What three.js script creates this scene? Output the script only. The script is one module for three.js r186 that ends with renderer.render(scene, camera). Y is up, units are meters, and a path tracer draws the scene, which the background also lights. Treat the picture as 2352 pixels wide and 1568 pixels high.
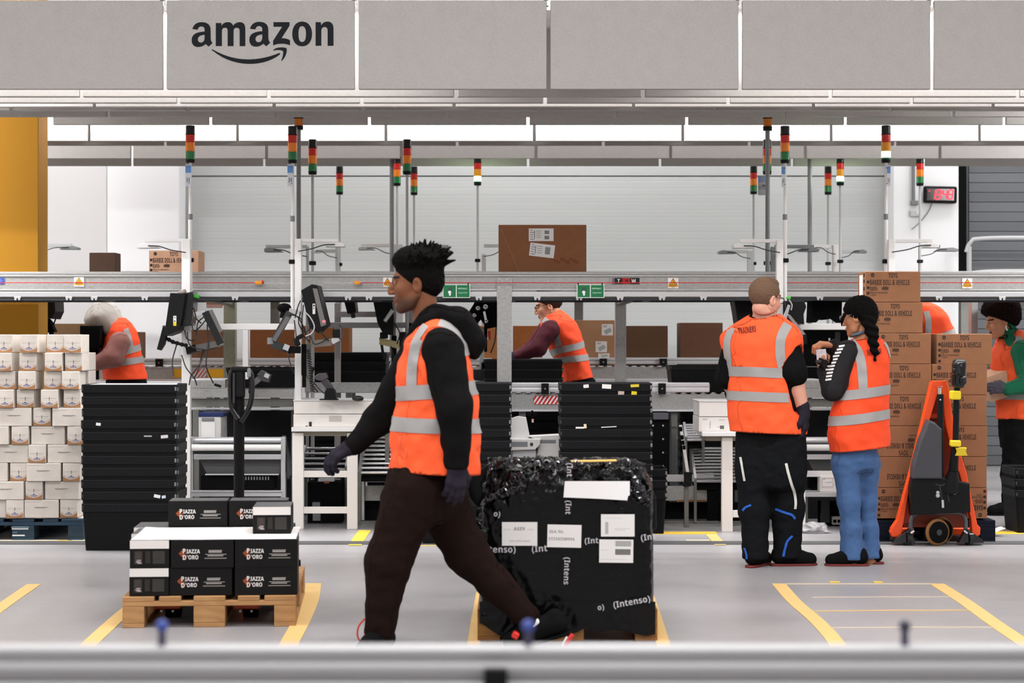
import * as THREE from 'three';
import { mergeGeometries } from 'three/addons/utils/BufferGeometryUtils.js';
import { RoundedBoxGeometry } from 'three/addons/geometries/RoundedBoxGeometry.js';
import { ImprovedNoise } from 'three/addons/math/ImprovedNoise.js';
import { RectAreaLightUniformsLib } from 'three/addons/lights/RectAreaLightUniformsLib.js';

// ---------------------------------------------------------------- camera, lights, exposure
const F = 4500, HY = 784, CX = 1176, EYE = 1.33;          // focal length and horizon of the 2352 x 1568 frame, eye height in metres
const scene = new THREE.Scene();
scene.background = new THREE.Color(0x000000);
const camera = new THREE.PerspectiveCamera(2 * Math.atan(784 / F) * 180 / Math.PI, 2352 / 1568, 0.1, 100);
camera.position.set(0, EYE, 0);
camera.lookAt(0, EYE, -10);
camera.focus = 12.6;
camera.userData.fStop = 3.8;
const renderer = new THREE.WebGLRenderer({ antialias: true });
renderer.toneMapping = THREE.LinearToneMapping;
renderer.toneMappingExposure = 1.0;
renderer.shadowMap.enabled = true;
RectAreaLightUniformsLib.init();
const HALL_LIGHT = 41, AISLE_LIGHT = 22, LINE_LIGHT = 210, LOW_LINE_LIGHT = 12;
const LAMP_COLOR = new THREE.Color(0.985, 0.98, 0.995);

function areaLight(x, y, z, w, h, intensity, tilt = Math.PI / 2) {       // tilt: 90 degrees faces straight down, 0 along -z
  const l = new THREE.RectAreaLight(LAMP_COLOR, intensity, w, h);
  l.position.set(x, y, z); l.rotation.x = -tilt; l.name = 'lamp_light';
  scene.add(l);
  return l;
}

// ---------------------------------------------------------------- helpers
const X = (px, d) => (px - CX) / F * d, Y = (py, d) => EYE + (HY - py) / F * d;
const Q = (px, py, d) => [X(px, d), Y(py, d), -d];
const GD = (py) => F * EYE / (py - HY);                                   // distance of a floor point seen at row py
let seedState = 1;
const seeded = (s) => { seedState = s >>> 0; };
const rnd = () => { seedState = (seedState + 0x6d2b79f5) | 0; let t = Math.imul(seedState ^ (seedState >>> 15), 1 | seedState); t = (t + Math.imul(t ^ (t >>> 7), 61 | t)) ^ t; return ((t ^ (t >>> 14)) >>> 0) / 4294967296; };
const rr = (a, b) => a + (b - a) * rnd();
const perlin = new ImprovedNoise(), N3 = (x, y, z) => perlin.noise(x, y, z);
const ORD = ['topmost', 'second', 'third', 'fourth', 'fifth', 'sixth', 'seventh', 'eighth', 'ninth', 'tenth', 'eleventh', 'twelfth', 'thirteenth'];
const counts = {};
function numbered(name) {
  const n = counts[name] = (counts[name] ?? -1) + 1;
  return n ? name + '_' + String(n).padStart(3, '0') : name;
}
function tag(o, label, category, group, kind) {
  if (label) o.userData.label = label;
  if (category) o.userData.category = category;
  if (group) o.userData.group = group;
  if (kind) o.userData.kind = kind;
  return o;
}
function thing(name, [x, y, z], label, category, group, turn = 0) {
  const o = new THREE.Group();
  o.name = numbered(name); o.position.set(x, y, z); o.rotation.y = turn;
  scene.add(o);
  return tag(o, label, category, group);
}
function add(name, geometry, material, parent) {
  const m = new THREE.Mesh(geometry, material);
  m.castShadow = m.receiveShadow = true;
  if (parent && parent !== scene) { m.name = name; parent.add(m); } else { m.name = numbered(name); scene.add(m); }
  return m;
}
const struct = (name, geometry, material, parent) => { const m = add(name, geometry, material, parent); if (!parent) m.userData.kind = 'structure'; return m; };
function copyOf(o, [x, y, z], label, turn = o.rotation.y, group = o.userData.group) {
  const c = o.clone();
  c.name = numbered(o.name.replace(/_\d{3}$/, '')); c.position.set(x, y, z); c.rotation.y = turn;
  c.userData = { ...o.userData };
  tag(c, label, null, group);
  scene.add(c);
  return c;
}
// box mapping: uv in metres from the position and the main direction of the normal
function metreUV(g) {
  const p = g.attributes.position, n = g.attributes.normal, uv = new Float32Array(p.count * 2);
  for (let i = 0; i < p.count; i++) {
    const ax = Math.abs(n.getX(i)), ay = Math.abs(n.getY(i)), az = Math.abs(n.getZ(i));
    const u = ax > ay && ax > az ? p.getZ(i) : p.getX(i), v = ay > ax && ay >= az ? p.getZ(i) : p.getY(i);
    uv[i * 2] = u; uv[i * 2 + 1] = v;
  }
  g.setAttribute('uv', new THREE.BufferAttribute(uv, 2));
  return g;
}
const M4 = new THREE.Matrix4(), V = (a) => new THREE.Vector3(...a);
class MB {
  constructor() { this.list = []; }
  put(g, pos = [0, 0, 0], rot = [0, 0, 0], order = 'XYZ') {
    g = g.index ? g.toNonIndexed() : g.clone();
    for (const k of Object.keys(g.attributes)) if (!['position', 'normal'].includes(k)) g.deleteAttribute(k);
    M4.makeRotationFromEuler(new THREE.Euler(rot[0], rot[1], rot[2], order)).setPosition(...pos);
    g.applyMatrix4(M4);
    this.list.push(g);
    return this;
  }
  box(w, h, d, pos, rot) { return this.put(new THREE.BoxGeometry(w, h, d), pos, rot); }
  rbox(w, h, d, r, pos, rot, seg = 2) { return this.put(new RoundedBoxGeometry(w, h, d, seg, Math.min(r, w / 2.01, h / 2.01, d / 2.01)), pos, rot); }
  cyl(r0, r1, h, pos, rot, seg = 20) { return this.put(new THREE.CylinderGeometry(r1, r0, h, seg), pos, rot); }
  sph(r, pos, scale = [1, 1, 1], seg = 16) { return this.put(new THREE.SphereGeometry(r, seg, Math.ceil(seg * 0.7)).scale(...scale), pos); }
  tube(pts, r, seg = 8, curveSeg) { return this.put(new THREE.TubeGeometry(new THREE.CatmullRomCurve3(pts.map(V), false, 'centripetal'), curveSeg ?? Math.max(6, pts.length * 5), r, seg)); }
  bar(a, b, w, h) {                                                        // a square bar from a to b
    const va = V(a), vb = V(b), len = va.distanceTo(vb), g = new THREE.BoxGeometry(w, h ?? w, len).toNonIndexed();
    g.deleteAttribute('uv');
    const q = new THREE.Quaternion().setFromUnitVectors(new THREE.Vector3(0, 0, 1), vb.clone().sub(va).normalize());
    const m = new THREE.Matrix4();
    const dir = vb.clone().sub(va).normalize();
    if (Math.abs(dir.y) < 0.999) { const side = new THREE.Vector3(0, 1, 0).cross(dir).normalize(), up = dir.clone().cross(side); m.makeBasis(side, up, dir); } else m.makeRotationFromQuaternion(q);
    m.setPosition(va.add(vb).multiplyScalar(0.5));
    g.applyMatrix4(m); this.list.push(g);
    return this;
  }
  rod(a, b, r0, r1 = r0, seg = 14) {
    const va = V(a), vb = V(b), g = new THREE.CylinderGeometry(r1, r0, va.distanceTo(vb), seg).toNonIndexed();
    g.deleteAttribute('uv');
    g.applyQuaternion(new THREE.Quaternion().setFromUnitVectors(new THREE.Vector3(0, 1, 0), vb.clone().sub(va).normalize()));
    g.translate(...va.add(vb).multiplyScalar(0.5).toArray());
    this.list.push(g);
    return this;
  }
  extrude(shape, depth, pos, rot, bevel = 0, curveSegments = 12) {
    return this.put(new THREE.ExtrudeGeometry(shape, { depth, bevelEnabled: bevel > 0, bevelSize: bevel, bevelThickness: bevel, bevelSegments: 2, curveSegments }), pos, rot);
  }
  geo() { return metreUV(mergeGeometries(this.list)); }
  build(name, material, parent) { return add(name, this.geo(), material, parent); }
}
const poly = (pts) => { const s = new THREE.Shape(); pts.forEach(([x, y], i) => (i ? s.lineTo(x, y) : s.moveTo(x, y))); s.closePath(); return s; };
function rrShape(w, h, r) { const s = new THREE.Shape(), a = w / 2, b = h / 2; s.moveTo(-a + r, -b); s.lineTo(a - r, -b); s.quadraticCurveTo(a, -b, a, -b + r); s.lineTo(a, b - r); s.quadraticCurveTo(a, b, a - r, b); s.lineTo(-a + r, b); s.quadraticCurveTo(-a, b, -a, b - r); s.lineTo(-a, -b + r); s.quadraticCurveTo(-a, -b, -a + r, -b); return s; }
// rounded rectangles joined ring by ring: [width, depth, corner radius, height]
function loft(rings, seg = 4, closeStart = true, closeEnd = true) {
  const pos = [], idx = [], n = 4 * (seg + 1);
  for (const [w, d, r, y] of rings) for (let c = 0; c < 4; c++) for (let k = 0; k <= seg; k++) {
    const a = (c + k / seg) * Math.PI / 2, sx = c === 0 || c === 3 ? 1 : -1, sz = c < 2 ? 1 : -1;
    pos.push(sx * (w / 2 - r) + r * Math.cos(a), y, sz * (d / 2 - r) + r * Math.sin(a));
  }
  for (let i = 0; i + 1 < rings.length; i++) for (let j = 0; j < n; j++) { const a = i * n + j, b = i * n + (j + 1) % n; idx.push(a, a + n, b, b, a + n, b + n); }
  const cap = (i, flip) => { const c = pos.length / 3; pos.push(0, rings[i][3], 0); for (let j = 0; j < n; j++) { const a = i * n + j, b = i * n + (j + 1) % n; flip ? idx.push(c, b, a) : idx.push(c, a, b); } };
  if (closeStart) cap(0, false);
  if (closeEnd) cap(rings.length - 1, true);
  const g = new THREE.BufferGeometry();
  g.setAttribute('position', new THREE.Float32BufferAttribute(pos, 3)); g.setIndex(idx);
  const h = g.toNonIndexed(); h.computeVertexNormals();
  return h;
}

// ---------------------------------------------------------------- textures and materials
function canvasTex(w, h, draw, srgb = true) {
  const c = document.createElement('canvas'); c.width = w; c.height = h;
  draw(c.getContext('2d'), w, h);
  const t = new THREE.CanvasTexture(c);
  if (srgb) t.colorSpace = THREE.SRGBColorSpace;
  t.wrapS = t.wrapT = THREE.ClampToEdgeWrapping;
  return t;
}
function noiseTex(size, fn, repeat, srgb = true) {                        // fn(u, v) -> [r, g, b] 0..255 ; repeats every 1/repeat metres
  const data = new Uint8Array(size * size * 4);
  for (let y = 0; y < size; y++) for (let x = 0; x < size; x++) { const [r, g, b] = fn(x / size, y / size), i = (y * size + x) * 4; data[i] = r; data[i + 1] = g; data[i + 2] = b; data[i + 3] = 255; }
  const t = new THREE.DataTexture(data, size, size);
  t.magFilter = THREE.LinearFilter; t.minFilter = THREE.LinearFilter; t.wrapS = t.wrapT = THREE.RepeatWrapping; t.repeat.set(repeat, repeat);
  if (srgb) t.colorSpace = THREE.SRGBColorSpace;
  t.needsUpdate = true;
  return t;
}
// noise that tiles over one unit
function tile(u, v, f, oct = 4, z = 0) {
  let s = 0, a = 0.5;
  for (let o = 0; o < oct; o++, f *= 2, a *= 0.5) {
    const n = (x, y) => N3(x * f, y * f, z + o * 7.3);
    s += a * (n(u, v) * (1 - u) * (1 - v) + n(u - 1, v) * u * (1 - v) + n(u, v - 1) * (1 - u) * v + n(u - 1, v - 1) * u * v) * 1.6;
  }
  return s;
}
const clamp8 = (x) => Math.max(0, Math.min(255, x));
const grey = (mid, amp, tint = [0, 0, 0]) => (n) => tint.map((t) => clamp8(mid + amp * n + t));
seeded(5);
const floorTex = noiseTex(512, (u, v) => { const n = tile(u, v, 4, 6), streak = tile(u * 0.999, v, 2, 3, 40), f = rr(-3, 3); return grey(190, 26, [2, -1, -1])(n * 0.7 + streak * 0.9).map((c) => clamp8(c + f)); }, 0.22);
const floorRough = noiseTex(256, (u, v) => grey(98, 46)(tile(u, v, 5, 4, 9)), 0.31, false);
const cardTex = noiseTex(256, (u, v) => { const n = tile(u, v, 6, 4, 3), f = rr(-7, 7); return [clamp8(236 + 14 * n + f), clamp8(232 + 15 * n + f), clamp8(228 + 16 * n + f)]; }, 2.5);
const zincTex = noiseTex(256, (u, v) => { const n = tile(u, v, 16, 4, 5), f = rr(-12, 12); return grey(228, 26)(n).map((c) => clamp8(c + f)); }, 3);
const woodTex = noiseTex(256, (u, v) => { const n = tile(u, v * 0.2, 3, 3, 2) + 0.5 * Math.sin((v + 0.3 * tile(u, v, 2, 2, 8)) * 60), f = rr(-8, 8); return [clamp8(232 + 18 * n + f), clamp8(224 + 20 * n + f), clamp8(212 + 24 * n + f)]; }, 1.6);
const feltTex = noiseTex(256, (u, v) => { const f = rr(-12, 12), n = tile(u, v, 6, 3, 21) * 6; return [clamp8(236 + f + n), clamp8(234 + f + n), clamp8(231 + f + n)]; }, 1.7);
const clothBump = noiseTex(128, (u, v) => { const f = rr(0, 120); return [f + 60, f + 60, f + 60]; }, 22, false);
const ribBump = noiseTex(128, (u, v) => { const a = (v * 8) % 1, h = a < 0.12 ? a / 0.12 : a > 0.88 ? (1 - a) / 0.12 : 1; return [h * 255, h * 255, h * 255]; }, 1.6, false);

function mat(color, rough = 0.7, metal = 0, more = {}) {
  const c = new THREE.Color(color), dark = Math.max(c.r, c.g, c.b) < 0.05 && rough >= 0.45 && !metal;   // dark cloth and matt plastic keep little sheen
  return dark ? new THREE.MeshPhysicalMaterial({ color, roughness: rough, specularIntensity: rough > 0.7 ? 0.12 : 0.3, ...more }) : new THREE.MeshStandardMaterial({ color, roughness: rough, metalness: metal, ...more });
}
const MT = {
  white: mat(0xe4e2e0, 0.5), whiteWarm: mat(0xe6e0da, 0.55), whiteDull: mat(0xcfcdca, 0.6), black: mat(0x131314, 0.5), blackMatt: mat(0x101011, 0.85), blackGloss: mat(0x0e0e10, 0.22),
  tote: mat(0x0c0c0d, 0.6), toteRim: mat(0x141416, 0.5), darkGrey: mat(0x3a3b3d, 0.6), midGrey: mat(0x77787a, 0.55), lightGrey: mat(0xb4b4b4, 0.5),
  zinc: mat(0xb9b9b6, 0.45, 0.45, { map: zincTex }), zincDark: mat(0x85857f, 0.5, 0.4, { map: zincTex }), alu: mat(0xcfcfd0, 0.32, 0.7), aluBright: mat(0xe6e6e8, 0.3, 0.5), steel: mat(0xd6d7da, 0.22, 0.9),
  card: mat(0x8f6140, 0.85, 0, { map: cardTex }), cardDark: mat(0x7d563a, 0.85, 0, { map: cardTex }), cardPale: mat(0xe0b294, 0.85, 0, { map: cardTex }), cardOrange: mat(0xb0743f, 0.85, 0, { map: cardTex }),
  whiteCard: mat(0xdcd6cf, 0.8, 0, { map: cardTex }), wood: mat(0xbd9263, 0.8, 0, { map: woodTex }), woodDark: mat(0x9d7040, 0.8, 0, { map: woodTex }), woodBlue: mat(0x1e3a4e, 0.75, 0, { map: woodTex }), woodNavy: mat(0x1c2130, 0.75, 0, { map: woodTex }),
  orangePaint: mat(0xe2480f, 0.35, 0.0), yellow: mat(0xe8cc1a, 0.5), yellowPaint: mat(0xaa7600, 0.8), tape: mat(0xe3bd78, 0.6), tapePale: mat(0xdccbb0, 0.65), tapeYellow: mat(0xecc23c, 0.6),
  red: mat(0xc01a18, 0.5), redLens: mat(0xc81c12, 0.25), amberLens: mat(0xee8010, 0.25), greenLens: mat(0x12743a, 0.25), amberCap: mat(0xb8630a, 0.3), green: mat(0x1d7a46, 0.5), blue: mat(0x2a4fa8, 0.5), paper: mat(0xeeecea, 0.8), paperDull: mat(0xd8d4ce, 0.8),
  felt: mat(0xb4b1af, 0.95, 0, { map: feltTex }), glow: mat(0xffffff, 0.5, 0, { emissive: 0xfffaf7, emissiveIntensity: 3.2 }), greenGlow: mat(0xd8ffd8, 0.4, 0, { emissive: 0xeaffe2, emissiveIntensity: 1.6 }),
  wall: mat(0xe6e5e3, 0.75), wallPanel: mat(0xcccecd, 0.6, 0, { bumpMap: ribBump, bumpScale: 0.0007 }), glass: new THREE.MeshPhysicalMaterial({ color: 0xffffff, roughness: 0.08, transmission: 1, thickness: 0, ior: 1.4 }),
};
const decal = (tex, more = {}) => new THREE.MeshStandardMaterial({ map: tex, transparent: true, roughness: 0.8, ...more });
// a flat print w by h whose middle is at pos, facing +z (turn about y)
function print(name, tex, w, h, pos, parent, turn = 0, more = {}, lean = 0) {
  const m = add(name, new THREE.PlaneGeometry(w, h), tex.isMaterial ? tex : decal(tex, more), parent);
  m.position.set(...pos); m.rotation.set(lean, turn, 0, 'YXZ');
  return m;
}
// ---------------------------------------------------------------- figures: distance fields meshed with surface nets
const smin = (a, b, k) => { const h = Math.max(k - Math.abs(a - b), 0) / k; return Math.min(a, b) - h * h * k * 0.25; };
const smax = (a, b, k) => -smin(-a, -b, k);
function nets(f, lo, hi, cell, colorOf) {
  const n = [0, 1, 2].map((i) => Math.ceil((hi[i] - lo[i]) / cell) + 2), [nx, ny, nz] = n, sy = nx, sz = nx * ny;
  const val = new Float32Array(nx * ny * nz), B = 5;
  for (let k = 0; k < nz; k += B) for (let j = 0; j < ny; j += B) for (let i = 0; i < nx; i += B) {
    const c = f(lo[0] + (i + 2) * cell, lo[1] + (j + 2) * cell, lo[2] + (k + 2) * cell), far = Math.abs(c) > cell * 8;
    for (let z = k; z < Math.min(k + B, nz); z++) for (let y = j; y < Math.min(j + B, ny); y++) for (let x = i; x < Math.min(i + B, nx); x++)
      val[z * sz + y * sy + x] = far ? c : f(lo[0] + x * cell, lo[1] + y * cell, lo[2] + z * cell);
  }
  const id = new Int32Array(val.length).fill(-1), pos = [], idx = [];
  for (let z = 0; z + 1 < nz; z++) for (let y = 0; y + 1 < ny; y++) for (let x = 0; x + 1 < nx; x++) {
    const o = z * sz + y * sy + x;
    let mask = 0;
    for (let c = 0; c < 8; c++) if (val[o + (c & 1) + ((c >> 1) & 1) * sy + (c >> 2) * sz] < 0) mask |= 1 << c;
    if (mask === 0 || mask === 255) continue;
    let px = 0, py = 0, pz = 0, m = 0;
    for (let c = 0; c < 8; c++) for (const b of [1, 2, 4]) {
      if (c & b) continue;
      const e = c | b, a0 = (mask >> c) & 1, a1 = (mask >> e) & 1;
      if (a0 === a1) continue;
      const v0 = val[o + (c & 1) + ((c >> 1) & 1) * sy + (c >> 2) * sz], v1 = val[o + (e & 1) + ((e >> 1) & 1) * sy + (e >> 2) * sz], t = v0 / (v0 - v1);
      px += (c & 1) + (b === 1 ? t : 0); py += ((c >> 1) & 1) + (b === 2 ? t : 0); pz += (c >> 2) + (b === 4 ? t : 0); m++;
    }
    id[o] = pos.length / 3;
    pos.push(lo[0] + (x + px / m) * cell, lo[1] + (y + py / m) * cell, lo[2] + (z + pz / m) * cell);
  }
  const quad = (a, b, c, d, flip) => { if (a < 0 || b < 0 || c < 0 || d < 0) return; flip ? idx.push(a, c, b, a, d, c) : idx.push(a, b, c, a, c, d); };
  for (let z = 1; z + 1 < nz; z++) for (let y = 1; y + 1 < ny; y++) for (let x = 1; x + 1 < nx; x++) {
    const o = z * sz + y * sy + x, s = val[o] < 0;
    if (s !== val[o + 1] < 0) quad(id[o - sy - sz], id[o - sz], id[o], id[o - sy], !s);
    if (s !== val[o + sy] < 0) quad(id[o - 1 - sz], id[o - 1], id[o], id[o - sz], !s);
    if (s !== val[o + sz] < 0) quad(id[o - 1 - sy], id[o - sy], id[o], id[o - 1], !s);
  }
  const P = new Float32Array(pos), nor = new Float32Array(pos.length), e = cell * 0.6, col = colorOf ? new Float32Array(pos.length) : null;
  for (let i = 0; i < P.length; i += 3) {
    let gx, gy, gz;
    for (let pass = 0; pass < 2; pass++) {
      const x = P[i], y = P[i + 1], z = P[i + 2];
      gx = f(x + e, y, z) - f(x - e, y, z); gy = f(x, y + e, z) - f(x, y - e, z); gz = f(x, y, z + e) - f(x, y, z - e);
      const l = Math.hypot(gx, gy, gz) || 1; gx /= l; gy /= l; gz /= l;
      if (pass) break;
      const d = Math.max(-cell * 0.5, Math.min(cell * 0.5, f(x, y, z) * Math.min(1, (2 * e) / l))) * 0.8;
      P[i] -= gx * d; P[i + 1] -= gy * d; P[i + 2] -= gz * d;
    }
    nor[i] = gx; nor[i + 1] = gy; nor[i + 2] = gz;
    if (col) { const c = colorOf(P[i], P[i + 1], P[i + 2]); col[i] = c[0]; col[i + 1] = c[1]; col[i + 2] = c[2]; }
  }
  const g = new THREE.BufferGeometry();
  g.setAttribute('position', new THREE.BufferAttribute(P, 3)); g.setAttribute('normal', new THREE.BufferAttribute(nor, 3));
  if (col) g.setAttribute('color', new THREE.BufferAttribute(col, 3));
  g.setIndex(idx);
  return metreUV(g);
}
// distance to a tapered capsule
function capsule(a, b, ra, rb = ra) {
  const [ax, ay, az] = a, dx = b[0] - ax, dy = b[1] - ay, dz = b[2] - az, l2 = dx * dx + dy * dy + dz * dz || 1e-9;
  return (x, y, z) => { x -= ax; y -= ay; z -= az; const t = Math.max(0, Math.min(1, (x * dx + y * dy + z * dz) / l2)); x -= dx * t; y -= dy * t; z -= dz * t; return Math.sqrt(x * x + y * y + z * z) - ra - (rb - ra) * t; };
}
const chain = (pts, rs, k = 0.02) => { const c = pts.slice(1).map((p, i) => capsule(pts[i], p, rs[i], rs[i + 1])); return (x, y, z) => { let d = c[0](x, y, z); for (let i = 1; i < c.length; i++) d = smin(d, c[i](x, y, z), k); return d; }; };
function ellipsoid([cx, cy, cz], [rx, ry, rz], yaw = 0, pitch = 0) {
  const c = Math.cos(yaw), s = Math.sin(yaw), cp = Math.cos(pitch), sp = Math.sin(pitch);
  return (x, y, z) => {
    x -= cx; y -= cy; z -= cz;
    const u = x * c - z * s; let w = x * s + z * c; const v = y * cp + w * sp; w = w * cp - y * sp;
    const k0 = Math.hypot(u / rx, v / ry, w / rz), k1 = Math.hypot(u / (rx * rx), v / (ry * ry), w / (rz * rz));
    return k1 < 1e-6 ? -Math.min(rx, ry, rz) : (k0 * (k0 - 1)) / k1;
  };
}
const union = (k, ...fs) => (x, y, z) => { let d = fs[0](x, y, z); for (let i = 1; i < fs.length; i++) d = smin(d, fs[i](x, y, z), k); return d; };
const inflate = (f, r) => (x, y, z) => f(x, y, z) - r;
const folded = (f, amp, fx = 9, fy = 14, seed = 0) => (x, y, z) => { const d = f(x, y, z); return Math.abs(d) > 0.08 ? d : d + amp * (N3(x * fx + seed, y * fy + 0.4 * Math.sin(x * 9), z * fx + seed) + 0.5 * N3(x * fx * 2.3, y * fy * 2.1 + seed, z * fx * 2.3)); };
// a trunk: rings [y, x, z, half width along the shoulders, half depth, yaw], lowest first
function trunk(rings, cap = 0.02) {
  const T = 96, y0 = rings[0][0], y1 = rings[rings.length - 1][0], tab = [];
  const at = (i) => rings[Math.max(0, Math.min(rings.length - 1, i))];
  for (let i = 0; i <= T; i++) {
    const y = y0 + ((y1 - y0) * i) / T;
    let k = 0; while (k + 2 < rings.length && rings[k + 1][0] < y) k++;
    const t = (y - rings[k][0]) / (rings[k + 1][0] - rings[k][0]), [a, b, c, d] = [at(k - 1), at(k), at(k + 1), at(k + 2)];
    tab.push([1, 2, 3, 4, 5].map((j) => b[j] + 0.5 * t * (c[j] - a[j] + t * (2 * a[j] - 5 * b[j] + 4 * c[j] - d[j] + t * (3 * (b[j] - c[j]) + d[j] - a[j])))));
  }
  const cs = tab.map((r) => [Math.cos(r[4]), Math.sin(r[4])]);
  return (x, y, z) => {
    const s = Math.max(0, Math.min(T - 1e-4, ((y - y0) / (y1 - y0)) * T)), i = Math.floor(s), t = s - i, A = tab[i], Bq = tab[i + 1], L = (j) => A[j] + (Bq[j] - A[j]) * t;
    const dx = x - L(0), dz = z - L(1), c = cs[i][0], sn = cs[i][1], u = dx * c - dz * sn, w = dx * sn + dz * c, a = Math.max(0.01, L(2)), b = Math.max(0.01, L(3));
    const k0 = Math.hypot(u / a, w / b), k1 = Math.hypot(u / (a * a), w / (b * b)), d = k1 < 1e-6 ? -Math.min(a, b) : (k0 * (k0 - 1)) / k1;
    return smax(d, Math.max(y0 - y, y - y1), cap);
  };
}
// frame of a head: yaw 0 looks at the camera, -90 degrees to the left of the picture, 180 away
function headFrame(c, yaw, pitch = 0, s = 1, roll = 0) {
  const m = new THREE.Matrix4().makeRotationFromEuler(new THREE.Euler(pitch, yaw, roll, 'YXZ')), q = m.clone().invert().elements;
  return {
    c, s, toLocal: (x, y, z) => { x = (x - c[0]) / s; y = (y - c[1]) / s; z = (z - c[2]) / s; return [q[0] * x + q[4] * y + q[8] * z, q[1] * x + q[5] * y + q[9] * z, q[2] * x + q[6] * y + q[10] * z]; },
    toWorld: (p) => new THREE.Vector3(...p).multiplyScalar(s).applyMatrix4(m).add(new THREE.Vector3(...c)).toArray(),
    field: (f) => function (x, y, z) { const p = this.toLocal(x, y, z); return f(p[0], p[1], p[2]) * s; },
  };
}
const inFrame = (H, f) => (x, y, z) => { const p = H.toLocal(x, y, z); return f(p[0], p[1], p[2]) * H.s; };
const cranium = ellipsoid([0, 0.036, -0.014], [0.074, 0.088, 0.096]);
const headShape = (() => {
  const face = ellipsoid([0, -0.028, 0.03], [0.06, 0.085, 0.062]), chin = ellipsoid([0, -0.098, 0.068], [0.022, 0.018, 0.02]);
  const jaw = [-1, 1].map((s) => chain([[s * 0.056, -0.05, -0.008], [s * 0.046, -0.082, 0.018], [s * 0.012, -0.1, 0.066]], [0.014, 0.015, 0.016]));
  const brow = capsule([-0.036, 0.032, 0.078], [0.036, 0.032, 0.078], 0.012), cheek = [-1, 1].map((s) => ellipsoid([s * 0.042, -0.022, 0.06], [0.02, 0.02, 0.02]));
  const nose = chain([[0, 0.02, 0.088], [0, -0.012, 0.105], [0, -0.03, 0.109]], [0.009, 0.0105, 0.0125], 0.01), wings = [-1, 1].map((s) => ellipsoid([s * 0.013, -0.034, 0.099], [0.009, 0.008, 0.011]));
  const lipU = chain([[-0.022, -0.066, 0.08], [0, -0.06, 0.092], [0.022, -0.066, 0.08]], [0.005, 0.0075, 0.005], 0.006), lipL = chain([[-0.02, -0.068, 0.08], [0, -0.074, 0.09], [0.02, -0.068, 0.08]], [0.005, 0.0078, 0.005], 0.006);
  const socket = [-1, 1].map((s) => ellipsoid([s * 0.031, 0.01, 0.098], [0.019, 0.014, 0.018])), eye = [-1, 1].map((s) => ellipsoid([s * 0.031, 0.009, 0.0765], [0.0125, 0.0115, 0.0125])), lid = [-1, 1].map((s) => chain([[s * 0.017, 0.014, 0.086], [s * 0.031, 0.02, 0.087], [s * 0.046, 0.013, 0.08]], [0.003, 0.004, 0.003], 0.003));
  const ear = [-1, 1].map((s) => ellipsoid([s * 0.076, -0.008, -0.014], [0.011, 0.033, 0.021], s * 0.35)), bowl = [-1, 1].map((s) => ellipsoid([s * 0.088, -0.006, -0.008], [0.009, 0.018, 0.011]));
  return (x, y, z) => {
    let d = smin(cranium(x, y, z), face(x, y, z), 0.03);
    for (const j of jaw) d = smin(d, j(x, y, z), 0.03);
    d = smin(d, chin(x, y, z), 0.02); d = smin(d, brow(x, y, z), 0.018);
    for (const c of cheek) d = smin(d, c(x, y, z), 0.025);
    if (d > 0.06) return d;
    d = smin(d, nose(x, y, z), 0.012);
    for (const i of [0, 1]) { d = smin(d, wings[i](x, y, z), 0.008); d = smax(d, -socket[i](x, y, z), 0.014); d = Math.min(d, eye[i](x, y, z)); d = smin(d, lid[i](x, y, z), 0.004); }
    d = smin(d, lipU(x, y, z), 0.006); d = smin(d, lipL(x, y, z), 0.006);
    for (const i of [0, 1]) d = smin(d, smax(ear[i](x, y, z), -bowl[i](x, y, z), 0.006), 0.008);
    return d;
  };
})();
const lin = (hex) => { const c = new THREE.Color(hex); return [c.r, c.g, c.b]; };
function headColor(skin, lip, brow, { beard = 0, beardColor = [0.02, 0.015, 0.012] } = {}) {
  return (x, y, z) => {
    for (const s of [-1, 1]) {
      const d = Math.hypot(x - s * 0.031, y - 0.009, z - 0.0765);
      if (d < 0.0138 && z > 0.084 && y < 0.0145 && y > 0.003) return Math.hypot(x - s * 0.031, y - 0.008) < 0.006 ? [0.02, 0.014, 0.01] : [0.34, 0.31, 0.29];
      if (Math.abs(x - s * 0.032) < 0.021 && Math.abs(y - 0.034 + Math.abs(Math.abs(x) - 0.03) * 0.2) < 0.0055 && z > 0.06) return brow;
    }
    if (Math.abs(x) < 0.022 && y < -0.057 && y > -0.082 && z > 0.088) return lip;
    if (beard && y < -0.045 && z > -0.02 && !(Math.abs(x) < 0.024 && y > -0.085 && y < -0.05 && z > 0.08)) { const w = beard * Math.min(1, (-0.045 - y) / 0.03); return skin.map((c, i) => c * (1 - w) + beardColor[i] * w); }
    return skin;
  };
}
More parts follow.
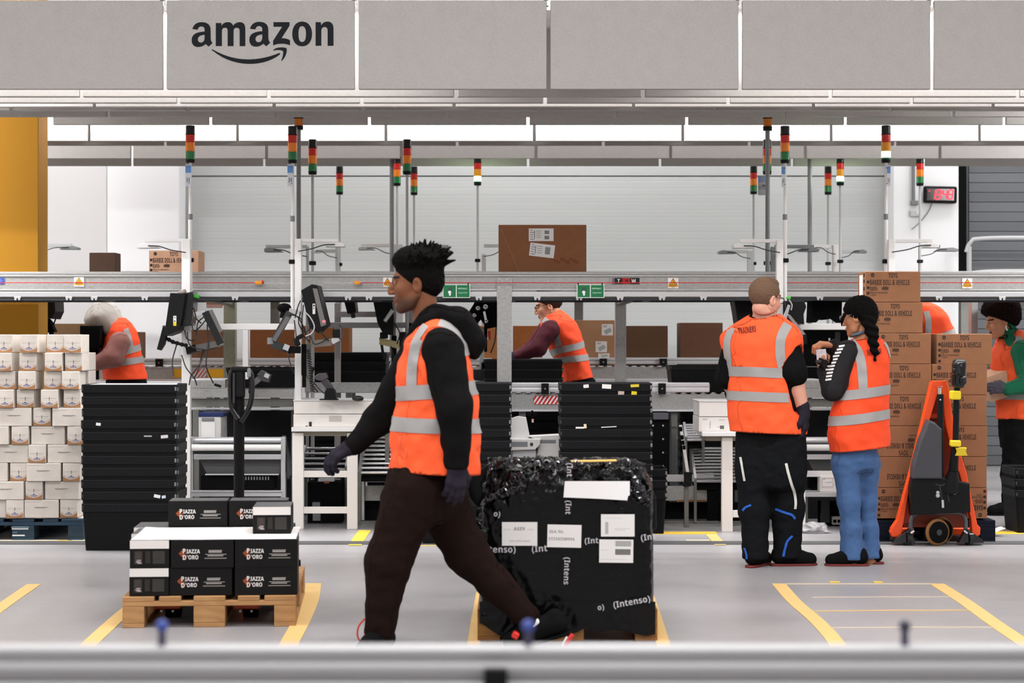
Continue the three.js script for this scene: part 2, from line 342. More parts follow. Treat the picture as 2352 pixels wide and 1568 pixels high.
// a hand in its own axes: wrist at 0, fingers along +z, palm facing -y, thumb on +x; curl 0 flat .. 1 fist
function handShape(curl = 0.4, spread = 1) {
  const parts = [];
  const palm = union(0.014, chain([[0.018, 0, 0.012], [0.028, 0, 0.085]], [0.016, 0.013]), chain([[0, 0, 0.0], [0, 0.002, 0.09]], [0.019, 0.014]), chain([[-0.018, 0, 0.012], [-0.028, 0, 0.08]], [0.015, 0.012]), chain([[0.02, -0.006, 0.015], [0.034, -0.01, 0.045]], [0.015, 0.012]));
  const L = [[0.029, 0.087, [0.042, 0.026, 0.02], 0.06], [0.01, 0.092, [0.046, 0.03, 0.021], 0.01], [-0.01, 0.089, [0.043, 0.028, 0.02], -0.04], [-0.028, 0.081, [0.034, 0.022, 0.018], -0.12]];
  L.forEach(([x, z, len, fan], i) => {
    let p = [x, 0, z], a = 0; const pts = [p];
    len.forEach((l, j) => { a += curl * (j === 0 ? 0.75 : 1.15) * (1 + i * 0.08); p = [p[0] + l * Math.sin(fan * spread) * Math.cos(a), p[1] - l * Math.sin(a), p[2] + l * Math.cos(a)]; pts.push(p); });
    parts.push(chain(pts, [0.0098, 0.009, 0.008, 0.007], 0.004));
  });
  parts.push(chain([[0.03, -0.008, 0.035], [0.052, -0.016, 0.062], [0.056 - 0.012 * curl, -0.024 - 0.02 * curl, 0.092], [0.052 - 0.03 * curl, -0.03 - 0.03 * curl, 0.112]], [0.0135, 0.0115, 0.0098, 0.008], 0.006));
  return (x, y, z) => { let d = Infinity; for (const f of parts) d = Math.min(d, f(x, y, z)); return smin(d, palm(x, y, z), 0.01); };
}
// puts a hand at the wrist, fingers along dir, back of the hand along up; side -1 mirrors it
function handAt(wrist, dir, up, side, shape, s = 1) {
  const z = V(dir).normalize(), y = V(up).addScaledVector(z, -V(up).dot(z)).normalize(), x = y.clone().cross(z).multiplyScalar(side);
  return (px, py, pz) => {
    px = (px - wrist[0]) / s; py = (py - wrist[1]) / s; pz = (pz - wrist[2]) / s;
    return shape(px * x.x + py * x.y + pz * x.z, px * y.x + py * y.y + pz * y.z, px * z.x + py * z.y + pz * z.z) * s;
  };
}
const near = (p, r) => [p.map((v) => v - r), p.map((v) => v + r)];
function mergeParts(list) {
  const withColor = list.some((g) => g.attributes.color);
  return mergeGeometries(list.map((g) => { if (withColor && !g.attributes.color) throw new Error('colour missing'); return g; }));
}
// a ribbon laid on a field: pairs of points are marched along dir until they touch it
function ribbon(f, pairs, dirOf, lift = 0.003, across = 3) {
  const pos = [], uv = [], idx = [], ok = [], n = across + 1;
  pairs.forEach(([a, b], i) => {
    for (let k = 0; k <= across; k++) {
      const p = a.map((v, j) => v + ((b[j] - v) * k) / across), d = dirOf(p);
      let x = p[0], y = p[1], z = p[2], hit = false;
      for (let s = 0; s < 160; s++) { const q = f(x, y, z) - lift; if (Math.abs(q) < 1.2e-3) { hit = true; break; } const st = Math.max(-0.02, Math.min(0.06, q * 0.5)); x += d[0] * st; y += d[1] * st; z += d[2] * st; }
      pos.push(x, y, z); uv.push(i / (pairs.length - 1), k / across); ok.push(hit);
    }
    if (i) for (let k = 0; k < across; k++) { const o = (i - 1) * n + k; if (ok[o] && ok[o + n] && ok[o + 1] && ok[o + n + 1]) idx.push(o, o + n, o + 1, o + 1, o + n, o + n + 1); }
  });
  const g = new THREE.BufferGeometry();
  g.setAttribute('position', new THREE.Float32BufferAttribute(pos, 3)); g.setAttribute('uv', new THREE.Float32BufferAttribute(uv, 2)); g.setIndex(idx);
  g.computeVertexNormals();
  return g;
}
function bigPieces(g, least = 14, onlyLargest = false) {                                          // drops crumbs of a ribbon
  const I = g.index.array, up = new Map(), find = (a) => { while (up.get(a) !== a) a = up.get(a); return a; }, n = new Map();
  for (const v of I) if (!up.has(v)) up.set(v, v);
  for (let i = 0; i < I.length; i += 3) { const a = find(I[i]); up.set(find(I[i + 1]), a); up.set(find(I[i + 2]), a); }
  for (let i = 0; i < I.length; i += 3) { const a = find(I[i]); n.set(a, (n.get(a) ?? 0) + 1); }
  if (onlyLargest) least = Math.max(0, ...n.values());
  const keep = []; for (let i = 0; i < I.length; i += 3) if (n.get(find(I[i])) >= least) keep.push(I[i], I[i + 1], I[i + 2]);
  const to = new Map(), src = []; for (const v of keep) if (!to.has(v)) { to.set(v, src.length); src.push(v); }
  const out = new THREE.BufferGeometry();
  for (const [k, a] of Object.entries(g.attributes)) { const d = new Float32Array(src.length * a.itemSize); src.forEach((v, i) => { for (let c = 0; c < a.itemSize; c++) d[i * a.itemSize + c] = a.array[v * a.itemSize + c]; }); out.setAttribute(k, new THREE.BufferAttribute(d, a.itemSize)); }
  out.setIndex(keep.map((v) => to.get(v)));
  return out;
}
// a band right round a field about the axis (cx, cz): tilt(angle) gives the height
function band(f, cx, cz, heightOf, width, R = 0.5, steps = 72, cut) {
  const pairs = [];
  for (let i = 0; i <= steps; i++) {
    const t = (i / steps) * 2 * Math.PI, x = cx + R * Math.cos(t), z = cz + R * Math.sin(t), h = heightOf(Math.cos(t), Math.sin(t));
    pairs.push([[x, h - width / 2, z], [x, h + width / 2, z]]);
  }
  let g = ribbon(f, pairs, (p) => { const l = Math.hypot(p[0] - cx, p[2] - cz); return [(cx - p[0]) / l, 0, (cz - p[2]) / l]; });
  if (cut) {                                                              // leave out what lies in an armhole
    const P = g.attributes.position, I = g.index.array, keep = [];
    for (let i = 0; i < I.length; i += 3) { let ok = true; for (let k = 0; k < 3; k++) { const v = I[i + k]; if (cut(P.getX(v), P.getY(v), P.getZ(v)) < 0) ok = false; } if (ok) keep.push(I[i], I[i + 1], I[i + 2]); }
    g.setIndex(keep);
  }
  return bigPieces(g);
}
const plane = (n, p) => { const l = Math.hypot(...n), [a, b, c] = n.map((v) => v / l), d = a * p[0] + b * p[1] + c * p[2]; return (x, y, z) => a * x + b * y + c * z - d; };   // positive on the side of n
// a shoe in its own axes: heel at 0, toe along +z
function shoeParts(len = 0.28) {
  const k = len / 0.28;
  const upper = (x, y, z) => { x /= k; y /= k; z /= k; let d = shoeUpper(x, y, z); return smax(d, 0.011 - y, 0.006) * k; };
  return { upper: nets(upper, [-0.07, 0, -0.06], [0.07, 0.17 * k, 0.3 * k], 0.006), sole: (() => { const s = new THREE.Shape(); s.moveTo(-0.03, -0.035); s.bezierCurveTo(-0.045, 0.03, -0.035, 0.08, -0.042, 0.15); s.bezierCurveTo(-0.052, 0.22, -0.02, 0.252, 0, 0.252); s.bezierCurveTo(0.03, 0.252, 0.054, 0.21, 0.046, 0.15); s.bezierCurveTo(0.036, 0.08, 0.042, 0.03, 0.03, -0.035); s.bezierCurveTo(0.02, -0.05, -0.02, -0.05, -0.03, -0.035); return new MB().put(new THREE.ExtrudeGeometry(s, { depth: 0.008, bevelEnabled: true, bevelSize: 0.003, bevelThickness: 0.003, bevelSegments: 2 }).rotateX(Math.PI / 2).scale(k * 0.9, 1, k * 0.97).translate(0, 0.0115, 0)).geo(); })() };
}
const shoeUpper = (() => {
  const a = chain([[0, 0.055, 0.0], [0, 0.06, 0.06], [0, 0.048, 0.13], [0, 0.036, 0.2]], [0.036, 0.04, 0.043, 0.042], 0.03), b = capsule([0, 0.06, 0.005], [0, 0.088, 0.004], 0.037, 0.034);
  return union(0.03, a, b);
})();
const SHOE = shoeParts();
function shoe(parent, at, yaw, pitch, upperMat, soleMat, s = 1, roll = 0) {
  const m = add('shoe', SHOE.upper, upperMat, parent);
  m.position.set(...at); m.rotation.set(pitch, yaw, roll, 'YXZ'); m.scale.setScalar(s);
  const sole = add('sole', SHOE.sole, soleMat, m);
  return m;
}
const orangeTex = noiseTex(128, (u, v) => { const f = rr(-6, 6); return [clamp8(250 + f), clamp8(250 + f), clamp8(250 + f)]; }, 8);
const foldBump = noiseTex(256, (u, v) => { const n = tile(u + 0.0, v, 3, 3, 70), r = 1 - Math.abs(tile(u, v, 2, 3, 33)) * 2.4, h = 128 + 70 * n + 60 * r; return [clamp8(h), clamp8(h), clamp8(h)]; }, 1.9, false);
const VEST = new THREE.MeshStandardMaterial({ bumpMap: foldBump, bumpScale: 0.022, color: new THREE.Color().setRGB(1.0, 0.105, 0.018), roughness: 0.75 });
const VEST_DEEP = new THREE.MeshStandardMaterial({ bumpMap: foldBump, bumpScale: 0.018, color: new THREE.Color().setRGB(0.95, 0.07, 0.008), roughness: 0.75 });
const STRIP = mat(0x9d9a98, 0.55), BLACKCLOTH = mat(0x121112, 0.95), SKINMAT = new THREE.MeshPhysicalMaterial({ color: 0xffffff, vertexColors: true, roughness: 0.55, specularIntensity: 0.5 });
const bboxOf = (pts, r) => [[0, 1, 2].map((i) => Math.min(...pts.map((p) => p[i])) - r), [0, 1, 2].map((i) => Math.max(...pts.map((p) => p[i])) + r)];
// skin of a whole figure: trunk, limbs, head and hands in one mesh
function makeBody(parent, { field, box, head, headCol, hands = [], skin, cell = 0.013 }) {
  const list = [nets(field, box[0], box[1], cell, () => skin)];
  if (head) { const hf = inFrame(head, headShape), hc = (x, y, z) => { const p = head.toLocal(x, y, z); return headCol(p[0], p[1], p[2]); }; const [lo, hi] = near(head.c, 0.165 * head.s); list.push(nets(hf, lo, hi, 0.0036, hc)); }
  for (const [h, at] of hands) { const [lo, hi] = near(at, 0.2); list.push(nets(h, lo, hi, 0.0036, () => skin)); }
  return add('body', mergeParts(list), SKINMAT, parent);
}
// letters of a print laid on a field as a patch: corners tl, tr, bl, br in front of the surface
function patch(f, tl, tr, bl, br, dir, lift = 0.005, nu = 14, nv = 6) {
  const pairs = [];
  for (let i = 0; i <= nu; i++) { const t = i / nu; pairs.push([bl.map((v, k) => v + (br[k] - v) * t), tl.map((v, k) => v + (tr[k] - v) * t)]); }
  return ribbon(f, pairs, () => dir, lift, nv);
}
// ---------------------------------------------------------------- the hall
const WALL_D = 21, CEIL = 5.6, HALF = 9;
const FLOOR = new THREE.MeshStandardMaterial({ color: 0xd0d0d1, map: floorTex, roughness: 1, roughnessMap: floorRough });
const floor = struct('floor', new MB().box(2 * HALF, 0.2, WALL_D + 4.2, [0, -0.1, -(WALL_D + 0.2 - 4) / 2]).geo(), FLOOR);
struct('ceiling', new MB().box(2 * HALF, 0.2, WALL_D + 4.2, [0, CEIL + 0.1, -(WALL_D + 0.2 - 4) / 2]).geo(), mat(0xd8d8d8, 0.8));
struct('wall_left', new MB().box(0.2, CEIL + 0.4, WALL_D + 4.2, [-HALF - 0.1, CEIL / 2, -(WALL_D + 0.2 - 4) / 2]).geo(), MT.wall);
struct('wall_right', new MB().box(0.2, CEIL + 0.4, WALL_D + 4.2, [HALF + 0.1, CEIL / 2, -(WALL_D + 0.2 - 4) / 2]).geo(), MT.wall);
struct('wall_front', new MB().box(2 * HALF + 0.4, CEIL + 0.4, 0.2, [0, CEIL / 2, 4.1]).geo(), MT.wall);
const wallBack = struct('wall_back', new MB().box(2 * HALF + 0.4, CEIL + 0.4, 0.2, [0, CEIL / 2, -WALL_D - 0.15]).geo(), mat(0xb9b9b7, 0.8));
const joints = [0, 1.02, 2.06, 3.1, 4.14, CEIL];
for (let i = 0; i + 1 < joints.length; i++) {
  const h = joints[i + 1] - joints[i] - 0.014, x0 = X(420, WALL_D), x1 = X(2062, WALL_D);
  for (const [a, b] of [[x0, x1]]) new MB().rbox(b - a - 0.003, h, 0.05, 0.006, [(a + b) / 2, joints[i] + 0.007 + h / 2, -WALL_D - 0.025]).build('wall_panel', MT.wallPanel, wallBack);
}
new MB().box(X(245, WALL_D) + HALF, CEIL, 0.05, [(X(245, WALL_D) - HALF) / 2, CEIL / 2, -WALL_D - 0.025]).build('wall_panel', mat(0xcfcdcc, 0.8), wallBack);
const pil = (name, p0, p1, d, depth) => struct(name, new MB().rbox(X(p1, d) - X(p0, d), CEIL, depth, 0.01, [(X(p0, d) + X(p1, d)) / 2, CEIL / 2, -d - depth / 2]).geo(), mat(0xf0eff0, 0.7));
pil('trim_1', 246, 412, 20.55, 0.4);
pil('trim_2', 2052, 2202, 20.55, 0.4);
struct('trim_3', new MB().box(0.1, 3.3, 0.12, [X(2211, 20.7), 1.65, -20.8]).geo(), MT.blackMatt);
const door = struct('door_1', new MB().box(2.6, 3.35, 0.04, [X(2222, 20.9) + 1.3, 1.675, -20.96]).geo(), mat(0x56585a, 0.7));
const slatMats = [0x5a5c5f, 0x5e6063, 0x626467].map((c) => mat(c, 0.6, 0.1));
for (let i = 0; i < 32; i++) new MB().rbox(2.5, 0.1, 0.02, 0.006, [X(2222, 20.9) + 1.27, 0.06 + i * 0.104, -20.93]).build('slat', slatMats[i % 3], door);
// guard rails before the roller door
{
  const t = thing('guard_rail', [X(2280, 20), 0, -20], 'pale tubular guard rail standing before the grey roller door', 'railing');
  for (const y of [2.36, 2.02]) new MB().tube([[-0.27, y - 0.12, 0], [-0.22, y, 0], [-0.1, y + 0.02, 0], [1.2, y + 0.02, 0]], 0.022).build('rail', MT.lightGrey, t);
  new MB().rod([-0.24, 0, 0], [-0.24, 2.3, 0], 0.025).build('post', MT.lightGrey, t);
  new MB().rod([0.9, 0, 0], [0.9, 2.36, 0], 0.025).build('post', MT.lightGrey, t);
}
// yellow pillar
{
  const d = 15.0, x1 = X(88, d), w = 1.2;
  const c = struct('column', new MB().rbox(w, CEIL, 0.31, 0.006, [x1 - w / 2, CEIL / 2, -d - 0.155]).geo(), MT.yellowPaint);
  tag(c, 'broad yellow painted pillar behind the stacked white cartons', 'pillar');
}
// floor strips and markings
struct('floor_strip', new MB().box(2 * HALF, 0.004, 0.2, [0, 0.002, -12.93]).geo(), mat(0x4a4a4a, 0.6));
function tape(pts, width, label, material = MT.tape) {                    // pts: pixels of the floor; flat tape along them
  const c = new THREE.CatmullRomCurve3(pts.map(([px, py]) => new THREE.Vector3(X(px, GD(py)), 0, -GD(py))), false, 'centripetal'), P = c.getPoints(24), pos = [], idx = [];
  P.forEach((p, i) => {
    const t = P[Math.min(i + 1, P.length - 1)].clone().sub(P[Math.max(i - 1, 0)]).normalize(), n = new THREE.Vector3(-t.z, 0, t.x).multiplyScalar(width / 2);
    for (const [s, y] of [[-1, 0.0005], [-1, 0.003], [1, 0.003], [1, 0.0005]]) pos.push(p.x + s * n.x, y, p.z + s * n.z);
    if (i) for (let k = 0; k < 3; k++) { const a = (i - 1) * 4 + k; idx.push(a, a + 1, a + 4, a + 1, a + 5, a + 4); }
  });
  const g = new THREE.BufferGeometry(); g.setAttribute('position', new THREE.Float32BufferAttribute(pos, 3)); g.setIndex(idx);
  const h = g.toNonIndexed(); h.computeVertexNormals();
  return tag(add('floor_tape', metreUV(h), material), label, 'floor marking');
}
tape([[78, 1342], [0, 1396], [-110, 1478]], 0.075, 'slanting yellow floor tape cut by the picture edge, far from the walking man');
tape([[345, 1362], [290, 1403], [202, 1482], [150, 1530]], 0.075, 'straight slanting yellow floor tape at the corner of the wooden pallet of black boxes');
tape([[720, 1340], [714, 1375], [693, 1425], [660, 1486], [640, 1530]], 0.085, 'curving yellow floor tape between the wooden pallet of black boxes and the walking man', MT.tape);
tape([[1106, 1360], [1096, 1420], [1086, 1490], [1080, 1530]], 0.055, 'yellow floor tape behind the walking man, beside the black wrapped pallet', MT.tape);
tape([[1490, 1370], [1506, 1420], [1524, 1480], [1540, 1530]], 0.06, 'yellow floor tape past the black wrapped pallet, away from the walking man');
tape([[1789, 1341], [1825, 1382], [1880, 1430], [1925, 1482], [1950, 1530]], 0.075, 'slanting yellow floor tape in the empty bay, in front of the two people talking');
tape([[2152, 1341], [2210, 1378], [2290, 1435], [2360, 1482], [2430, 1530]], 0.08, 'slanting yellow floor tape across the empty bay, in front of the orange pallet truck');
tape([[1789, 1341], [1980, 1341], [2150, 1341]], 0.022, 'thin pale line joining the far ends of two floor tapes', MT.tapePale);
tape([[1906, 1336.5], [1929, 1337]], 0.05, 'small yellow tape dash in the empty bay, next to the woman in jeans', MT.tapeYellow);
tape([[2006, 1337], [2027, 1337]], 0.05, 'small yellow tape dash in the empty bay, before the orange pallet truck', MT.tapeYellow);
tape([[1866, 1372], [2000, 1371], [2190, 1371]], 0.012, 'thinnest faint line across the empty bay, farthest of the three inside it', MT.tapePale);
tape([[1868, 1404], [2040, 1402], [2150, 1402], [2224, 1401]], 0.018, 'thin yellowish line across the middle of the empty bay', MT.tape);
tape([[1905, 1442], [2100, 1441], [2290, 1441]], 0.014, 'faint thin line across the near part of the empty bay', MT.tapePale);
tape([[1500, 1224], [1570, 1224], [1646, 1224]], 0.17, 'yellow floor stripe along the foot of the work bench beside the standing man', MT.tapeYellow);
tape([[1632, 1226], [1645, 1240], [1655, 1252]], 0.075, 'short diagonal yellow tape meeting the stripe beside the standing man', MT.tape);
tape([[838, 1218], [824, 1238], [815, 1253]], 0.085, 'short diagonal yellow tape behind the front leg of the walking man', MT.tapeYellow);
tape([[2270, 1223], [2320, 1223], [2420, 1223]], 0.2, 'yellow floor stripe next to the dark pallet under the tall brown cartons', MT.tapeYellow);
tape([[1575, 1241], [1600, 1241], [1630, 1241]], 0.05, 'short worn floor dash in front of the yellow stripe by the bench', MT.tapePale);
tape([[-80, 1241], [60, 1241], [130, 1241], [196, 1241]], 0.06, 'worn pale floor line before the blue pallet of white cartons', MT.tapePale);
tape([[132, 1241.5], [165, 1241.5]], 0.05, 'bright yellow scrap of floor tape by the blue pallet', MT.tapeYellow);
tape([[860, 1252], [960, 1253], [1080, 1253]], 0.025, 'thin yellow line on the floor behind the legs of the walking man', MT.tapeYellow);

// ---------------------------------------------------------------- lamps of the hall
for (const [z, xs, I] of [[-1.5, [-5, 0, 5], HALL_LIGHT], [-5, [-5, 0, 5], HALL_LIGHT], [-8.5, [-5, 0, 5], HALL_LIGHT], [-19.6, [-5.2, 0, 5.2], AISLE_LIGHT]]) for (const x of xs) {
  const far = z < -15;
  const t = thing('ceiling_lamp', [x, CEIL, z], `long ceiling lamp ${far ? 'over the aisle along the back wall' : 'over the open floor'}`, 'lamp', far ? 'lamps over the back aisle' : 'lamps over the open floor');
  new MB().rbox(2.6, 0.08, 0.5, 0.015, [0, -0.045, 0]).build('housing', MT.white, t);
  new MB().box(2.5, 0.012, 0.42, [0, -0.092, 0]).build('diffuser', MT.glow, t);
  areaLight(x, CEIL - 0.105, z, 2.5, 0.42, I);
}
// bright strip lamps hanging between the baffles
const LINES = [[12.6, -6.5, -0.55, LINE_LIGHT], [12.6, 1.3, 6.5, LINE_LIGHT], [12.89, -6.5, -0.3, LINE_LIGHT], [12.89, 1.0, 6.5, LINE_LIGHT], [13.17, -6.5, 6.5, LINE_LIGHT], [15.86, -6.5, 6.8, LINE_LIGHT], [17.1, -6.5, 6.8, LOW_LINE_LIGHT]];
LINES.forEach(([d, x0, x1, I], i) => {
  const t = thing('strip_lamp', [(x0 + x1) / 2, 3.46, -d], `slim strip lamp hidden between hanging baffles, ${['nearest, over the cartons', 'nearest, over the two people talking', 'second gap, over the cartons', 'second gap, over the two people talking', 'third gap, full width', 'wide gap before the bright row', 'gap behind the bright row'][i]}`, 'lamp');
  const w = x1 - x0, a = 0.5;                                            // turned half towards the baffle behind it
  new MB().rbox(w, 0.06, 0.03, 0.008, [0, 0.014 * Math.sin(a), 0.014], [-a, 0, 0]).build('housing', MT.white, t);
  new MB().box(w - 0.04, 0.05, 0.006, [0, -0.003 * Math.sin(a), -0.004], [-a, 0, 0]).build('diffuser', MT.glow, t);
  for (const s of [-1, 1]) new MB().rod([s * (w / 2 - 0.3), 0.03, 0.01], [s * (w / 2 - 0.3), CEIL - 3.461, 0.01], 0.003).build('suspension_wire', MT.alu, t);
  areaLight((x0 + x1) / 2, 3.452, -d - 0.012, w - 0.04, 0.05, I, a);
});

// ---------------------------------------------------------------- hanging acoustic baffles, row by row: [distance, a joint's pixel column, first and last panel, bottom height, name]
const BAFFLE_W = 1.2187;
const baffleProto = (() => {
  const t = thing('acoustic_baffle', [0, 0, 0], '', 'acoustic panel');
  new MB().rbox(BAFFLE_W - 0.024, 0.565, 0.045, 0.006, [0, 0.2825, 0]).build('panel', MT.felt, t);
  const c = new MB(); c.box(0.011, 0.03, 0.05, [BAFFLE_W / 2 - 0.006, 0.545, 0]).box(0.03, 0.006, 0.06, [BAFFLE_W / 2 - 0.016, 0.568, 0]); c.build('clip', MT.alu, t);
  for (const s of [-1, 1]) new MB().rod([s * 0.45, 0.565, 0], [s * 0.45, CEIL - 2.93, 0], 0.002, 0.002, 6).build('suspension_wire', MT.alu, t);
  return t;
})();
let logoPanel;
const ROWS = [[12.46, 379.5, -1, 4, 2.931, 'front'], [12.75, 187, -1, 5, 2.918, 'second'], [13.03, 410, -1, 4, 2.912, 'third'], [13.3, 218, -1, 5, 2.918, 'fourth'], [13.6, 432, -2, 4, 2.929, 'fifth'], [14.15, 250, -1, 5, 2.95, 'sixth'], [15.05, 484, -1, 5, 2.993, 'seventh'], [16.1, 546, -2, 5, 2.972, 'eighth'], [16.36, 380, -1, 5, 2.964, 'ninth'], [17.75, 304, -1, 6, 2.985, 'tenth'], [18.1, 304, -1, 6, 2.95, 'rearmost']];
let firstBaffle = true;
for (const [d, px, k0, k1, bottom, row] of ROWS) for (let k = k0; k <= k1; k++) {
  const x = X(px, d) + (k + 0.5) * BAFFLE_W, pos = [x, bottom, -d];
  const n = k - k0 + 1, label = row === 'front' ? (k === 0 ? 'grey felt ceiling baffle carrying the large black wordmark and arrow' : `blank front row baffle, ${['cut by the picture edge before the wordmark', '', 'next after the wordmark', 'second after the wordmark', 'third after the wordmark', 'cut by the picture edge far from the wordmark'][n - 1]}`) : `${['first', ...ORD.slice(1)][n - 1]} hanging baffle from the yellow pillar side in the ${row} row`;
  let o;
  if (firstBaffle) { o = baffleProto; o.position.set(...pos); o.userData.label = label; o.userData.group = 'baffles of the front row'; firstBaffle = false; } else o = copyOf(baffleProto, pos, label, 0, `baffles of the ${row} row`);
  if (row === 'front' && k === 0) logoPanel = o;
}
// the wordmark on its baffle: shapes drawn in the pixels of an enlarged view, 6.533 to one
{
  const d = 12.46 - 0.0226, U = (x, y) => [X(430 + x / 6.533, d) - logoPanel.position.x, Y(30 + y / 6.533, d) - logoPanel.position.y];
  function path(cmds) { const s = new THREE.Shape(); run(s, cmds); return s; }
  function run(s, cmds) { for (const c of cmds) { const q = []; for (let i = 0; i < c.length; i += 2) q.push(...U(c[i], c[i + 1])); if (c === cmds[0]) s.moveTo(...q); else if (q.length === 2) s.lineTo(...q); else if (q.length === 4) s.quadraticCurveTo(...q); else s.bezierCurveTo(...q); } s.closePath(); return s; }
  const hole = (cmds) => run(new THREE.Path(), cmds);
  const sh = (cmds, dx, dy) => cmds.map((c) => c.map((v, i) => v + (i % 2 ? dy : dx)));
  const aOut = [[78, 240], [95, 170, 150, 137, 215, 137], [310, 137, 352, 180, 352, 260], [352, 380], [352, 415, 380, 450], [322, 503], [275, 463], [240, 500, 200, 508, 160, 508], [100, 508, 68, 465, 68, 405], [68, 330, 120, 285, 262, 278], [262, 250], [262, 215, 240, 200, 212, 200], [180, 200, 165, 220, 158, 250]];
  const aIn = [[262, 325], [200, 330, 160, 350, 160, 395], [160, 425, 180, 443, 207, 443], [245, 443, 262, 405, 262, 370]];
  const a1 = path(aOut); a1.holes.push(hole(aIn));
  const a2 = path(sh(aOut, 865, -5)); a2.holes.push(hole(sh(aIn, 865, -5)));
  const m = path([[430, 150], [512, 150], [515, 195], [535, 150, 575, 137, 612, 137], [655, 137, 680, 160, 690, 192], [715, 150, 755, 137, 790, 137], [850, 137, 872, 180, 872, 245], [872, 495], [788, 495], [788, 270], [788, 235, 770, 220, 745, 220], [710, 220, 695, 240, 695, 275], [695, 495], [608, 495], [608, 270], [608, 235, 595, 220, 568, 220], [535, 220, 520, 240, 520, 275], [520, 495], [430, 495]]);
  const z = path([[1295, 137], [1535, 137], [1535, 190], [1415, 378], [1465, 378, 1510, 385, 1543, 410], [1543, 485], [1470, 450, 1365, 450, 1290, 485], [1290, 415], [1425, 205], [1295, 205]]);
  const o = path([[1577, 313], [1577, 200, 1635, 128, 1725, 128], [1815, 128, 1873, 200, 1873, 313], [1873, 426, 1815, 498, 1725, 498], [1635, 498, 1577, 426, 1577, 313]]);
  o.holes.push(hole([[1669, 313], [1669, 240, 1685, 196, 1725, 196], [1765, 196, 1783, 240, 1783, 313], [1783, 390, 1765, 434, 1725, 434], [1685, 434, 1669, 390, 1669, 313]]));
  const n = path([[1927, 137], [2005, 137], [2010, 187], [2030, 145, 2070, 128, 2105, 128], [2165, 128, 2195, 170, 2195, 240], [2195, 490], [2108, 490], [2108, 265], [2108, 225, 2090, 208, 2062, 208], [2025, 208, 2012, 240, 2012, 275], [2012, 490], [1927, 490]]);
  const smile = path([[370, 545], [376, 540, 382, 545], [700, 735, 1050, 735, 1378, 600], [1398, 600, 1392, 620], [1150, 810, 700, 830, 372, 556]]);
  const arrow = path([[1290, 555], [1340, 505, 1440, 510, 1490, 525], [1502, 560, 1490, 650, 1418, 718], [1410, 715], [1440, 640, 1446, 600, 1437, 568], [1400, 548, 1340, 552, 1290, 562]]);
  const ink = mat(0x14161a, 0.6), mk = (name, s) => add(name, metreUV(new THREE.ExtrudeGeometry(s, { depth: 0.002, bevelEnabled: false, curveSegments: 14 })), ink, logoPanel).position.z = 0.0226;
  for (const s of [a1, m, a2, z, o, n]) mk('letter', s);
  mk('smile', smile); mk('arrow', arrow);
}
// digital clock on the pale pilaster
{
  const d = 20.5, t = thing('digital_clock', [X(2159.5, d), Y(447, d), -d], 'black digital wall clock with red digits reading 13:48', 'clock');
  const s = d / F;
  new MB().rbox(77 * s, 39 * s, 0.05, 0.02, [0, 0, -0.01], [0, 0, -0.02]).build('housing', MT.black, t);
  new MB().rbox(64 * s, 28 * s, 0.01, 0.004, [0, 0, 0.014], [0, 0, -0.02]).build('screen', mat(0x2a0a10, 0.2), t);
  const led = mat(0xff4050, 0.4, 0, { emissive: 0xff2038, emissiveIntensity: 1.5 });
  const SEG = { a: [0, 1, 1], b: [0.5, 0.5, 0], c: [0.5, -0.5, 0], d: [0, -1, 1], e: [-0.5, -0.5, 0], f: [-0.5, 0.5, 0], g: [0, 0, 1] };
  const digit = (x, segs) => { const b = new MB(); for (const c of segs) { const [u, v, flat] = SEG[c], w = 9.5 * s, h = 10.5 * s; b.rbox(flat ? w * 0.8 : 3.4 * s, flat ? 3.4 * s : h * 0.9, 0.006, 0.002, [x * s + u * w + v * h * 0.14, v * h, 0.022], [0, 0, flat ? 0 : -0.14]); } b.build('digit', led, t); };
  digit(-17, 'bc'); digit(-5.5, 'abcdg'); digit(10, 'bcfg'); digit(23, 'abcdefg');
  new MB().sph(1.5 * s, [3.2 * s, 4.5 * s, 0.022]).sph(1.5 * s, [2.2 * s, -4.5 * s, 0.022]).build('colon', led, t);
  new MB().sph(1.8 * s, [-26 * s, 8.5 * s, 0.022]).build('indicator', led, t);
  new MB().tube([[-0.08, -0.09, -0.02], [-0.12, -0.18, -0.03], [-0.24, -0.32, -0.03], [-0.29, -0.36, -0.03]], 0.005).build('cable', MT.midGrey, t);
}
{
  const d = 20.52, t = thing('wall_conduit', [X(2098, d), 0, -d], 'thin grey conduit and socket running down the pale pilaster beside the clock', 'conduit');
  new MB().rod([0, Y(466, d), 0], [0, CEIL - 0.05, 0], 0.018).build('pipe', MT.midGrey, t);
  new MB().rbox(0.08, 0.05, 0.04, 0.008, [0.01, Y(466, d), 0]).build('junction_box', MT.midGrey, t);
  new MB().rbox(0.07, 0.07, 0.04, 0.008, [0, Y(490, d), 0]).rbox(0.05, 0.03, 0.05, 0.006, [0.05, Y(494, d), 0]).build('socket', MT.lightGrey, t);
}
// ---------------------------------------------------------------- building from measured corners: r(px, py, dz) is a point in the axes of a thing whose base stands at (px0, py0) at distance d
function base(name, px0, py0, d, label, category, group) {
  const o = Q(px0, py0, d), t = thing(name, o, label, category, group);
  const r = (px, py, dz = 0) => { const e = d - dz; return [X(px, e) - o[0], Y(py, e) - o[1], dz]; };
  return { t, r, s: d / F };
}
function onFloor(name, px0, d, label, category, group) {                  // the same with its base on the floor
  const o = [X(px0, d), 0, -d], t = thing(name, o, label, category, group);
  const r = (px, py, dz = 0) => { const e = d - dz; return [X(px, e) - o[0], Y(py, e), dz]; };
  return { t, r, s: d / F };
}
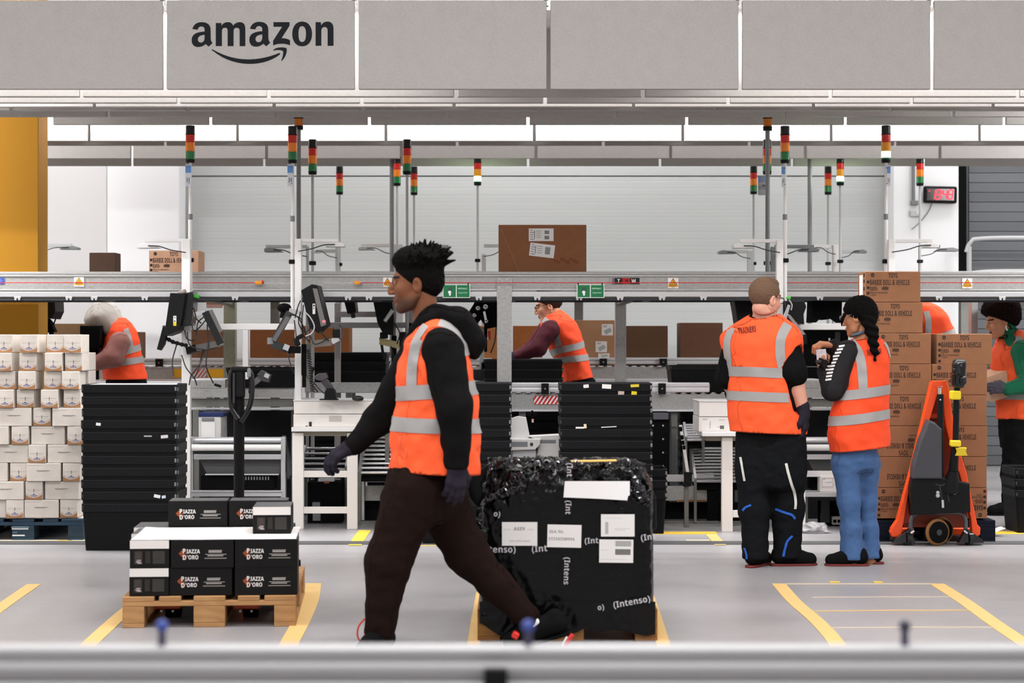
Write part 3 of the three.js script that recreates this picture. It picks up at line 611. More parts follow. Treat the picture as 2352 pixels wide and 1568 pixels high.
// a box whose front face covers the given corners at dz and goes back by depth
function pb(mb, r, x0, y0, x1, y1, depth, dz = 0, bevel = 0.004) {
  const a = r(x0, y1, dz), b = r(x1, y0, dz), w = b[0] - a[0], h = b[1] - a[1];
  const p = [(a[0] + b[0]) / 2, (a[1] + b[1]) / 2, dz - depth / 2];
  return bevel ? mb.rbox(w, h, depth, bevel, p, undefined, 1) : mb.box(w, h, depth, p);
}
const part = (name, m, t, r, x0, y0, x1, y1, depth, dz = 0, bevel = 0.004) => pb(new MB(), r, x0, y0, x1, y1, depth, dz, bevel).build(name, m, t);

// ---------------------------------------------------------------- overhead belt conveyor
{
  const d = 14.2, { t, r } = onFloor('overhead_conveyor', 1176, d, 'long galvanized overhead conveyor crossing the whole hall above the work benches', 'conveyor');
  const L = 11, yT = Y(624, d), yB = Y(683, d);
  const rail = (z, face) => {
    const m = new MB();
    m.box(L, yT - yB, 0.02, [0, (yT + yB) / 2, z]);
    m.rbox(L, 0.024, 0.05, 0.006, [0, yT - 0.012, z], undefined, 1);
    m.build('side_rail', MT.zinc, t);
    for (const [y, h, o] of [[Y(633.5, d), 0.012, 0.016], [Y(666, d), 0.008, 0.014], [Y(676, d), 0.036, 0.02]]) new MB().rbox(L, h, 0.014, 0.004, [0, y, z + face * o], undefined, 1).build('rail_rib', MT.alu, t);
  };
  rail(0, 1); rail(-0.56, -1);
  new MB().rbox(L, 0.006, 0.5, 0.002, [0, yT - 0.045, -0.28]).build('belt', MT.blackMatt, t);
  new MB().rbox(L, 0.05, 0.5, 0.004, [0, yT - 0.08, -0.28]).build('bed', MT.zincDark, t);
  new MB().rbox(L, 0.022, 0.05, 0.004, [0, Y(687, d), -0.01]).build('under_rail', MT.darkGrey, t);
  new MB().rbox(L, 0.022, 0.05, 0.004, [0, Y(687, d), -0.55]).build('under_rail', MT.darkGrey, t);
  for (const px of [42, 160, 218, 334, 541, 800, 848, 1100, 1234, 1330, 1424, 1520, 1615, 1882, 2155, 2300]) {
    const m = new MB(), p = r(px, 683, 0);
    m.rbox(0.05, 0.014, 0.02, 0.003, [p[0], p[1], 0.018], undefined, 1);
    for (const s of [-1, 1]) m.cyl(0.009, 0.009, 0.012, [p[0] + s * 0.013, p[1] - 0.012, 0.024], [Math.PI / 2, 0, 0], 8);
    m.build('bracket', MT.alu, t);
  }
  for (let x = -5; x <= 5; x += 1) new MB().rbox(0.05, 0.03, 0.54, 0.004, [x, yB - 0.005, -0.28], undefined, 1).build('cross_member', MT.zincDark, t);
  for (const px of [702, 1575, 1980]) part('joint_plate', MT.zinc, t, r, px, 636, px + 26, 664, 0.004, 0.0145, 0.001);
  // portal posts
  const post = (x, z, w, y1, pm = MT.zinc) => {
    const m = new MB(); m.rbox(w, y1, 0.012, 0.003, [x, y1 / 2, z + 0.05], undefined, 1).box(0.012, y1, 0.09, [x - w / 2 + 0.006, y1 / 2, z]).box(0.012, y1, 0.09, [x + w / 2 - 0.006, y1 / 2, z]); m.rbox(w + 0.08, 0.012, 0.16, 0.003, [x, 0.006, z], undefined, 1);
    m.build('post', pm, t);
  };
  const xf = r(1158.5, 700, 0)[0];
  post(xf, 0.035, 0.105, Y(688, d));
  part('head_plate', MT.zinc, t, r, 1141, 637, 1176, 690, 0.004, 0.032, 0.001);
  for (const [px, py] of [[1147, 641], [1165, 641], [1147, 661], [1165, 661]]) new MB().cyl(0.006, 0.006, 0.006, r(px, py, 0.035), [Math.PI / 2, 0, 0], 8).build('bolt', MT.steel, t);
  const back = (px, w, m) => post(X(px, d + 1.16), -1.16, w, 1.7, m);
  back(1425, 0.085); back(529, 0.09, mat(0x9d9a84, 0.5, 0.3, { map: zincTex })); back(2235, 0.05); back(-120, 0.1);
  for (const x of [X(1425, d + 1.16), X(529, d + 1.16)]) new MB().rbox(0.06, 0.05, 1.1, 0.004, [x, yB - 0.008, -0.62]).build('yoke', MT.zincDark, t);
}
// rear overhead conveyor, seen only in slits
{
  const d = 18.1, { t } = onFloor('overhead_conveyor', 1176, d, 'second overhead conveyor standing behind the long galvanized one, mostly hidden by it', 'conveyor');
  for (const z of [0.12, -0.32]) new MB().rbox(11, 0.19, 0.03, 0.004, [0, 1.88, z], undefined, 1).build('side_rail', MT.zinc, t);
  new MB().rbox(11, 0.02, 0.42, 0.004, [0, 1.86, -0.1], undefined, 1).build('belt', MT.blackMatt, t);
  for (const x of [-4.4, -2.2, 0.62, 4.2]) new MB().rbox(0.08, 1.79, 0.08, 0.004, [x, 0.895, -0.1], undefined, 1).build('post', MT.zincDark, t);
}
// emergency pull cords and what hangs on them
const cord = (a, b, y, label) => { const { t, r } = base('pull_cord', a, y, 14.16, label, 'pull cord'); const m = new MB(); m.rod(r(a, y, 0.02), r(b, y, 0.02), 0.0032); m.build('cord', MT.red, t); for (const px of [a + 3, b - 3]) new MB().rbox(0.014, 0.014, 0.03, 0.003, r(px, y, 0.006), undefined, 1).build('eyelet', MT.alu, t); return [t, r]; };
{
  let [t, r] = cord(-60, 590, 649, 'red pull cord along the overhead conveyor above the stacked white cartons');
  new MB().rbox(0.05, 0.026, 0.018, 0.004, r(594, 649, 0.02)).build('tensioner', mat(0xe79312, 0.5), t);
  new MB().rod(r(602, 648, 0.02), r(606, 647, 0.02), 0.012).build('spring', MT.red, t);
  new MB().tube([r(598, 650, 0.02), r(625, 650.5, 0.02), r(668, 651, 0.02)], 0.0025).build('wire', MT.alu, t);
  [t, r] = cord(826, 2440, 649, 'red pull cord running behind the walking man and past the green hand signs');
  new MB().rbox(0.04, 0.026, 0.018, 0.004, r(820, 649, 0.02)).build('tensioner', mat(0xe79312, 0.5), t);
  new MB().tube([r(744, 649.5, 0.02), r(780, 650, 0.02), r(814, 649.5, 0.02)], 0.0025).build('wire', MT.alu, t);
}
// stickers and signs on the overhead conveyor
const warnTex = canvasTex(128, 128, (g) => {
  g.fillStyle = '#efe9e6'; g.fillRect(0, 0, 128, 128);
  g.fillStyle = '#e9a10e'; g.beginPath(); g.moveTo(64, 10); g.lineTo(112, 84); g.lineTo(16, 84); g.closePath(); g.fill(); g.strokeStyle = '#3a2a08'; g.lineWidth = 6; g.stroke();
  g.strokeStyle = '#4a3408'; g.lineWidth = 5; g.beginPath(); g.moveTo(50, 74); g.quadraticCurveTo(64, 40, 70, 50); g.lineTo(78, 72); g.stroke();
  g.fillStyle = '#e9a10e'; g.fillRect(4, 88, 120, 22); g.fillStyle = '#6b4a06'; g.fillRect(16, 93, 96, 4); g.fillRect(26, 101, 76, 4); g.fillStyle = '#444'; g.fillRect(50, 115, 30, 5);
});
const onBeam = (name, x0, y0, x1, y1, tex, label, dz = 0.016, more) => { const { t, r } = base(name, (x0 + x1) / 2, y1, 14.2, label, 'sign'); const a = r(x0, y1, dz), b = r(x1, y0, dz); new MB().box(b[0] - a[0], b[1] - a[1], 0.003, [(a[0] + b[0]) / 2, (a[1] + b[1]) / 2, dz]).build('plate', MT.paper, t); print('face', tex, b[0] - a[0], b[1] - a[1], [(a[0] + b[0]) / 2, (a[1] + b[1]) / 2, dz + 0.0022], t, 0, more); return [t, r]; };
onBeam('warning_sticker', 170, 636, 193, 658, warnTex, 'yellow triangle warning sticker on the conveyor above the stacked white cartons', 0.0145);
onBeam('warning_sticker', 880, 637, 900, 659, warnTex, 'yellow triangle warning sticker half hidden by the face of the walking man', 0.0145);
onBeam('warning_sticker', 1534, 638, 1558, 662, warnTex, 'yellow triangle warning sticker on the conveyor beside the black and red maker plate', 0.0145);
onBeam('warning_sticker', 2210, 639, 2233, 662, warnTex, 'yellow triangle warning sticker above the woman with the green sleeves', 0.0145);
onBeam('blue_sticker', -14, 638, 10, 652, canvasTex(64, 40, (g) => { g.fillStyle = '#2440a8'; g.fillRect(0, 0, 64, 40); g.fillStyle = '#7f9be8'; for (let i = 0; i < 4; i++) g.fillRect(8, 7 + i * 8, 36 + (i % 2) * 12, 3); }), 'small blue sticker on the conveyor at the picture edge above the cartons', 0.0145);
const stopTex = canvasTex(256, 128, (g) => {
  g.fillStyle = '#e8efe9'; g.fillRect(0, 0, 256, 128); g.fillStyle = '#1d7344'; g.fillRect(6, 6, 116, 116); g.fillRect(130, 6, 120, 116);
  g.fillStyle = '#35564a'; g.beginPath(); g.arc(68, 48, 22, 0, 7); g.fill();
  g.fillStyle = '#eef2ee'; g.beginPath(); g.arc(64, 74, 15, 0, 7); g.fill(); g.fillRect(58, 84, 17, 22); g.beginPath(); g.moveTo(48, 70); g.lineTo(58, 58); g.lineTo(64, 86); g.fill();
  g.fillStyle = '#cfe3d6'; g.font = 'bold 19px sans-serif'; g.fillText('NOTHALT', 142, 46); g.font = 'italic 17px sans-serif'; g.fillText('Zugschalter', 142, 84);
});
for (const [x0, x1, label] of [[1017, 1080, 'green hand sign hanging from the pull cord right behind the walking man\'s head'], [1325, 1388, 'green hand sign hanging from the pull cord above the bending worker']]) {
  const [t, r] = onBeam('stop_sign', x0, 653, x1, 684, stopTex, label, 0.046);
  for (const px of [x0 + 3, x1 - 5]) new MB().rod(r(px, 655, 0.046), r(px, 648, 0.05), 0.004).build('hook', MT.blackMatt, t);
}
onBeam('maker_plate', 1400, 638, 1469, 652, canvasTex(280, 56, (g) => { g.fillStyle = '#c9c7c6'; g.fillRect(0, 0, 280, 56); g.fillStyle = '#151515'; g.fillRect(52, 0, 68, 56); g.fillRect(190, 0, 90, 56); for (let i = 0; i < 6; i++) g.fillRect(i * 9, 0, 3 + i * 0.9, 56); g.fillStyle = '#a31a1c'; g.fillRect(118, 0, 74, 56); g.fillStyle = '#5a0f10'; g.fillRect(150, 16, 22, 22); g.fillStyle = '#f0f0f0'; g.font = 'bold 46px sans-serif'; g.fillText('T', 72, 44); g.fillText('W', 204, 44); g.fillStyle = '#b02020'; g.font = 'bold 10px sans-serif'; }), 'black, red and white maker plate with letters T and W on the conveyor', 0.0145);
{ const { t, r } = base('cable_slot', 1262, 670, 14.2, 'long black cable grommet in the conveyor flank above the bending worker', 'grommet'); new MB().rbox(0.19, 0.009, 0.01, 0.003, r(1262, 666.5, 0.014), [0, 0, 0.02]).build('slot', MT.blackMatt, t); }

// ---------------------------------------------------------------- signal towers, beacons and task lamps
function signalTower(px, yTop, yPoleEnd, d, label, { lit = false, clampY = 0, card = null, slim = false } = {}) {
  const sz = d > 16.5 ? 0.268 / 0.265 : 1, H = 0.265 * sz, top = Y(yTop, d), low = d > 14.5 ? 0 : Y(yPoleEnd, d), t = thing('signal_tower', [X(px, d), low, -d], label, 'signal light', 'signal towers over the benches'), y0 = top - low - H;
  new MB().rod([0, 0, 0], [0, y0 * 0.62, 0], 0.0145).rod([0, y0 * 0.62, 0], [0, y0 + 0.01, 0], 0.011).build('pole', d < 14.5 ? MT.white : MT.lightGrey, t);
  new MB().rod([0, y0 * 0.6, 0], [0, y0 * 0.64, 0], 0.0165).build('pole_joint', MT.midGrey, t);
  const seg = (name, a, b, r, m) => new MB().cyl(r, r, (b - a) * H - 0.003, [0, y0 + ((a + b) / 2) * H, 0]).build(name, m, t);
  const ring = (a) => new MB().cyl(0.0345, 0.0345, 0.006, [0, y0 + a * H, 0]).build('ring', MT.black, t);
  new MB().cyl(0.031, 0.033, 0.07 * H, [0, y0 + 0.035 * H, 0]).build('socket', MT.black, t);
  if (lit) {
    seg('green_lens', 0.08, 0.14, 0.033, MT.greenLens); seg('lit_lens', 0.14, 0.31, 0.034, MT.greenGlow);
    const p = new THREE.PointLight(0xd8ffcc, 0.35); p.position.set(X(px, d), low + y0 + 0.22 * H, -d); p.shadow.radius = 1; p.name = 'lamp_light'; scene.add(p);
  } else seg('green_lens', 0.08, 0.31, 0.033, MT.greenLens);
  seg('amber_lens', 0.32, 0.55, 0.033, lit ? mat(0xe89a10, 0.3) : MT.amberLens); seg('red_lens', 0.56, 0.76, 0.033, MT.redLens);
  for (const a of [0.315, 0.555]) new MB().cyl(0.0338, 0.0338, 0.004, [0, y0 + a * H, 0]).build('ring', a < 0.4 ? MT.amberLens : MT.redLens, t);
  ring(0.08); ring(0.77);
  new MB().cyl(0.033, 0.033, 0.2 * H, [0, y0 + 0.88 * H, 0]).cyl(0.034, 0.03, 0.03 * H, [0, y0 + 0.99 * H, 0]).build('cap', MT.blackGloss, t);
  if (clampY) new MB().rbox(0.05, 0.03, 0.05, 0.006, [0, Y(clampY, d) - low, 0]).build('clamp', MT.black, t);
  if (card) {
    const [x0, y0c, x1, y1c] = card, w = (x1 - x0) * d / F, h = (y1c - y0c) * d / F, cx = X((x0 + x1) / 2, d) - X(px, d), cy = Y((y0c + y1c) / 2, d) - low;
    new MB().box(w, h, 0.004, [cx, cy, 0.02]).build('card', MT.paper, t);
    print('card_face', canvasTex(32, 128, (g) => { g.fillStyle = '#dfe3ea'; g.fillRect(0, 0, 32, 128); g.fillStyle = '#6a9ad6'; g.fillRect(0, 6, 32, 44); g.fillStyle = '#4a4a50'; g.fillRect(8, 78, 4, 28); g.fillRect(15, 90, 3, 4); g.fillRect(20, 78, 4, 28); }), w, h, [cx, cy, 0.0225], t);
    for (const yy of [y0c + 6, y1c - 6]) new MB().rbox(0.016, 0.006, 0.03, 0.002, [cx * 0.45, Y(yy, d) - low, 0.008]).build('card_clip', MT.midGrey, t);
  }
  return t;
}
const R1D = 14.047, R2D = 14.95, R3D = 17.8, R4D = 18.6;
signalTower(437, 289, 700, R1D, 'nearest unlit signal tower over the stacked white cartons, with a blue and white card', { clampY: 597, card: [427, 378, 440, 428] });
signalTower(672, 290, 710, R1D, 'nearest unlit signal tower on the white desk monitor post, blue card below', { clampY: 601, card: [661, 378, 674, 428] });
signalTower(1803, 290, 700, R1D, 'nearest unlit signal tower above the standing man, with a blue card', { clampY: 598, card: [1794, 381, 1802, 430] });
signalTower(2035, 289, 700, R1D, 'nearest signal tower with its green lamp lit, above the woman with the ponytail', { lit: true, clampY: 600, card: [2036, 380, 2044, 428] });
signalTower(718, 321, 660, R2D, 'unlit signal tower on a grey pole, just behind the post with the desk monitor', { clampY: 604 });
signalTower(935, 321, 660, R2D, 'tallest unlit signal tower in the cluster over the walking man', { clampY: 0 });
signalTower(1762, 321, 660, R2D, 'unlit signal tower half hidden by the pole of an amber beacon', { clampY: 604 });
signalTower(780, 382, 700, R4D, 'small distant unlit signal tower between the desk monitor and the walking man', { clampY: 607 });
signalTower(951, 383, 700, R4D, 'lowest signal tower in the cluster over the walking man');
signalTower(912, 359, 700, R3D, 'signal tower next to the amber beacon over the walking man');
signalTower(1097, 358, 700, R3D, 'signal tower with its green lamp lit, next to the big carton on the conveyor', { lit: true, clampY: 598 });
signalTower(1731, 381, 700, R4D, 'small distant unlit signal tower beside a grey hanging sign', { clampY: 605 });
signalTower(1902, 382, 700, R4D, 'small unlit signal tower just beside the farther one with a lit green lamp', { clampY: 605 });
signalTower(1930, 358, 700, R3D, 'farther signal tower with lit green lamp, above the gap between the two people talking', { lit: true, clampY: 600 });
signalTower(2113, 359, 700, R3D, 'unlit signal tower next to the red digital clock', { clampY: 600 });
function beacon(px, yTop, yBase, d, label, dome) {
  const low = 0, H = Y(yTop, d) - Y(yBase, d), t = thing('beacon', [X(px, d), low, -d], label, 'beacon light'), y0 = Y(yBase, d) - low;
  new MB().rod([0, 0, 0], [0, y0, 0], d < 15.5 ? 0.017 : 0.02).build('pole', MT.midGrey, t);
  new MB().cyl(0.034, 0.036, H * 0.3, [0, y0 + H * 0.15, 0]).build('socket', MT.black, t);
  if (dome) new MB().sph(0.034, [0.008, y0 + H * 0.6, 0], [1, 0.9, 1]).cyl(0.034, 0.034, H * 0.3, [0, y0 + H * 0.42, 0]).build('lens', MT.amberCap, t);
  else { new MB().cyl(0.032, 0.031, H * 0.55, [0, y0 + H * 0.57, 0]).build('lens', MT.amberCap, t); new MB().cyl(0.035, 0.035, H * 0.14, [0, y0 + H * 0.92, 0]).build('cap', MT.black, t); }
}
beacon(686, 268, 298, 14.9, 'amber beacon with black cap on a thick grey pole behind the desk monitor post', false);
beacon(1763, 268, 300, 14.85, 'amber beacon with black cap on a grey pole above the standing man', false);
beacon(900, 346, 363, 17.85, 'small domed amber beacon in the cluster over the walking man', true);
beacon(1860, 346, 364, 17.85, 'small domed amber beacon on a thin pole right of centre, before the pale wall', true);
{ const { t, r } = base('hanging_sign', 1750, 448, 14.9, 'small grey and blue sign plate clamped to the beacon pole above the standing man', 'sign'); part('plate', mat(0xb9bcc2, 0.6), t, r, 1741, 405, 1759, 448, 0.006, 0); new MB().rod(r(1750, 426, -0.006), [r(1762, 0)[0], r(0, 426)[1], 0.05], 0.008).build('clamp', MT.midGrey, t); print('face', canvasTex(64, 128, (g) => { g.fillStyle = '#b4b6ba'; g.fillRect(0, 0, 64, 128); g.fillStyle = '#8f9ec0'; g.fillRect(0, 0, 64, 40); g.fillStyle = '#5b5d63'; g.font = 'bold 30px sans-serif'; g.fillText('11-15', 2, 90, 60); }), 18 * 15 / F, 43 * 15 / F, r(1750, 426.5, 0.004), t); }

function taskLamp(postX0, postX1, yTop, yBottom, armX, yArm, headX0, headX1, headY, d, label, m, { floor = d > 14.5, post = true, headM = MT.whiteDull, armH = 8 } = {}) {
  const px = (postX0 + postX1) / 2, { t, r, s } = floor ? onFloor('task_lamp', px, d, label, 'lamp') : base('task_lamp', px, yBottom, d, label, 'lamp');
  if (!post) { const a = r(px, yArm + 4, 0); new MB().rod([0, 0, -0.015], [0, a[1], -0.015], 0.012).build('pole', m, t); } else { const a = r(px, yTop, 0), b = floor ? [0, 0, 0] : r(px, yBottom, 0), w = (postX1 - postX0) * s; new MB().rbox(w, a[1] - b[1], 0.06, 0.005, [0, (a[1] + b[1]) / 2, -0.03]).build('post', m, t); }
  part('arm', m, t, r, Math.min(px, armX), yArm, Math.max(px, armX), yArm + armH, 0.03, -0.01, 0.003);
  const dir = Math.sign((headX0 + headX1) / 2 - px), h = new MB(), wd = (headX1 - headX0) * s;
  const sh = poly([[-wd / 2, -0.008], [wd / 2, -0.008], [wd / 2 * (dir > 0 ? 1 : 0.6), 0.006], [wd / 4 * dir, 0.02], [-wd / 2 * (dir > 0 ? 0.6 : 1), 0.012]]);
  h.extrude(sh, 0.14, [(r(headX0, 0)[0] + r(headX1, 0)[0]) / 2, r(0, headY)[1], -0.13], undefined, 0.003); h.build('lamp_head', headM, t);
  const c0 = r((headX0 + headX1) / 2, headY - 2, 0.02), c1 = r(px, headY + 14, 0.035);
  new MB().tube([c0, [c0[0] * 0.7, c0[1] - 0.005, 0.025], [c0[0] * 0.4, c1[1] + 0.02, 0.03], c1], 0.004).build('cable', MT.darkGrey, t);
  return { t, r };
}
taskLamp(417, 437, 548, 905, 333, 548, 316, 364, 566, 13.95, 'white task lamp on the square white post beside the stack of black totes', MT.white, { floor: true, headM: MT.white });
taskLamp(677, 692, 548, 921, 776, 548, 748, 790, 563, 13.95, 'white task lamp on the square white post with the desk monitor', MT.white, { headM: MT.white });
taskLamp(1784, 1799, 550, 925, 1699, 549, 1686, 1730, 566, 13.95, 'white task lamp reaching away from the post above the standing man', MT.white, { headM: MT.white });
taskLamp(2041, 2056, 549, 925, 2142, 549, 2122, 2155, 565, 13.95, 'white task lamp above the topmost brown toy carton', MT.white, { headM: MT.white });
taskLamp(697, 714, 575, 700, 610, 562, 608, 648, 575, 15.0, 'grey task lamp behind the white post with the desk monitor', MT.lightGrey, { post: false, headM: MT.midGrey });
taskLamp(770, 778, 566, 700, 718, 572, 715, 735, 578, 18.5, 'small distant grey task lamp before the pale wall beside the desk monitor post', MT.lightGrey);
taskLamp(905, 925, 560, 700, 829, 559, 824, 860, 571, 17.9, 'distant pale task lamp reaching out in front of the walking man\'s forehead', MT.whiteDull, { headM: MT.lightGrey });
taskLamp(960, 975, 562, 690, 1030, 562, 1005, 1036, 578, 15.0, 'grey task lamp partly hidden by the hair of the walking man', MT.lightGrey, { headM: MT.midGrey });
taskLamp(1106, 1116, 583, 700, 1177, 560, 1156, 1184, 575, 17.9, 'distant task lamp with a bright head next to the big carton', MT.lightGrey, { headM: MT.white });
taskLamp(1771, 1788, 566, 690, 1870, 562, 1836, 1880, 574, 15.0, 'grey task lamp behind the post above the standing man', MT.midGrey, { headM: MT.midGrey });
taskLamp(1717, 1731, 575, 700, 1657, 573, 1652, 1690, 580, 18.5, 'small distant grey task lamp farthest to the side, above the standing man\'s head', MT.lightGrey, { headM: MT.midGrey });
taskLamp(1913, 1926, 562, 700, 1865, 562, 1862, 1884, 570, 17.9, 'distant pale task lamp between the two middle signal towers', MT.whiteDull);
taskLamp(1929, 1934, 575, 700, 1985, 573, 1958, 1990, 578, 18.55, 'distant grey task lamp pointing towards the ponytail woman\'s side', MT.lightGrey, { post: false, headM: MT.midGrey });
taskLamp(2111, 2115, 570, 700, 2160, 562, 2150, 2200, 574, 17.9, 'distant grey task lamp in front of the roller door edge', MT.midGrey, { post: false, headM: MT.midGrey });
taskLamp(40, 60, 562, 700, 165, 559, 137, 178, 570, 18.55, 'distant grey task lamp poking out from behind the yellow pillar', MT.lightGrey, { headM: MT.midGrey });
// ---------------------------------------------------------------- roller conveyors behind the benches
const rollerGeo = (len, r) => new MB().cyl(r, r, len, [0, 0, 0], [Math.PI / 2, 0, 0], 10).geo();
const bracketOn = (t, r, px, y0, y1, dz, w = 17) => { const m = new MB(); pb(m, r, px - w / 2, y0, px + w / 2, y1, 0.04, dz + 0.04, 0.003); m.build('rail_bracket', MT.black, t); new MB().cyl(0.006, 0.006, 0.006, r(px, (y0 + y1) / 2, dz + 0.043), [Math.PI / 2, 0, 0], 8).build('bolt', MT.steel, t); };
function rollerLine(d, x0, x1, segs, { yRail, yRollers, panel, brackets, depth, label, stickers, rollersFrom, rollersTo, feet, railM = MT.aluBright }) {
  const { t, r } = onFloor('roller_conveyor', (x0 + x1) / 2, d, label, 'conveyor');
  for (const [a, b] of segs) {
    for (const z of [0, -depth]) { const m = new MB(); pb(m, r, a, yRail[0], b, (yRail[0] + yRail[1]) / 2 - 1, 0.03, z + 0.03, 0.008); pb(m, r, a, (yRail[0] + yRail[1]) / 2 + 1, b, yRail[1], 0.03, z + 0.03, 0.008); pb(m, r, a, yRail[0] + 3, b, yRail[1] - 3, 0.02, z + 0.02, 0); m.build('guide_rail', railM, t); if (z) break; }
  }
  { const m = new MB(); pb(m, r, x0, panel[0], x1, panel[1], 0.012, 0, 0.002); m.build('side_panel', MT.zinc, t); part('flange', MT.aluBright, t, r, x0, panel[1] - 1, x1, panel[1] + 3, 0.05, 0.03, 0.002); }
  { const m = new MB(); pb(m, r, x0, panel[0], x1, panel[1], 0.012, -depth, 0.002); m.build('side_panel', MT.zinc, t); }
  for (const px of brackets) bracketOn(t, r, px, yRail[0] + 2, yRail[1] + 4, 0.03);
  const g = rollerGeo(depth - 0.02, 0.024), yy = r(0, yRollers)[1] - 0.022;
  for (let px = rollersFrom; px < rollersTo; px += 0.075 * F / d) { const m = add('roller', g, MT.steel, t); m.position.set(r(px, 0)[0], yy, -depth / 2 - 0.006); }
  for (const px of feet) { const m = new MB(), a = r(px, panel[1] + 2, 0); for (const z of [-0.04, -depth + 0.02]) { m.rbox(0.05, a[1] - 0.01, 0.05, 0.004, [a[0], (a[1] + 0.01) / 2, z], undefined, 1); m.rbox(0.1, 0.01, 0.09, 0.003, [a[0], 0.005, z], undefined, 1); } m.box(0.04, 0.04, depth, [a[0], a[1] - 0.1, -depth / 2]).build('leg', MT.zincDark, t); }
  return { t, r };
}
const line1 = rollerLine(14.75, 1172, 1668, [[1175, 1630]], { yRail: [878, 901], yRollers: 902, panel: [905, 942], brackets: [1252, 1521], depth: 0.52, rollersFrom: 1180, rollersTo: 1668, feet: [1200, 1549], label: 'front roller conveyor with bright guide rail and red striped sticker' });
print('striped_sticker', canvasTex(256, 96, (g) => { g.fillStyle = '#f2efee'; g.fillRect(0, 0, 256, 96); g.save(); g.beginPath(); g.roundRect(6, 6, 244, 84, 8); g.clip(); g.fillStyle = '#c8242a'; for (let i = -3; i < 9; i++) { g.beginPath(); g.moveTo(i * 42, 96); g.lineTo(i * 42 + 22, 96); g.lineTo(i * 42 + 84, 0); g.lineTo(i * 42 + 62, 0); g.fill(); } g.restore(); g.strokeStyle = '#7d2a2c'; g.lineWidth = 5; g.beginPath(); g.roundRect(3, 3, 250, 90, 10); g.stroke(); g.fillStyle = '#8a5a5c'; for (let i = 0; i < 9; i++) g.fillRect(50 + i * 18, 14, 10, 4); }), 58 * 14.75 / F, 21 * 14.75 / F, line1.r(1254, 918.5, 0.004), line1.t);
{
  const m = new MB(); for (const px of [1200, 1549]) for (const k of [-4, 0, 4]) pb(m, line1.r, px + k - 0.8, 945, px + k + 0.8, 1190, 0.004, -0.012, 0); m.build('leg_groove', MT.midGrey, line1.t);
}
const line2a = rollerLine(17.3, 1175, 2000, [[1175, 2000]], { yRail: [821, 836], yRollers: 841, panel: [842, 871], brackets: [1386, 1524], depth: 0.5, rollersFrom: 1180, rollersTo: 1990, feet: [1240, 1420, 1700, 1950], railM: MT.lightGrey, label: 'rear roller conveyor carrying brown cartons, behind the bending worker' });
part('kick_rail', MT.white, line2a.t, line2a.r, 1175, 874, 2000, 881, 0.04, 0.02);
const line2b = rollerLine(17.3, 110, 1130, [[110, 1130]], { yRail: [822, 838], yRollers: 842, panel: [843, 872], brackets: [365], depth: 0.5, rollersFrom: 240, rollersTo: 1130, feet: [150, 480, 800, 1100], railM: MT.lightGrey, label: 'rear roller conveyor carrying brown cartons, behind the worker in the grey headscarf' });
for (const [x0, x1, c] of [[399, 417, 'y'], [444, 474, 'r'], [478, 514, 'y']]) print('floor_sticker', canvasTex(64, 48, (g) => { g.fillStyle = c === 'y' ? '#d29a12' : '#cfc9c5'; g.fillRect(0, 0, 64, 48); if (c === 'r') { g.fillStyle = '#a8504a'; for (let i = -2; i < 5; i++) { g.beginPath(); g.moveTo(i * 18, 48); g.lineTo(i * 18 + 9, 48); g.lineTo(i * 18 + 40, 0); g.lineTo(i * 18 + 31, 0); g.fill(); } } }), (x1 - x0) * 17.3 / F, 20 * 17.3 / F, line2b.r((x0 + x1) / 2, 857, 0.004), line2b.t);

// ---------------------------------------------------------------- bench frames between the white posts
function benchFrame(x0, x1, d, label) {
  const { t, r } = onFloor('bench_frame', (x0 + x1) / 2, d, label, 'bench');
  const xs = x0 + 86;                                                     // past this the top lies lower
  part('front_panel', MT.zinc, t, r, x0, 873, xs, 892, 0.03, 0); part('front_panel', MT.zinc, t, r, x0, 892, x1, 913, 0.03, 0);
  part('top_sheet', MT.whiteDull, t, r, x0, 871, xs, 874, 0.5, -0.01, 0.002); part('top_sheet', MT.whiteDull, t, r, xs, 890, x1, 893, 0.5, -0.01, 0.002);
  part('under_channel', MT.zincDark, t, r, x0, 915, x1, 934, 0.02, -0.04);
  part('lower_edge', MT.alu, t, r, x0, 936, x1, 941, 0.06, 0);
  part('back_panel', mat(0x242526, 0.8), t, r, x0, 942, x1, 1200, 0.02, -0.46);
  for (const px of [x0 + 6, x1 - 6]) { const a = r(px, 941, 0); new MB().rbox(0.05, a[1], 0.05, 0.004, [a[0], a[1] / 2, -0.26], undefined, 1).build('leg', MT.zincDark, t); }
  return { t, r };
}
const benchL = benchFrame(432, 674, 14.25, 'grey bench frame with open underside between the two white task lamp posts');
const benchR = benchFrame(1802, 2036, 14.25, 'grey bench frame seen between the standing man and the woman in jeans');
// cross bars between the posts
function crossbar(x0, x1, d, label, stub) { const { t, r } = onFloor('crossbar', (x0 + x1) / 2, d, label, 'rail'); part('bar', MT.white, t, r, x0, 743, x1, 757, 0.04, 0); if (stub) part('stub', MT.white, t, r, 557, 757, 570, 871, 0.04, -0.002); return { t, r }; }
crossbar(446, 676, 14.03, 'white crossbar joining the two task lamp posts over the bench', true);
crossbar(1832, 2040, 14.03, 'white crossbar behind the standing man and the woman with the ponytail');
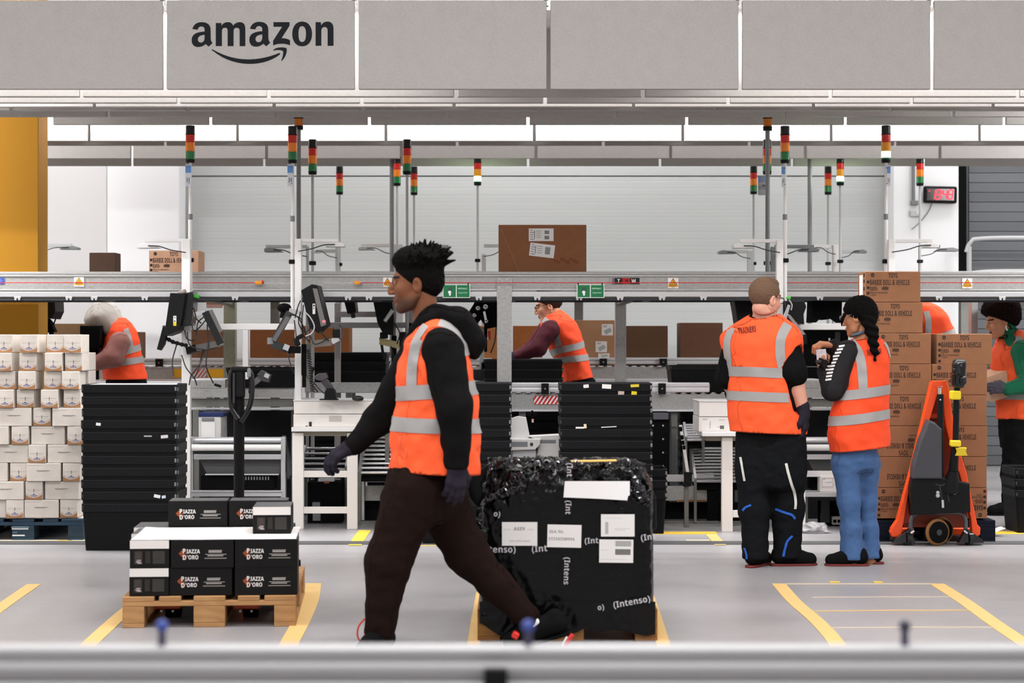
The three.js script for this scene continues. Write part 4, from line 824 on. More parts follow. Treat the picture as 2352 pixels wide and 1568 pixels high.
// infeed chute with bright rollers under the bench
function chute(x0, x1, d, label, shut) {
  const { t, r } = onFloor('infeed_chute', (x0 + x1) / 2, d, label, 'conveyor');
  const roll = (y0, y1, z, m) => { const a = r(x0 + 4, (y0 + y1) / 2, z), b = r(x1 - 4, (y0 + y1) / 2, z), rad = (y1 - y0) / 2 * d / F; new MB().rod(a, b, rad).build('roller', m, t); };
  roll(1003, 1019, -0.1, MT.aluBright); roll(1020, 1035, 0, MT.white);
  part('drip_bar', MT.darkGrey, t, r, x0 + 8, 1036, x1 - 3, 1042, 0.08, -0.02); part('frame_bar', MT.alu, t, r, x0 + 8, 1043, x1 - 3, 1055, 0.03, 0);
  for (const px of [x0, x1]) { const a = r(px, 1003, 0); new MB().rbox(0.035, a[1] - 0.02, 0.06, 0.006, [a[0], (a[1] - 0.02) / 2 + 0.02, -0.04], undefined, 1).rbox(0.08, 0.02, 0.1, 0.003, [a[0], 0.01, -0.04], undefined, 1).build('leg', MT.alu, t); }
  new MB().bar(r(x1 - 1, 1004, -0.12), r(x1 + 18, 1095, 0.02), 0.025, 0.07).build('side_arm', MT.darkGrey, t);
  new MB().extrude(poly([r(x0 + 18, 1057).slice(0, 2), r(x1 - 6, 1057).slice(0, 2), r(x1 - 10, 1090).slice(0, 2), r(x0 + 36, 1090).slice(0, 2)]), 0.2, [0, 0, -0.26]).build('hopper', mat(0x4c4c4d, 0.5), t);
  part('hopper_lip', MT.lightGrey, t, r, x0 + 34, 1088, x1 - 10, 1091, 0.02, -0.03, 0.001);
  const teeth = new MB(); for (let px = x0 + 100; px < x0 + 180; px += 6.5) pb(teeth, r, px, 1094, px + 3, 1102, 0.02, -0.05, 0); tag(teeth.build('comb', MT.midGrey, t), null, null, null, 'stuff');
  part('motor', MT.blackMatt, t, r, x0 + 24, 1092, x1 - 20, 1124, 0.2, -0.06); part('low_bar', MT.alu, t, r, x0 + 2, 1126, x1 - 2, 1140, 0.03, 0);
  part('low_bar', MT.midGrey, t, r, x0 + 2, 1129, x1 - 2, 1132, 0.032, 0.001, 0.001);
  for (const px of [x0 + 48, x1 - 36]) part('support', MT.darkGrey, t, r, px, 1141, px + 18, 1200, 0.06, -0.1);
  return { t, r };
}
chute(437, 650, 13.95, 'waist-low infeed chute with two bright rollers under the bench, behind the black boxes');
chute(1840, 2040, 13.95, 'infeed chute with bright rollers, seen between the standing man and the woman in jeans');
{ // white bin with blue lid under the bench
  const { t, r } = base('storage_bin', 485, 1006, 14.12, 'white bin with dark blue lid standing behind the bright rollers under the bench', 'bin');
  part('body', MT.whiteDull, t, r, 456, 956, 508, 1012, 0.3, 0, 0.01); part('lid', mat(0x1c2a5c, 0.4), t, r, 455, 947, 513, 957, 0.32, 0.005, 0.006); part('handle', MT.midGrey, t, r, 463, 959, 492, 967, 0.01, 0.006); part('front_panel', MT.white, t, r, 463, 969, 494, 1010, 0.006, 0.004, 0.002);
  part('bracket', MT.darkGrey, t, r, 448, 1012, 516, 1016, 0.32, 0.005);
}
{ // plug boxes and cables under the right-hand bench
  const { t, r } = base('control_box', 1912, 1130, 13.9, 'white control box with framed label on a ledge beside the woman in jeans', 'control box');
  part('body', MT.whiteWarm, t, r, 1883, 1093, 1960, 1130, 0.12, 0.02, 0.008); print('label', canvasTex(128, 96, (g) => { g.fillStyle = '#ece9e6'; g.fillRect(0, 0, 128, 96); g.strokeStyle = '#a05048'; g.lineWidth = 3; g.strokeRect(6, 6, 116, 84); g.fillStyle = '#888'; g.fillRect(60, 40, 50, 3); g.fillRect(30, 48, 80, 3); g.fillStyle = '#333'; g.fillRect(14, 12, 24, 4); }), 27 * 13.9 / F, 22 * 13.9 / F, r(1901, 1108, 0.022), t);
  part('top_plate', MT.white, t, r, 1852, 1082, 1925, 1095, 0.1, -0.02, 0.004);
  part('ledge', MT.alu, t, r, 1843, 1130, 1970, 1141, 0.3, 0.04);
  for (const px of [1850, 1962]) part('ledge_foot', MT.zincDark, t, r, px, 1141, px + 6, GD_py(13.9), 0.04, -0.05);
}
function GD_py(d) { return HY + F * EYE / d; }
{ const { t, r } = base('socket_strip', 1893, 1200, 14.1, 'small beige socket strip hanging in the dark beneath the bench by the jeans', 'socket'); part('body', mat(0x8a8078, 0.6), t, r, 1886, 1178, 1896, 1202, 0.03, 0); part('socket_box', MT.whiteDull, t, r, 1911, 1186, 1935, 1205, 0.05, 0); for (const px of [1914, 1924]) part('outlet', MT.black, t, r, px, 1193, px + 7, 1200, 0.01, 0.004, 0.002); new MB().tube([r(1895, 1200, 0.01), r(1902, 1214, 0.05), r(1890, 1222, 0.1), r(1878, 1226, 0.15)], 0.004).build('cable', MT.lightGrey, t); part('cable_duct', MT.blackMatt, t, r, 1880, 1150, 1940, 1226, 0.05, -0.05); }

// ---------------------------------------------------------------- work tables with drawer cabinets
function workTable(x0, x1, legs, d, label, { cab, top, legTop, legBottom, rungs, cabDepth = 0.45 }) {
  const { t, r } = onFloor('work_table', (x0 + x1) / 2, d, label, 'table');
  const yMid = (cab[1] + cab[3]) / 2;
  part('drawer', MT.whiteWarm, t, r, cab[0], cab[1], cab[2], yMid - 0.6, cabDepth, 0, 0.003); part('drawer', MT.whiteWarm, t, r, cab[0] - 1, yMid + 0.6, cab[2] - 1, cab[3], cabDepth, 0, 0.003);
  part('cabinet_top', MT.white, t, r, cab[0] - 2, cab[1] - 3, cab[2] + 2, cab[1] - 0.5, cabDepth + 0.02, 0.005, 0.002);
  part('tabletop', MT.white, t, r, top[0], top[1], top[2], top[3], cabDepth + 0.12, 0.06, 0.004);
  { const a = r(top[0] + 8, top[3] + 6)[0], b = r(top[2] - 20, top[3] + 6)[0], y = r(0, top[3])[1]; new MB().rbox(b - a, 0.03, 0.4, 0.004, [(a + b) / 2, y - 0.016, -0.2], undefined, 1).build('apron', mat(0x8f8878, 0.7), t); }
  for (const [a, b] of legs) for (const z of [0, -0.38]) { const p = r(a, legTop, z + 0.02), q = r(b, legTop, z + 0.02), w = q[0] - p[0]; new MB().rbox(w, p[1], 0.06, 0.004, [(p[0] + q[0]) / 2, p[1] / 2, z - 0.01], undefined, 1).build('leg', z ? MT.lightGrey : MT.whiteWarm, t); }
  for (const [y0, y1] of rungs) { part('rung', MT.whiteWarm, t, r, legs[0][1], y0, legs[1][0], y1, 0.04, 0.01, 0.003); }
  return { t, r };
}
const tableL = workTable(672, 870, [[671, 697], [797, 821]], 13.9, 'white work table with two shallow drawers and open ladder legs', { cab: [675, 921, 870, 980], top: [669, 981, 842, 991], legTop: 994, rungs: [[1081, 1096], [1164, 1179]] });
print('label', canvasTex(64, 64, (g) => { g.fillStyle = '#e2ddd8'; g.fillRect(0, 0, 64, 64); g.fillStyle = '#2c2620'; g.fillRect(34, 4, 26, 54); g.fillRect(4, 48, 20, 10); }), 0.05, 0.04, tableL.r(709, 974, 0.002), tableL.t);
print('patch', canvasTex(32, 16, (g) => { g.fillStyle = '#c0b8b0'; g.fillRect(0, 0, 32, 16); }), 0.088, 0.04, tableL.r(770, 961, 0.002), tableL.t);
const tableR = workTable(1604, 1800, [[1658, 1683], [1830, 1850]], 13.7, 'white work table with barcode label, half hidden by the standing man', { cab: [1606, 923, 1800, 991], top: [1613, 992, 1810, 1002], legTop: 1004, rungs: [[1172, 1188]] });
print('label', canvasTex(256, 128, (g) => { g.fillStyle = '#e2ddd8'; g.fillRect(0, 0, 256, 128); g.fillStyle = '#444'; g.fillRect(20, 14, 50, 3); g.fillRect(20, 22, 34, 3); g.fillRect(170, 24, 60, 3); g.save(); g.translate(96, 110); g.rotate(-Math.PI / 2); g.font = '17px sans-serif'; g.fillText('Packplatz', 0, 0); g.restore(); g.fillStyle = '#1c1a1a'; for (let i = 0; i < 4; i++) { g.beginPath(); g.roundRect(184 + i * 10, 80, 8, 36, 4); g.fill(); } g.font = '15px sans-serif'; g.fillText('ZN', 158, 100); }), 62 * 13.7 / F, 30 * 13.7 / F, tableR.r(1640, 973, 0.002), tableR.t);
{ const { t, r } = base('side_shelf', 880, 940, 14.1, 'grey slanting side tray next to the white drawer cabinet, before the walking man', 'tray'); new MB().extrude(poly([r(866, 921).slice(0, 2), r(905, 905).slice(0, 2), r(905, 940).slice(0, 2), r(872, 962).slice(0, 2)]), 0.3, [0, 0, -0.3], undefined, 0.002).build('tray', MT.lightGrey, t); part('foot', MT.zincDark, t, r, 884, 950, 894, GD_py(14.1), 0.05, -0.1); }

// inclined roller beds under the benches
function rollerBed(x0, x1, yTop, yBottom, d, label, n, rail = true, drop = 0.35) {
  const { t, r } = onFloor('roller_bed', (x0 + x1) / 2, d, label, 'conveyor');
  const a = r(x0, yTop, -drop), b = r(x0, yBottom, 0), w = r(x1, 0)[0] - a[0], g = new MB().cyl(0.012, 0.012, w, [0, 0, 0], [0, 0, Math.PI / 2], 10).geo();
  for (let i = 0; i < n; i++) { const k = i / (n - 1), m = add('roller', g, MT.steel, t); m.position.set(a[0] + w / 2, a[1] + (b[1] - a[1]) * k, a[2] + (b[2] - a[2]) * k); }
  if (rail) for (const x of [a[0] - 0.01, a[0] + w + 0.01]) { new MB().bar([x, a[1], a[2]], [x, b[1], b[2]], 0.018, 0.06).build('side_rail', MT.alu, t); new MB().rbox(0.02, b[1] - 0.02, 0.03, 0.003, [x, b[1] / 2, b[2]], undefined, 1).build('leg', MT.zincDark, t); new MB().rbox(0.02, a[1] - 0.02, 0.03, 0.003, [x, a[1] / 2, a[2]], undefined, 1).build('leg', MT.zincDark, t); }
  new MB().bar([a[0] + w / 2, a[1] - 0.06, a[2]], [a[0] + w / 2, b[1] - 0.06, b[2]], w, 0.01).build('bed', MT.blackMatt, t);
  return { t, r };
}
rollerBed(838, 1000, 1005, 1085, 14.1, 'steep black roller bed behind the forward arm of the walking man', 9);
rollerBed(704, 792, 1030, 1078, 14.5, 'small dark roller bed inside the ladder legs of the white work table', 5);
rollerBed(1574, 1612, 976, 1010, 14.5, 'short pale roller bed just below the drawer cabinet beside the standing man', 7, true, 0.15);
rollerBed(1590, 1700, 1030, 1105, 14.3, 'dark roller bed with thin rollers behind the table leg beside the standing man', 11);
{ // tilted light strut with black clips
  const { t, r } = onFloor('tilted_strut', 1572, 14.0, 'tilted white strut with black clips leaning under the bench beside the post', 'strut');
  new MB().bar(r(1563, 976), r(1580, 1088), 0.05, 0.02).build('strut', MT.white, t);
  for (const [px, py] of [[1564, 985], [1567, 1004], [1569, 1016], [1571, 1027]]) new MB().rbox(0.025, 0.04, 0.03, 0.008, r(px, py, 0.012), [0, 0, 0.15], 1).build('clip', MT.blackMatt, t);
  new MB().rbox(0.055, 0.09, 0.06, 0.01, r(1580, 1097)).rbox(0.06, 0.03, 0.05, 0.01, r(1577, 1112)).build('end_clamp', MT.black, t);
  part('foot_post', MT.zincDark, t, r, 1572, 1115, 1582, GD_py(14.0), 0.04, -0.01);
}
{ // galvanized troughs and base beams along the floor
  const { t, r } = onFloor('floor_frame', 1560, 14.35, 'galvanized trough and base beam between the wrapped pallet and the table leg', 'frame');
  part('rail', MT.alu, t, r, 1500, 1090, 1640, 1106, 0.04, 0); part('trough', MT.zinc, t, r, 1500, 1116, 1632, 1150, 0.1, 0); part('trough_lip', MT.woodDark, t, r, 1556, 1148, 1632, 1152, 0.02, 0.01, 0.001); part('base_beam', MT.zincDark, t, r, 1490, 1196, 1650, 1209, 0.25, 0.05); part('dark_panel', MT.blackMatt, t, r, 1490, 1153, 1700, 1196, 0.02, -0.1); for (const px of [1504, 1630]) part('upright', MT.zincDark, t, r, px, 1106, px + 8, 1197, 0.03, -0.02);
  part('guard', MT.blackMatt, t, r, 1625, 1108, 1648, 1209, 0.05, 0.04);
}
{
  const { t, r } = onFloor('floor_frame', 740, 14.3, 'low base beam and dark motor housing between the white ladder legs', 'frame');
  part('base_beam', MT.alu, t, r, 690, 1204, 830, 1209, 0.3, 0.05); part('motor_housing', MT.blackMatt, t, r, 706, 1106, 786, 1204, 0.2, -0.05, 0.01); part('gearbox', MT.lightGrey, t, r, 730, 1099, 768, 1106, 0.1, -0.05, 0.005); part('flange', mat(0x8a4a22, 0.6), t, r, 744, 1105, 756, 1110, 0.02, -0.04, 0.002); part('knob', MT.midGrey, t, r, 717, 1153, 735, 1165, 0.06, -0.03); part('box', MT.midGrey, t, r, 718, 1178, 736, 1196, 0.06, -0.04);
}
{
  const { t, r } = onFloor('floor_frame', 880, 14.3, 'low grey rails and zinc panel behind the front leg of the walking man', 'frame');
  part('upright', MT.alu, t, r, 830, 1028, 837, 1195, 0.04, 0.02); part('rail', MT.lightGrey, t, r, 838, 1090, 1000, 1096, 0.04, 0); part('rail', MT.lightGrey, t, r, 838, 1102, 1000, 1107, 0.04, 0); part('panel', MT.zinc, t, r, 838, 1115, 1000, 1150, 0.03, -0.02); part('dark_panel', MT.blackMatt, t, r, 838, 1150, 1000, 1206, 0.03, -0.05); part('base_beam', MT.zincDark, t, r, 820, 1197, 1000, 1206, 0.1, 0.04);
}

// ---------------------------------------------------------------- monitors, arms, scanners on the benches
{
  const d = 13.9, { t, r } = base('desk_monitor', 430, 800, d, 'black tilted monitor with sticker on a jointed arm over the black totes', 'monitor');
  new MB().extrude(poly([[400, 675], [432, 676], [425, 728], [418, 758], [386, 770]].map(([x, y]) => r(x, y).slice(0, 2))), 0.34, [0, 0, -0.2], undefined, 0.004).build('housing', MT.black, t);
  new MB().extrude(poly([[426, 676], [446, 672], [446, 700], [441, 745], [424, 748]].map(([x, y]) => r(x, y).slice(0, 2))), 0.2, [0, 0, -0.12], undefined, 0.006).build('back_cover', MT.blackGloss, t);
  print('sticker', canvasTex(24, 64, (g) => { g.fillStyle = '#e4e2de'; g.fillRect(0, 0, 24, 64); g.fillStyle = '#222'; g.fillRect(5, 6, 14, 3); g.fillRect(5, 12, 14, 3); g.fillRect(5, 30, 12, 8); g.fillStyle = '#d8c21c'; g.fillRect(0, 42, 24, 22); }), 0.022, 0.07, r(401.5, 736.5, 0.146), t, 0, {}, 0);
  new MB().rbox(0.06, 0.03, 0.05, 0.01, r(418, 671, 0.03), [0, 0, 0.4]).build('webcam', mat(0x9a8c84, 0.5), t);
  new MB().rbox(0.05, 0.025, 0.04, 0.005, r(450, 680, 0.02), [0, 0, -0.2]).build('status_light', mat(0x3fae35, 0.5), t);
  new MB().bar(r(446, 722, 0.05), r(473, 716, 0.05), 0.03, 0.03).build('arm_joint', MT.steel, t);
  const arm = new MB(); arm.bar(r(472, 716, 0.05), r(508, 790, 0.05), 0.045, 0.05); arm.build('upper_arm', MT.blackGloss, t);
  new MB().bar(r(479, 714, 0.06), r(503, 764, 0.06), 0.02, 0.055).build('arm_cover', mat(0x6c6a68, 0.35, 0.3), t);
  new MB().bar(r(508, 788, 0.05), r(452, 799, 0.02), 0.035, 0.045).build('lower_arm', mat(0x5f5c5a, 0.4, 0.2), t);
  new MB().bar(r(452, 799, 0.02), r(433, 806, -0.02), 0.05, 0.05).build('arm_base', MT.black, t);
  new MB().rod(r(508, 783, 0.05), r(508, 793, 0.05), 0.022).build('elbow', MT.midGrey, t);
  for (const p of [[[424, 758], [430, 778], [448, 780], [455, 740], [468, 728]], [[440, 740], [446, 760], [470, 738], [474, 730]], [[436, 690], [446, 712], [450, 730], [462, 742]], [[476, 745], [478, 790], [474, 842], [490, 880]], [[430, 762], [436, 792], [470, 803], [500, 797]], [[470, 802], [462, 830], [440, 860], [434, 884]], [[466, 803], [456, 845], [445, 870]], [[406, 790], [396, 830], [399, 862]], [[417, 815], [428, 845], [446, 868], [452, 884]]]) new MB().tube(p.map(([x, y], i) => r(x, y, 0.06 + 0.02 * ((i * 7) % 3 - 1))), 0.0045).build('cable', MT.blackGloss, t);
  new MB().rbox(0.05, 0.018, 0.03, 0.006, r(500, 885, 0.1), [0, 0, -0.3]).build('plug', MT.black, t);
}
{
  const d = 13.85, { t, r } = base('handheld_scanner', 400, 800, d, 'black wand scanner held by a ribbed flexible neck beside the post over the totes', 'scanner');
  new MB().extrude(poly([[376, 752], [386, 754], [378, 790], [370, 803], [363, 801], [371, 772]].map(([x, y]) => r(x, y).slice(0, 2))), 0.05, [0, 0, -0.025], undefined, 0.004).build('body', MT.black, t);
  new MB().rbox(0.035, 0.02, 0.05, 0.006, r(380, 751, 0), [0, 0, -0.2]).build('head', MT.darkGrey, t);
  const neck = [[380, 776], [388, 780], [397, 785], [407, 788], [418, 791], [427, 793]].map(([x, y]) => r(x, y));
  new MB().tube(neck, 0.011).build('neck', MT.black, t); for (const p of neck) new MB().sph(0.0155, p, [1, 1, 1], 10).build('neck_bead', MT.black, t);
}
{
  const d = 13.75, { t, r } = base('desk_monitor', 720, 800, d, 'black monitor with grey screen on crowded arms above the white drawers', 'monitor');
  new MB().extrude(poly([[697, 668], [720, 655], [731, 657], [752, 745], [733, 762], [716, 752]].map(([x, y]) => r(x, y).slice(0, 2))), 0.3, [0, 0, -0.2], undefined, 0.005).build('housing', MT.black, t);
  new MB().extrude(poly([[722, 663], [732, 664], [752, 746], [741, 750]].map(([x, y]) => r(x, y).slice(0, 2))), 0.28, [0, 0, -0.17], undefined, 0.001).build('screen', mat(0x6f6c6a, 0.25), t);
  print('sticker', canvasTex(24, 64, (g) => { g.fillStyle = '#e4e2de'; g.fillRect(0, 0, 24, 64); g.fillStyle = '#222'; g.fillRect(5, 6, 14, 12); g.fillRect(5, 26, 12, 6); }), 0.018, 0.072, r(721, 709, 0.107), t, 0);
  new MB().extrude(poly([[695, 668], [719, 657], [719, 664], [696, 675]].map(([x, y]) => r(x, y).slice(0, 2))), 0.1, [0, 0, -0.02], undefined, 0.002).build('status_light', mat(0x49a83a, 0.5), t);
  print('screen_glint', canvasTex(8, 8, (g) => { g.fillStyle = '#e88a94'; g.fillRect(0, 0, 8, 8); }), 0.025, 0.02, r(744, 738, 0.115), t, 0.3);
  new MB().bar(r(632, 778, 0.05), r(666, 716, 0.05), 0.05, 0.045).build('upper_arm', mat(0x2e2b2d, 0.4), t); new MB().bar(r(629, 782, 0.07), r(662, 728, 0.08), 0.014, 0.03).build('arm_cable_cover', mat(0x5f5b5d, 0.4), t);
  new MB().bar(r(664, 712, 0.05), r(690, 718, 0.04), 0.03, 0.03).build('arm_joint', MT.steel, t);
  new MB().rod(r(622, 775, 0.05), r(622, 790, 0.05), 0.025).build('elbow', MT.midGrey, t);
  new MB().bar(r(624, 789, 0.05), r(664, 803, 0.02), 0.035, 0.05).build('lower_arm', MT.darkGrey, t); new MB().bar(r(652, 795, 0.05), r(664, 800, 0.05), 0.03, 0.04).build('arm_clamp', MT.steel, t);
  new MB().bar(r(664, 803, 0.02), r(688, 803, -0.02), 0.05, 0.05).build('arm_base', MT.black, t);
  new MB().sph(0.045, r(653, 707, 0.03), [1.1, 0.75, 0.9]).rod(r(652, 712, 0.03), r(652, 730, 0.03), 0.022, 0.03).build('webcam', MT.blackMatt, t);
  new MB().bar(r(716, 790, 0.04), r(762, 785, 0.04), 0.04, 0.05).build('printer_arm', mat(0x6e6660, 0.5), t); new MB().rbox(0.05, 0.06, 0.06, 0.006, r(773, 766, 0.04)).build('arm_head', MT.black, t); new MB().bar(r(762, 785, 0.04), r(778, 776, 0.04), 0.03, 0.04).build('arm_tip', MT.steel, t);
  part('cable_duct', MT.blackMatt, t, r, 692, 790, 702, 862, 0.05, 0.0); part('cable_duct', mat(0x6b6764, 0.6), t, r, 703, 790, 714, 900, 0.03, -0.02);
  for (const p of [[[690, 716], [686, 742], [700, 762], [716, 752]], [[668, 722], [686, 728], [695, 735]], [[662, 726], [676, 722], [692, 740], [706, 776]], [[697, 700], [694, 740], [697, 770], [712, 785]], [[712, 770], [722, 790], [740, 785], [757, 772]], [[660, 806], [668, 840], [676, 858]], [[676, 735], [680, 776], [676, 800]], [[690, 690], [684, 705], [678, 730]], [[714, 735], [735, 760], [755, 783]], [[704, 862], [715, 880], [730, 900]], [[718, 875], [735, 895], [748, 906]]]) new MB().tube(p.map(([x, y], i) => r(x, y, 0.08 + 0.02 * ((i * 5) % 3 - 1))), 0.0042).build('cable', MT.blackGloss, t);
  new MB().tube([[698, 714], [712, 728], [722, 750], [716, 765], [702, 772]].map(([x, y]) => r(x, y, 0.12)), 0.005).build('cable', MT.lightGrey, t);
  new MB().rbox(0.035, 0.06, 0.05, 0.012, r(682, 785, 0.07), [0, 0, 0.4]).rbox(0.05, 0.03, 0.04, 0.01, r(688, 774, 0.07), [0, 0, 0.5]).build('scanner_grip', MT.black, t);
  const coil = []; for (let i = 0; i <= 150; i++) { const k = i / 150, a = k * 2 * Math.PI * 17, c = r(708 + 10 * k, 802 + 98 * k, 0.1); coil.push([c[0] + 0.013 * Math.cos(a), c[1], c[2] + 0.013 * Math.sin(a)]); }
  new MB().tube(coil, 0.0042, 6, 420).build('coiled_cable', MT.blackGloss, t);
}
{
  const d = 13.8, { t, r } = base('handheld_scanner', 755, 918, d, 'dark grey scanner gun resting in its stand on top of the drawers', 'scanner');
  new MB().extrude(poly([[748, 916], [772, 916], [768, 897], [763, 892], [753, 893], [749, 900]].map(([x, y]) => r(x, y).slice(0, 2))), 0.09, [0, 0, -0.045], undefined, 0.006).build('stand', MT.black, t);
  new MB().rbox(0.13, 0.008, 0.1, 0.003, r(756, 917, 0)).build('stand_plate', MT.black, t);
  new MB().extrude(poly([[740, 876], [746, 868], [754, 875], [764, 890], [762, 898], [755, 897]].map(([x, y]) => r(x, y).slice(0, 2))), 0.05, [0, 0, -0.025], undefined, 0.006).build('grip', mat(0x38333a, 0.4), t);
  new MB().extrude(poly([[723, 866], [733, 859], [748, 858], [751, 866], [742, 872], [730, 871]].map(([x, y]) => r(x, y).slice(0, 2))), 0.07, [0, 0, -0.035], undefined, 0.006).build('head', mat(0x4a454c, 0.35), t);
}
{ const { t, r } = base('computer_mouse', 822, 918, 13.82, 'glossy black computer mouse on top of the drawers beside the scanner stand', 'mouse'); new MB().sph(0.042, r(822, 915, 0), [1, 0.5, 0.75]).build('body', MT.blackGloss, t); new MB().rbox(0.004, 0.008, 0.012, 0.002, r(815, 910.5, 0.01)).build('wheel', MT.midGrey, t); }
{ const { t, r } = base('paper_sheet', 780, 918, 13.75, 'loose white papers with blue scribbles lying around the scanner stand', 'paper'); const a = r(790, 918.2), tex = canvasTex(128, 64, (g) => { g.fillStyle = '#eeecea'; g.fillRect(0, 0, 128, 64); g.strokeStyle = '#3440b0'; g.lineWidth = 3; g.beginPath(); for (let i = 0; i < 30; i++) g.lineTo(70 + 20 * Math.sin(i * 2.1), 20 + 8 * Math.cos(i * 1.7)); g.stroke(); }); const m = add('sheet', new THREE.BoxGeometry(0.26, 0.002, 0.1), decal(tex, { transparent: false }), t); m.position.set(a[0], a[1], -0.12); }

// more monitors and frames in the second row of benches
{
  const d = 15.1, { t, r } = onFloor('bench_frame', 850, d, 'grey bench frame with two crossbars, between the desk monitor and the walking man', 'bench');
  part('crossbar', MT.lightGrey, t, r, 752, 740, 950, 753, 0.04, 0); part('crossbar', mat(0x9a9594, 0.5), t, r, 770, 715, 882, 728, 0.04, -0.1); part('upright', mat(0x9a9594, 0.5), t, r, 768, 696, 782, GD_py(d) - 2, 0.05, -0.12); part('upright', MT.lightGrey, t, r, 938, 700, 950, GD_py(d) - 2, 0.05, 0); part('shelf', MT.whiteDull, t, r, 700, 886, 1000, 891, 0.45, -0.02); part('shelf_edge', MT.zinc, t, r, 700, 878, 1000, 902, 0.02, 0);
}
const blob = (name, pts, d, depth, label, cat, m, extra) => { const xs = pts.map((p) => p[0]), ys = pts.map((p) => p[1]), { t, r } = base(name, (Math.min(...xs) + Math.max(...xs)) / 2, Math.max(...ys), d, label, cat); new MB().extrude(poly(pts.map(([x, y]) => r(x, y).slice(0, 2))), depth, [0, 0, -depth / 2], undefined, 0.008).build('housing', m, t); if (extra) extra(t, r); return t; };
blob('desk_monitor', [[862, 690], [900, 690], [905, 720], [904, 768], [884, 764], [872, 740]], 15.0, 0.3, 'black monitor with pale pole before the chin of the walking man', 'monitor', MT.black, (t, r) => { new MB().rod(r(884, 738, 0.17), r(902, 712, 0.17), 0.016).build('pole', MT.aluBright, t); new MB().bar(r(872, 783, 0.1), r(930, 796, 0.1), 0.03, 0.05).build('arm', mat(0xa89a6a, 0.5), t); new MB().rbox(0.06, 0.05, 0.06, 0.01, r(882, 770, 0.1)).rbox(0.05, 0.12, 0.05, 0.01, r(925, 780, 0.1)).build('arm_joint', MT.black, t); new MB().bar(r(874, 775, 0.1), r(882, 826, 0.1), 0.02).build('hanging_strap', MT.black, t); for (const p of [[[905, 740], [918, 765], [912, 790]], [[920, 790], [925, 830], [915, 870]], [[898, 795], [906, 830], [910, 880]]]) new MB().tube(p.map(([x, y]) => r(x, y, 0.12)), 0.0045).build('cable', MT.blackGloss, t); new MB().rbox(0.04, 0.3, 0.04, 0.006, r(905, 815, -0.1)).build('pillar', MT.black, t); });
blob('desk_monitor', [[795, 690], [815, 690], [818, 716], [803, 718]], 15.0, 0.25, 'small black device hanging under the conveyor right of the desk monitor', 'monitor', MT.black, (t, r) => { new MB().bar(r(806, 688), r(812, 730), 0.03).build('strap', MT.darkGrey, t); new MB().tube([r(780, 745, 0.1), r(790, 765, 0.1), r(782, 779, 0.1)], 0.005).build('cable', MT.midGrey, t); });
blob('desk_monitor', [[1096, 690], [1140, 690], [1140, 748], [1120, 752], [1104, 730], [1092, 745], [1080, 720]], 15.0, 0.3, 'black monitor on a bright jointed arm between the hood and the galvanized post', 'monitor', MT.blackMatt, (t, r) => {
  new MB().bar(r(1076, 728, 0.05), r(1098, 694, 0.05), 0.04).build('upper_arm', MT.black, t); new MB().sph(0.02, r(1098, 708, 0.17)).sph(0.018, r(1090, 724, 0.17)).sph(0.022, r(1115, 705, 0.17)).sph(0.016, r(1117, 738, 0.17)).build('knuckle', MT.steel, t); new MB().bar(r(1112, 715, 0.17), r(1116, 735, 0.17), 0.018).build('bright_link', MT.steel, t);
  part('pillar', MT.lightGrey, t, r, 1101, 752, 1112, 1180, 0.05, -0.05); part('strap', MT.blackMatt, t, r, 1112, 746, 1119, 808, 0.03, 0.02); new MB().tube([r(1140, 750, 0.1), r(1136, 785, 0.1), r(1127, 810, 0.1)], 0.005).build('cable', MT.blackGloss, t); part('tag', MT.red, t, r, 1121, 760, 1127, 780, 0.01, 0.03, 0.002); part('tag', MT.white, t, r, 1119, 774, 1122, 781, 0.01, 0.034, 0.002);
  part('printer', MT.blackMatt, t, r, 1106, 832, 1142, 850, 0.2, 0.05); part('printer_label', MT.white, t, r, 1124, 831, 1135, 840, 0.004, 0.056, 0.001); part('case', MT.blackGloss, t, r, 1086, 848, 1142, 874, 0.3, 0.05);
});
blob('desk_monitor', [[112, 690], [134, 690], [135, 715], [128, 730], [114, 726]], 15.6, 0.3, 'black monitor edge peeking out beside the yellow pillar', 'monitor', MT.black, (t, r) => { new MB().tube([r(130, 725), r(124, 742), r(118, 752)], 0.006).build('cable', MT.black, t); new MB().extrude(poly([r(111, 730), r(118, 738), r(129, 762), r(111, 764)].map((p) => p.slice(0, 2))), 0.1, [0, 0, -0.05]).build('stand', MT.blackMatt, t); part('stand_leg', MT.blackMatt, t, r, 112, 762, 120, 1165, 0.06, 0); });
blob('desk_monitor', [[195, 750], [238, 750], [236, 790], [226, 798], [195, 799]], 16.15, 0.3, 'black screen that the worker in the headscarf bends over', 'monitor', MT.blackMatt, (t, r) => { part('stand', MT.blackMatt, t, r, 205, 798, 222, 872, 0.1, -0.1); });
blob('desk_monitor', [[1684, 694], [1724, 692], [1724, 725], [1706, 738], [1692, 742], [1688, 715]], 14.6, 0.3, 'black monitor hanging just beside the head of the standing man', 'monitor', MT.black, (t, r) => new MB().bar(r(1700, 738), r(1690, 757), 0.04).build('arm', MT.black, t));
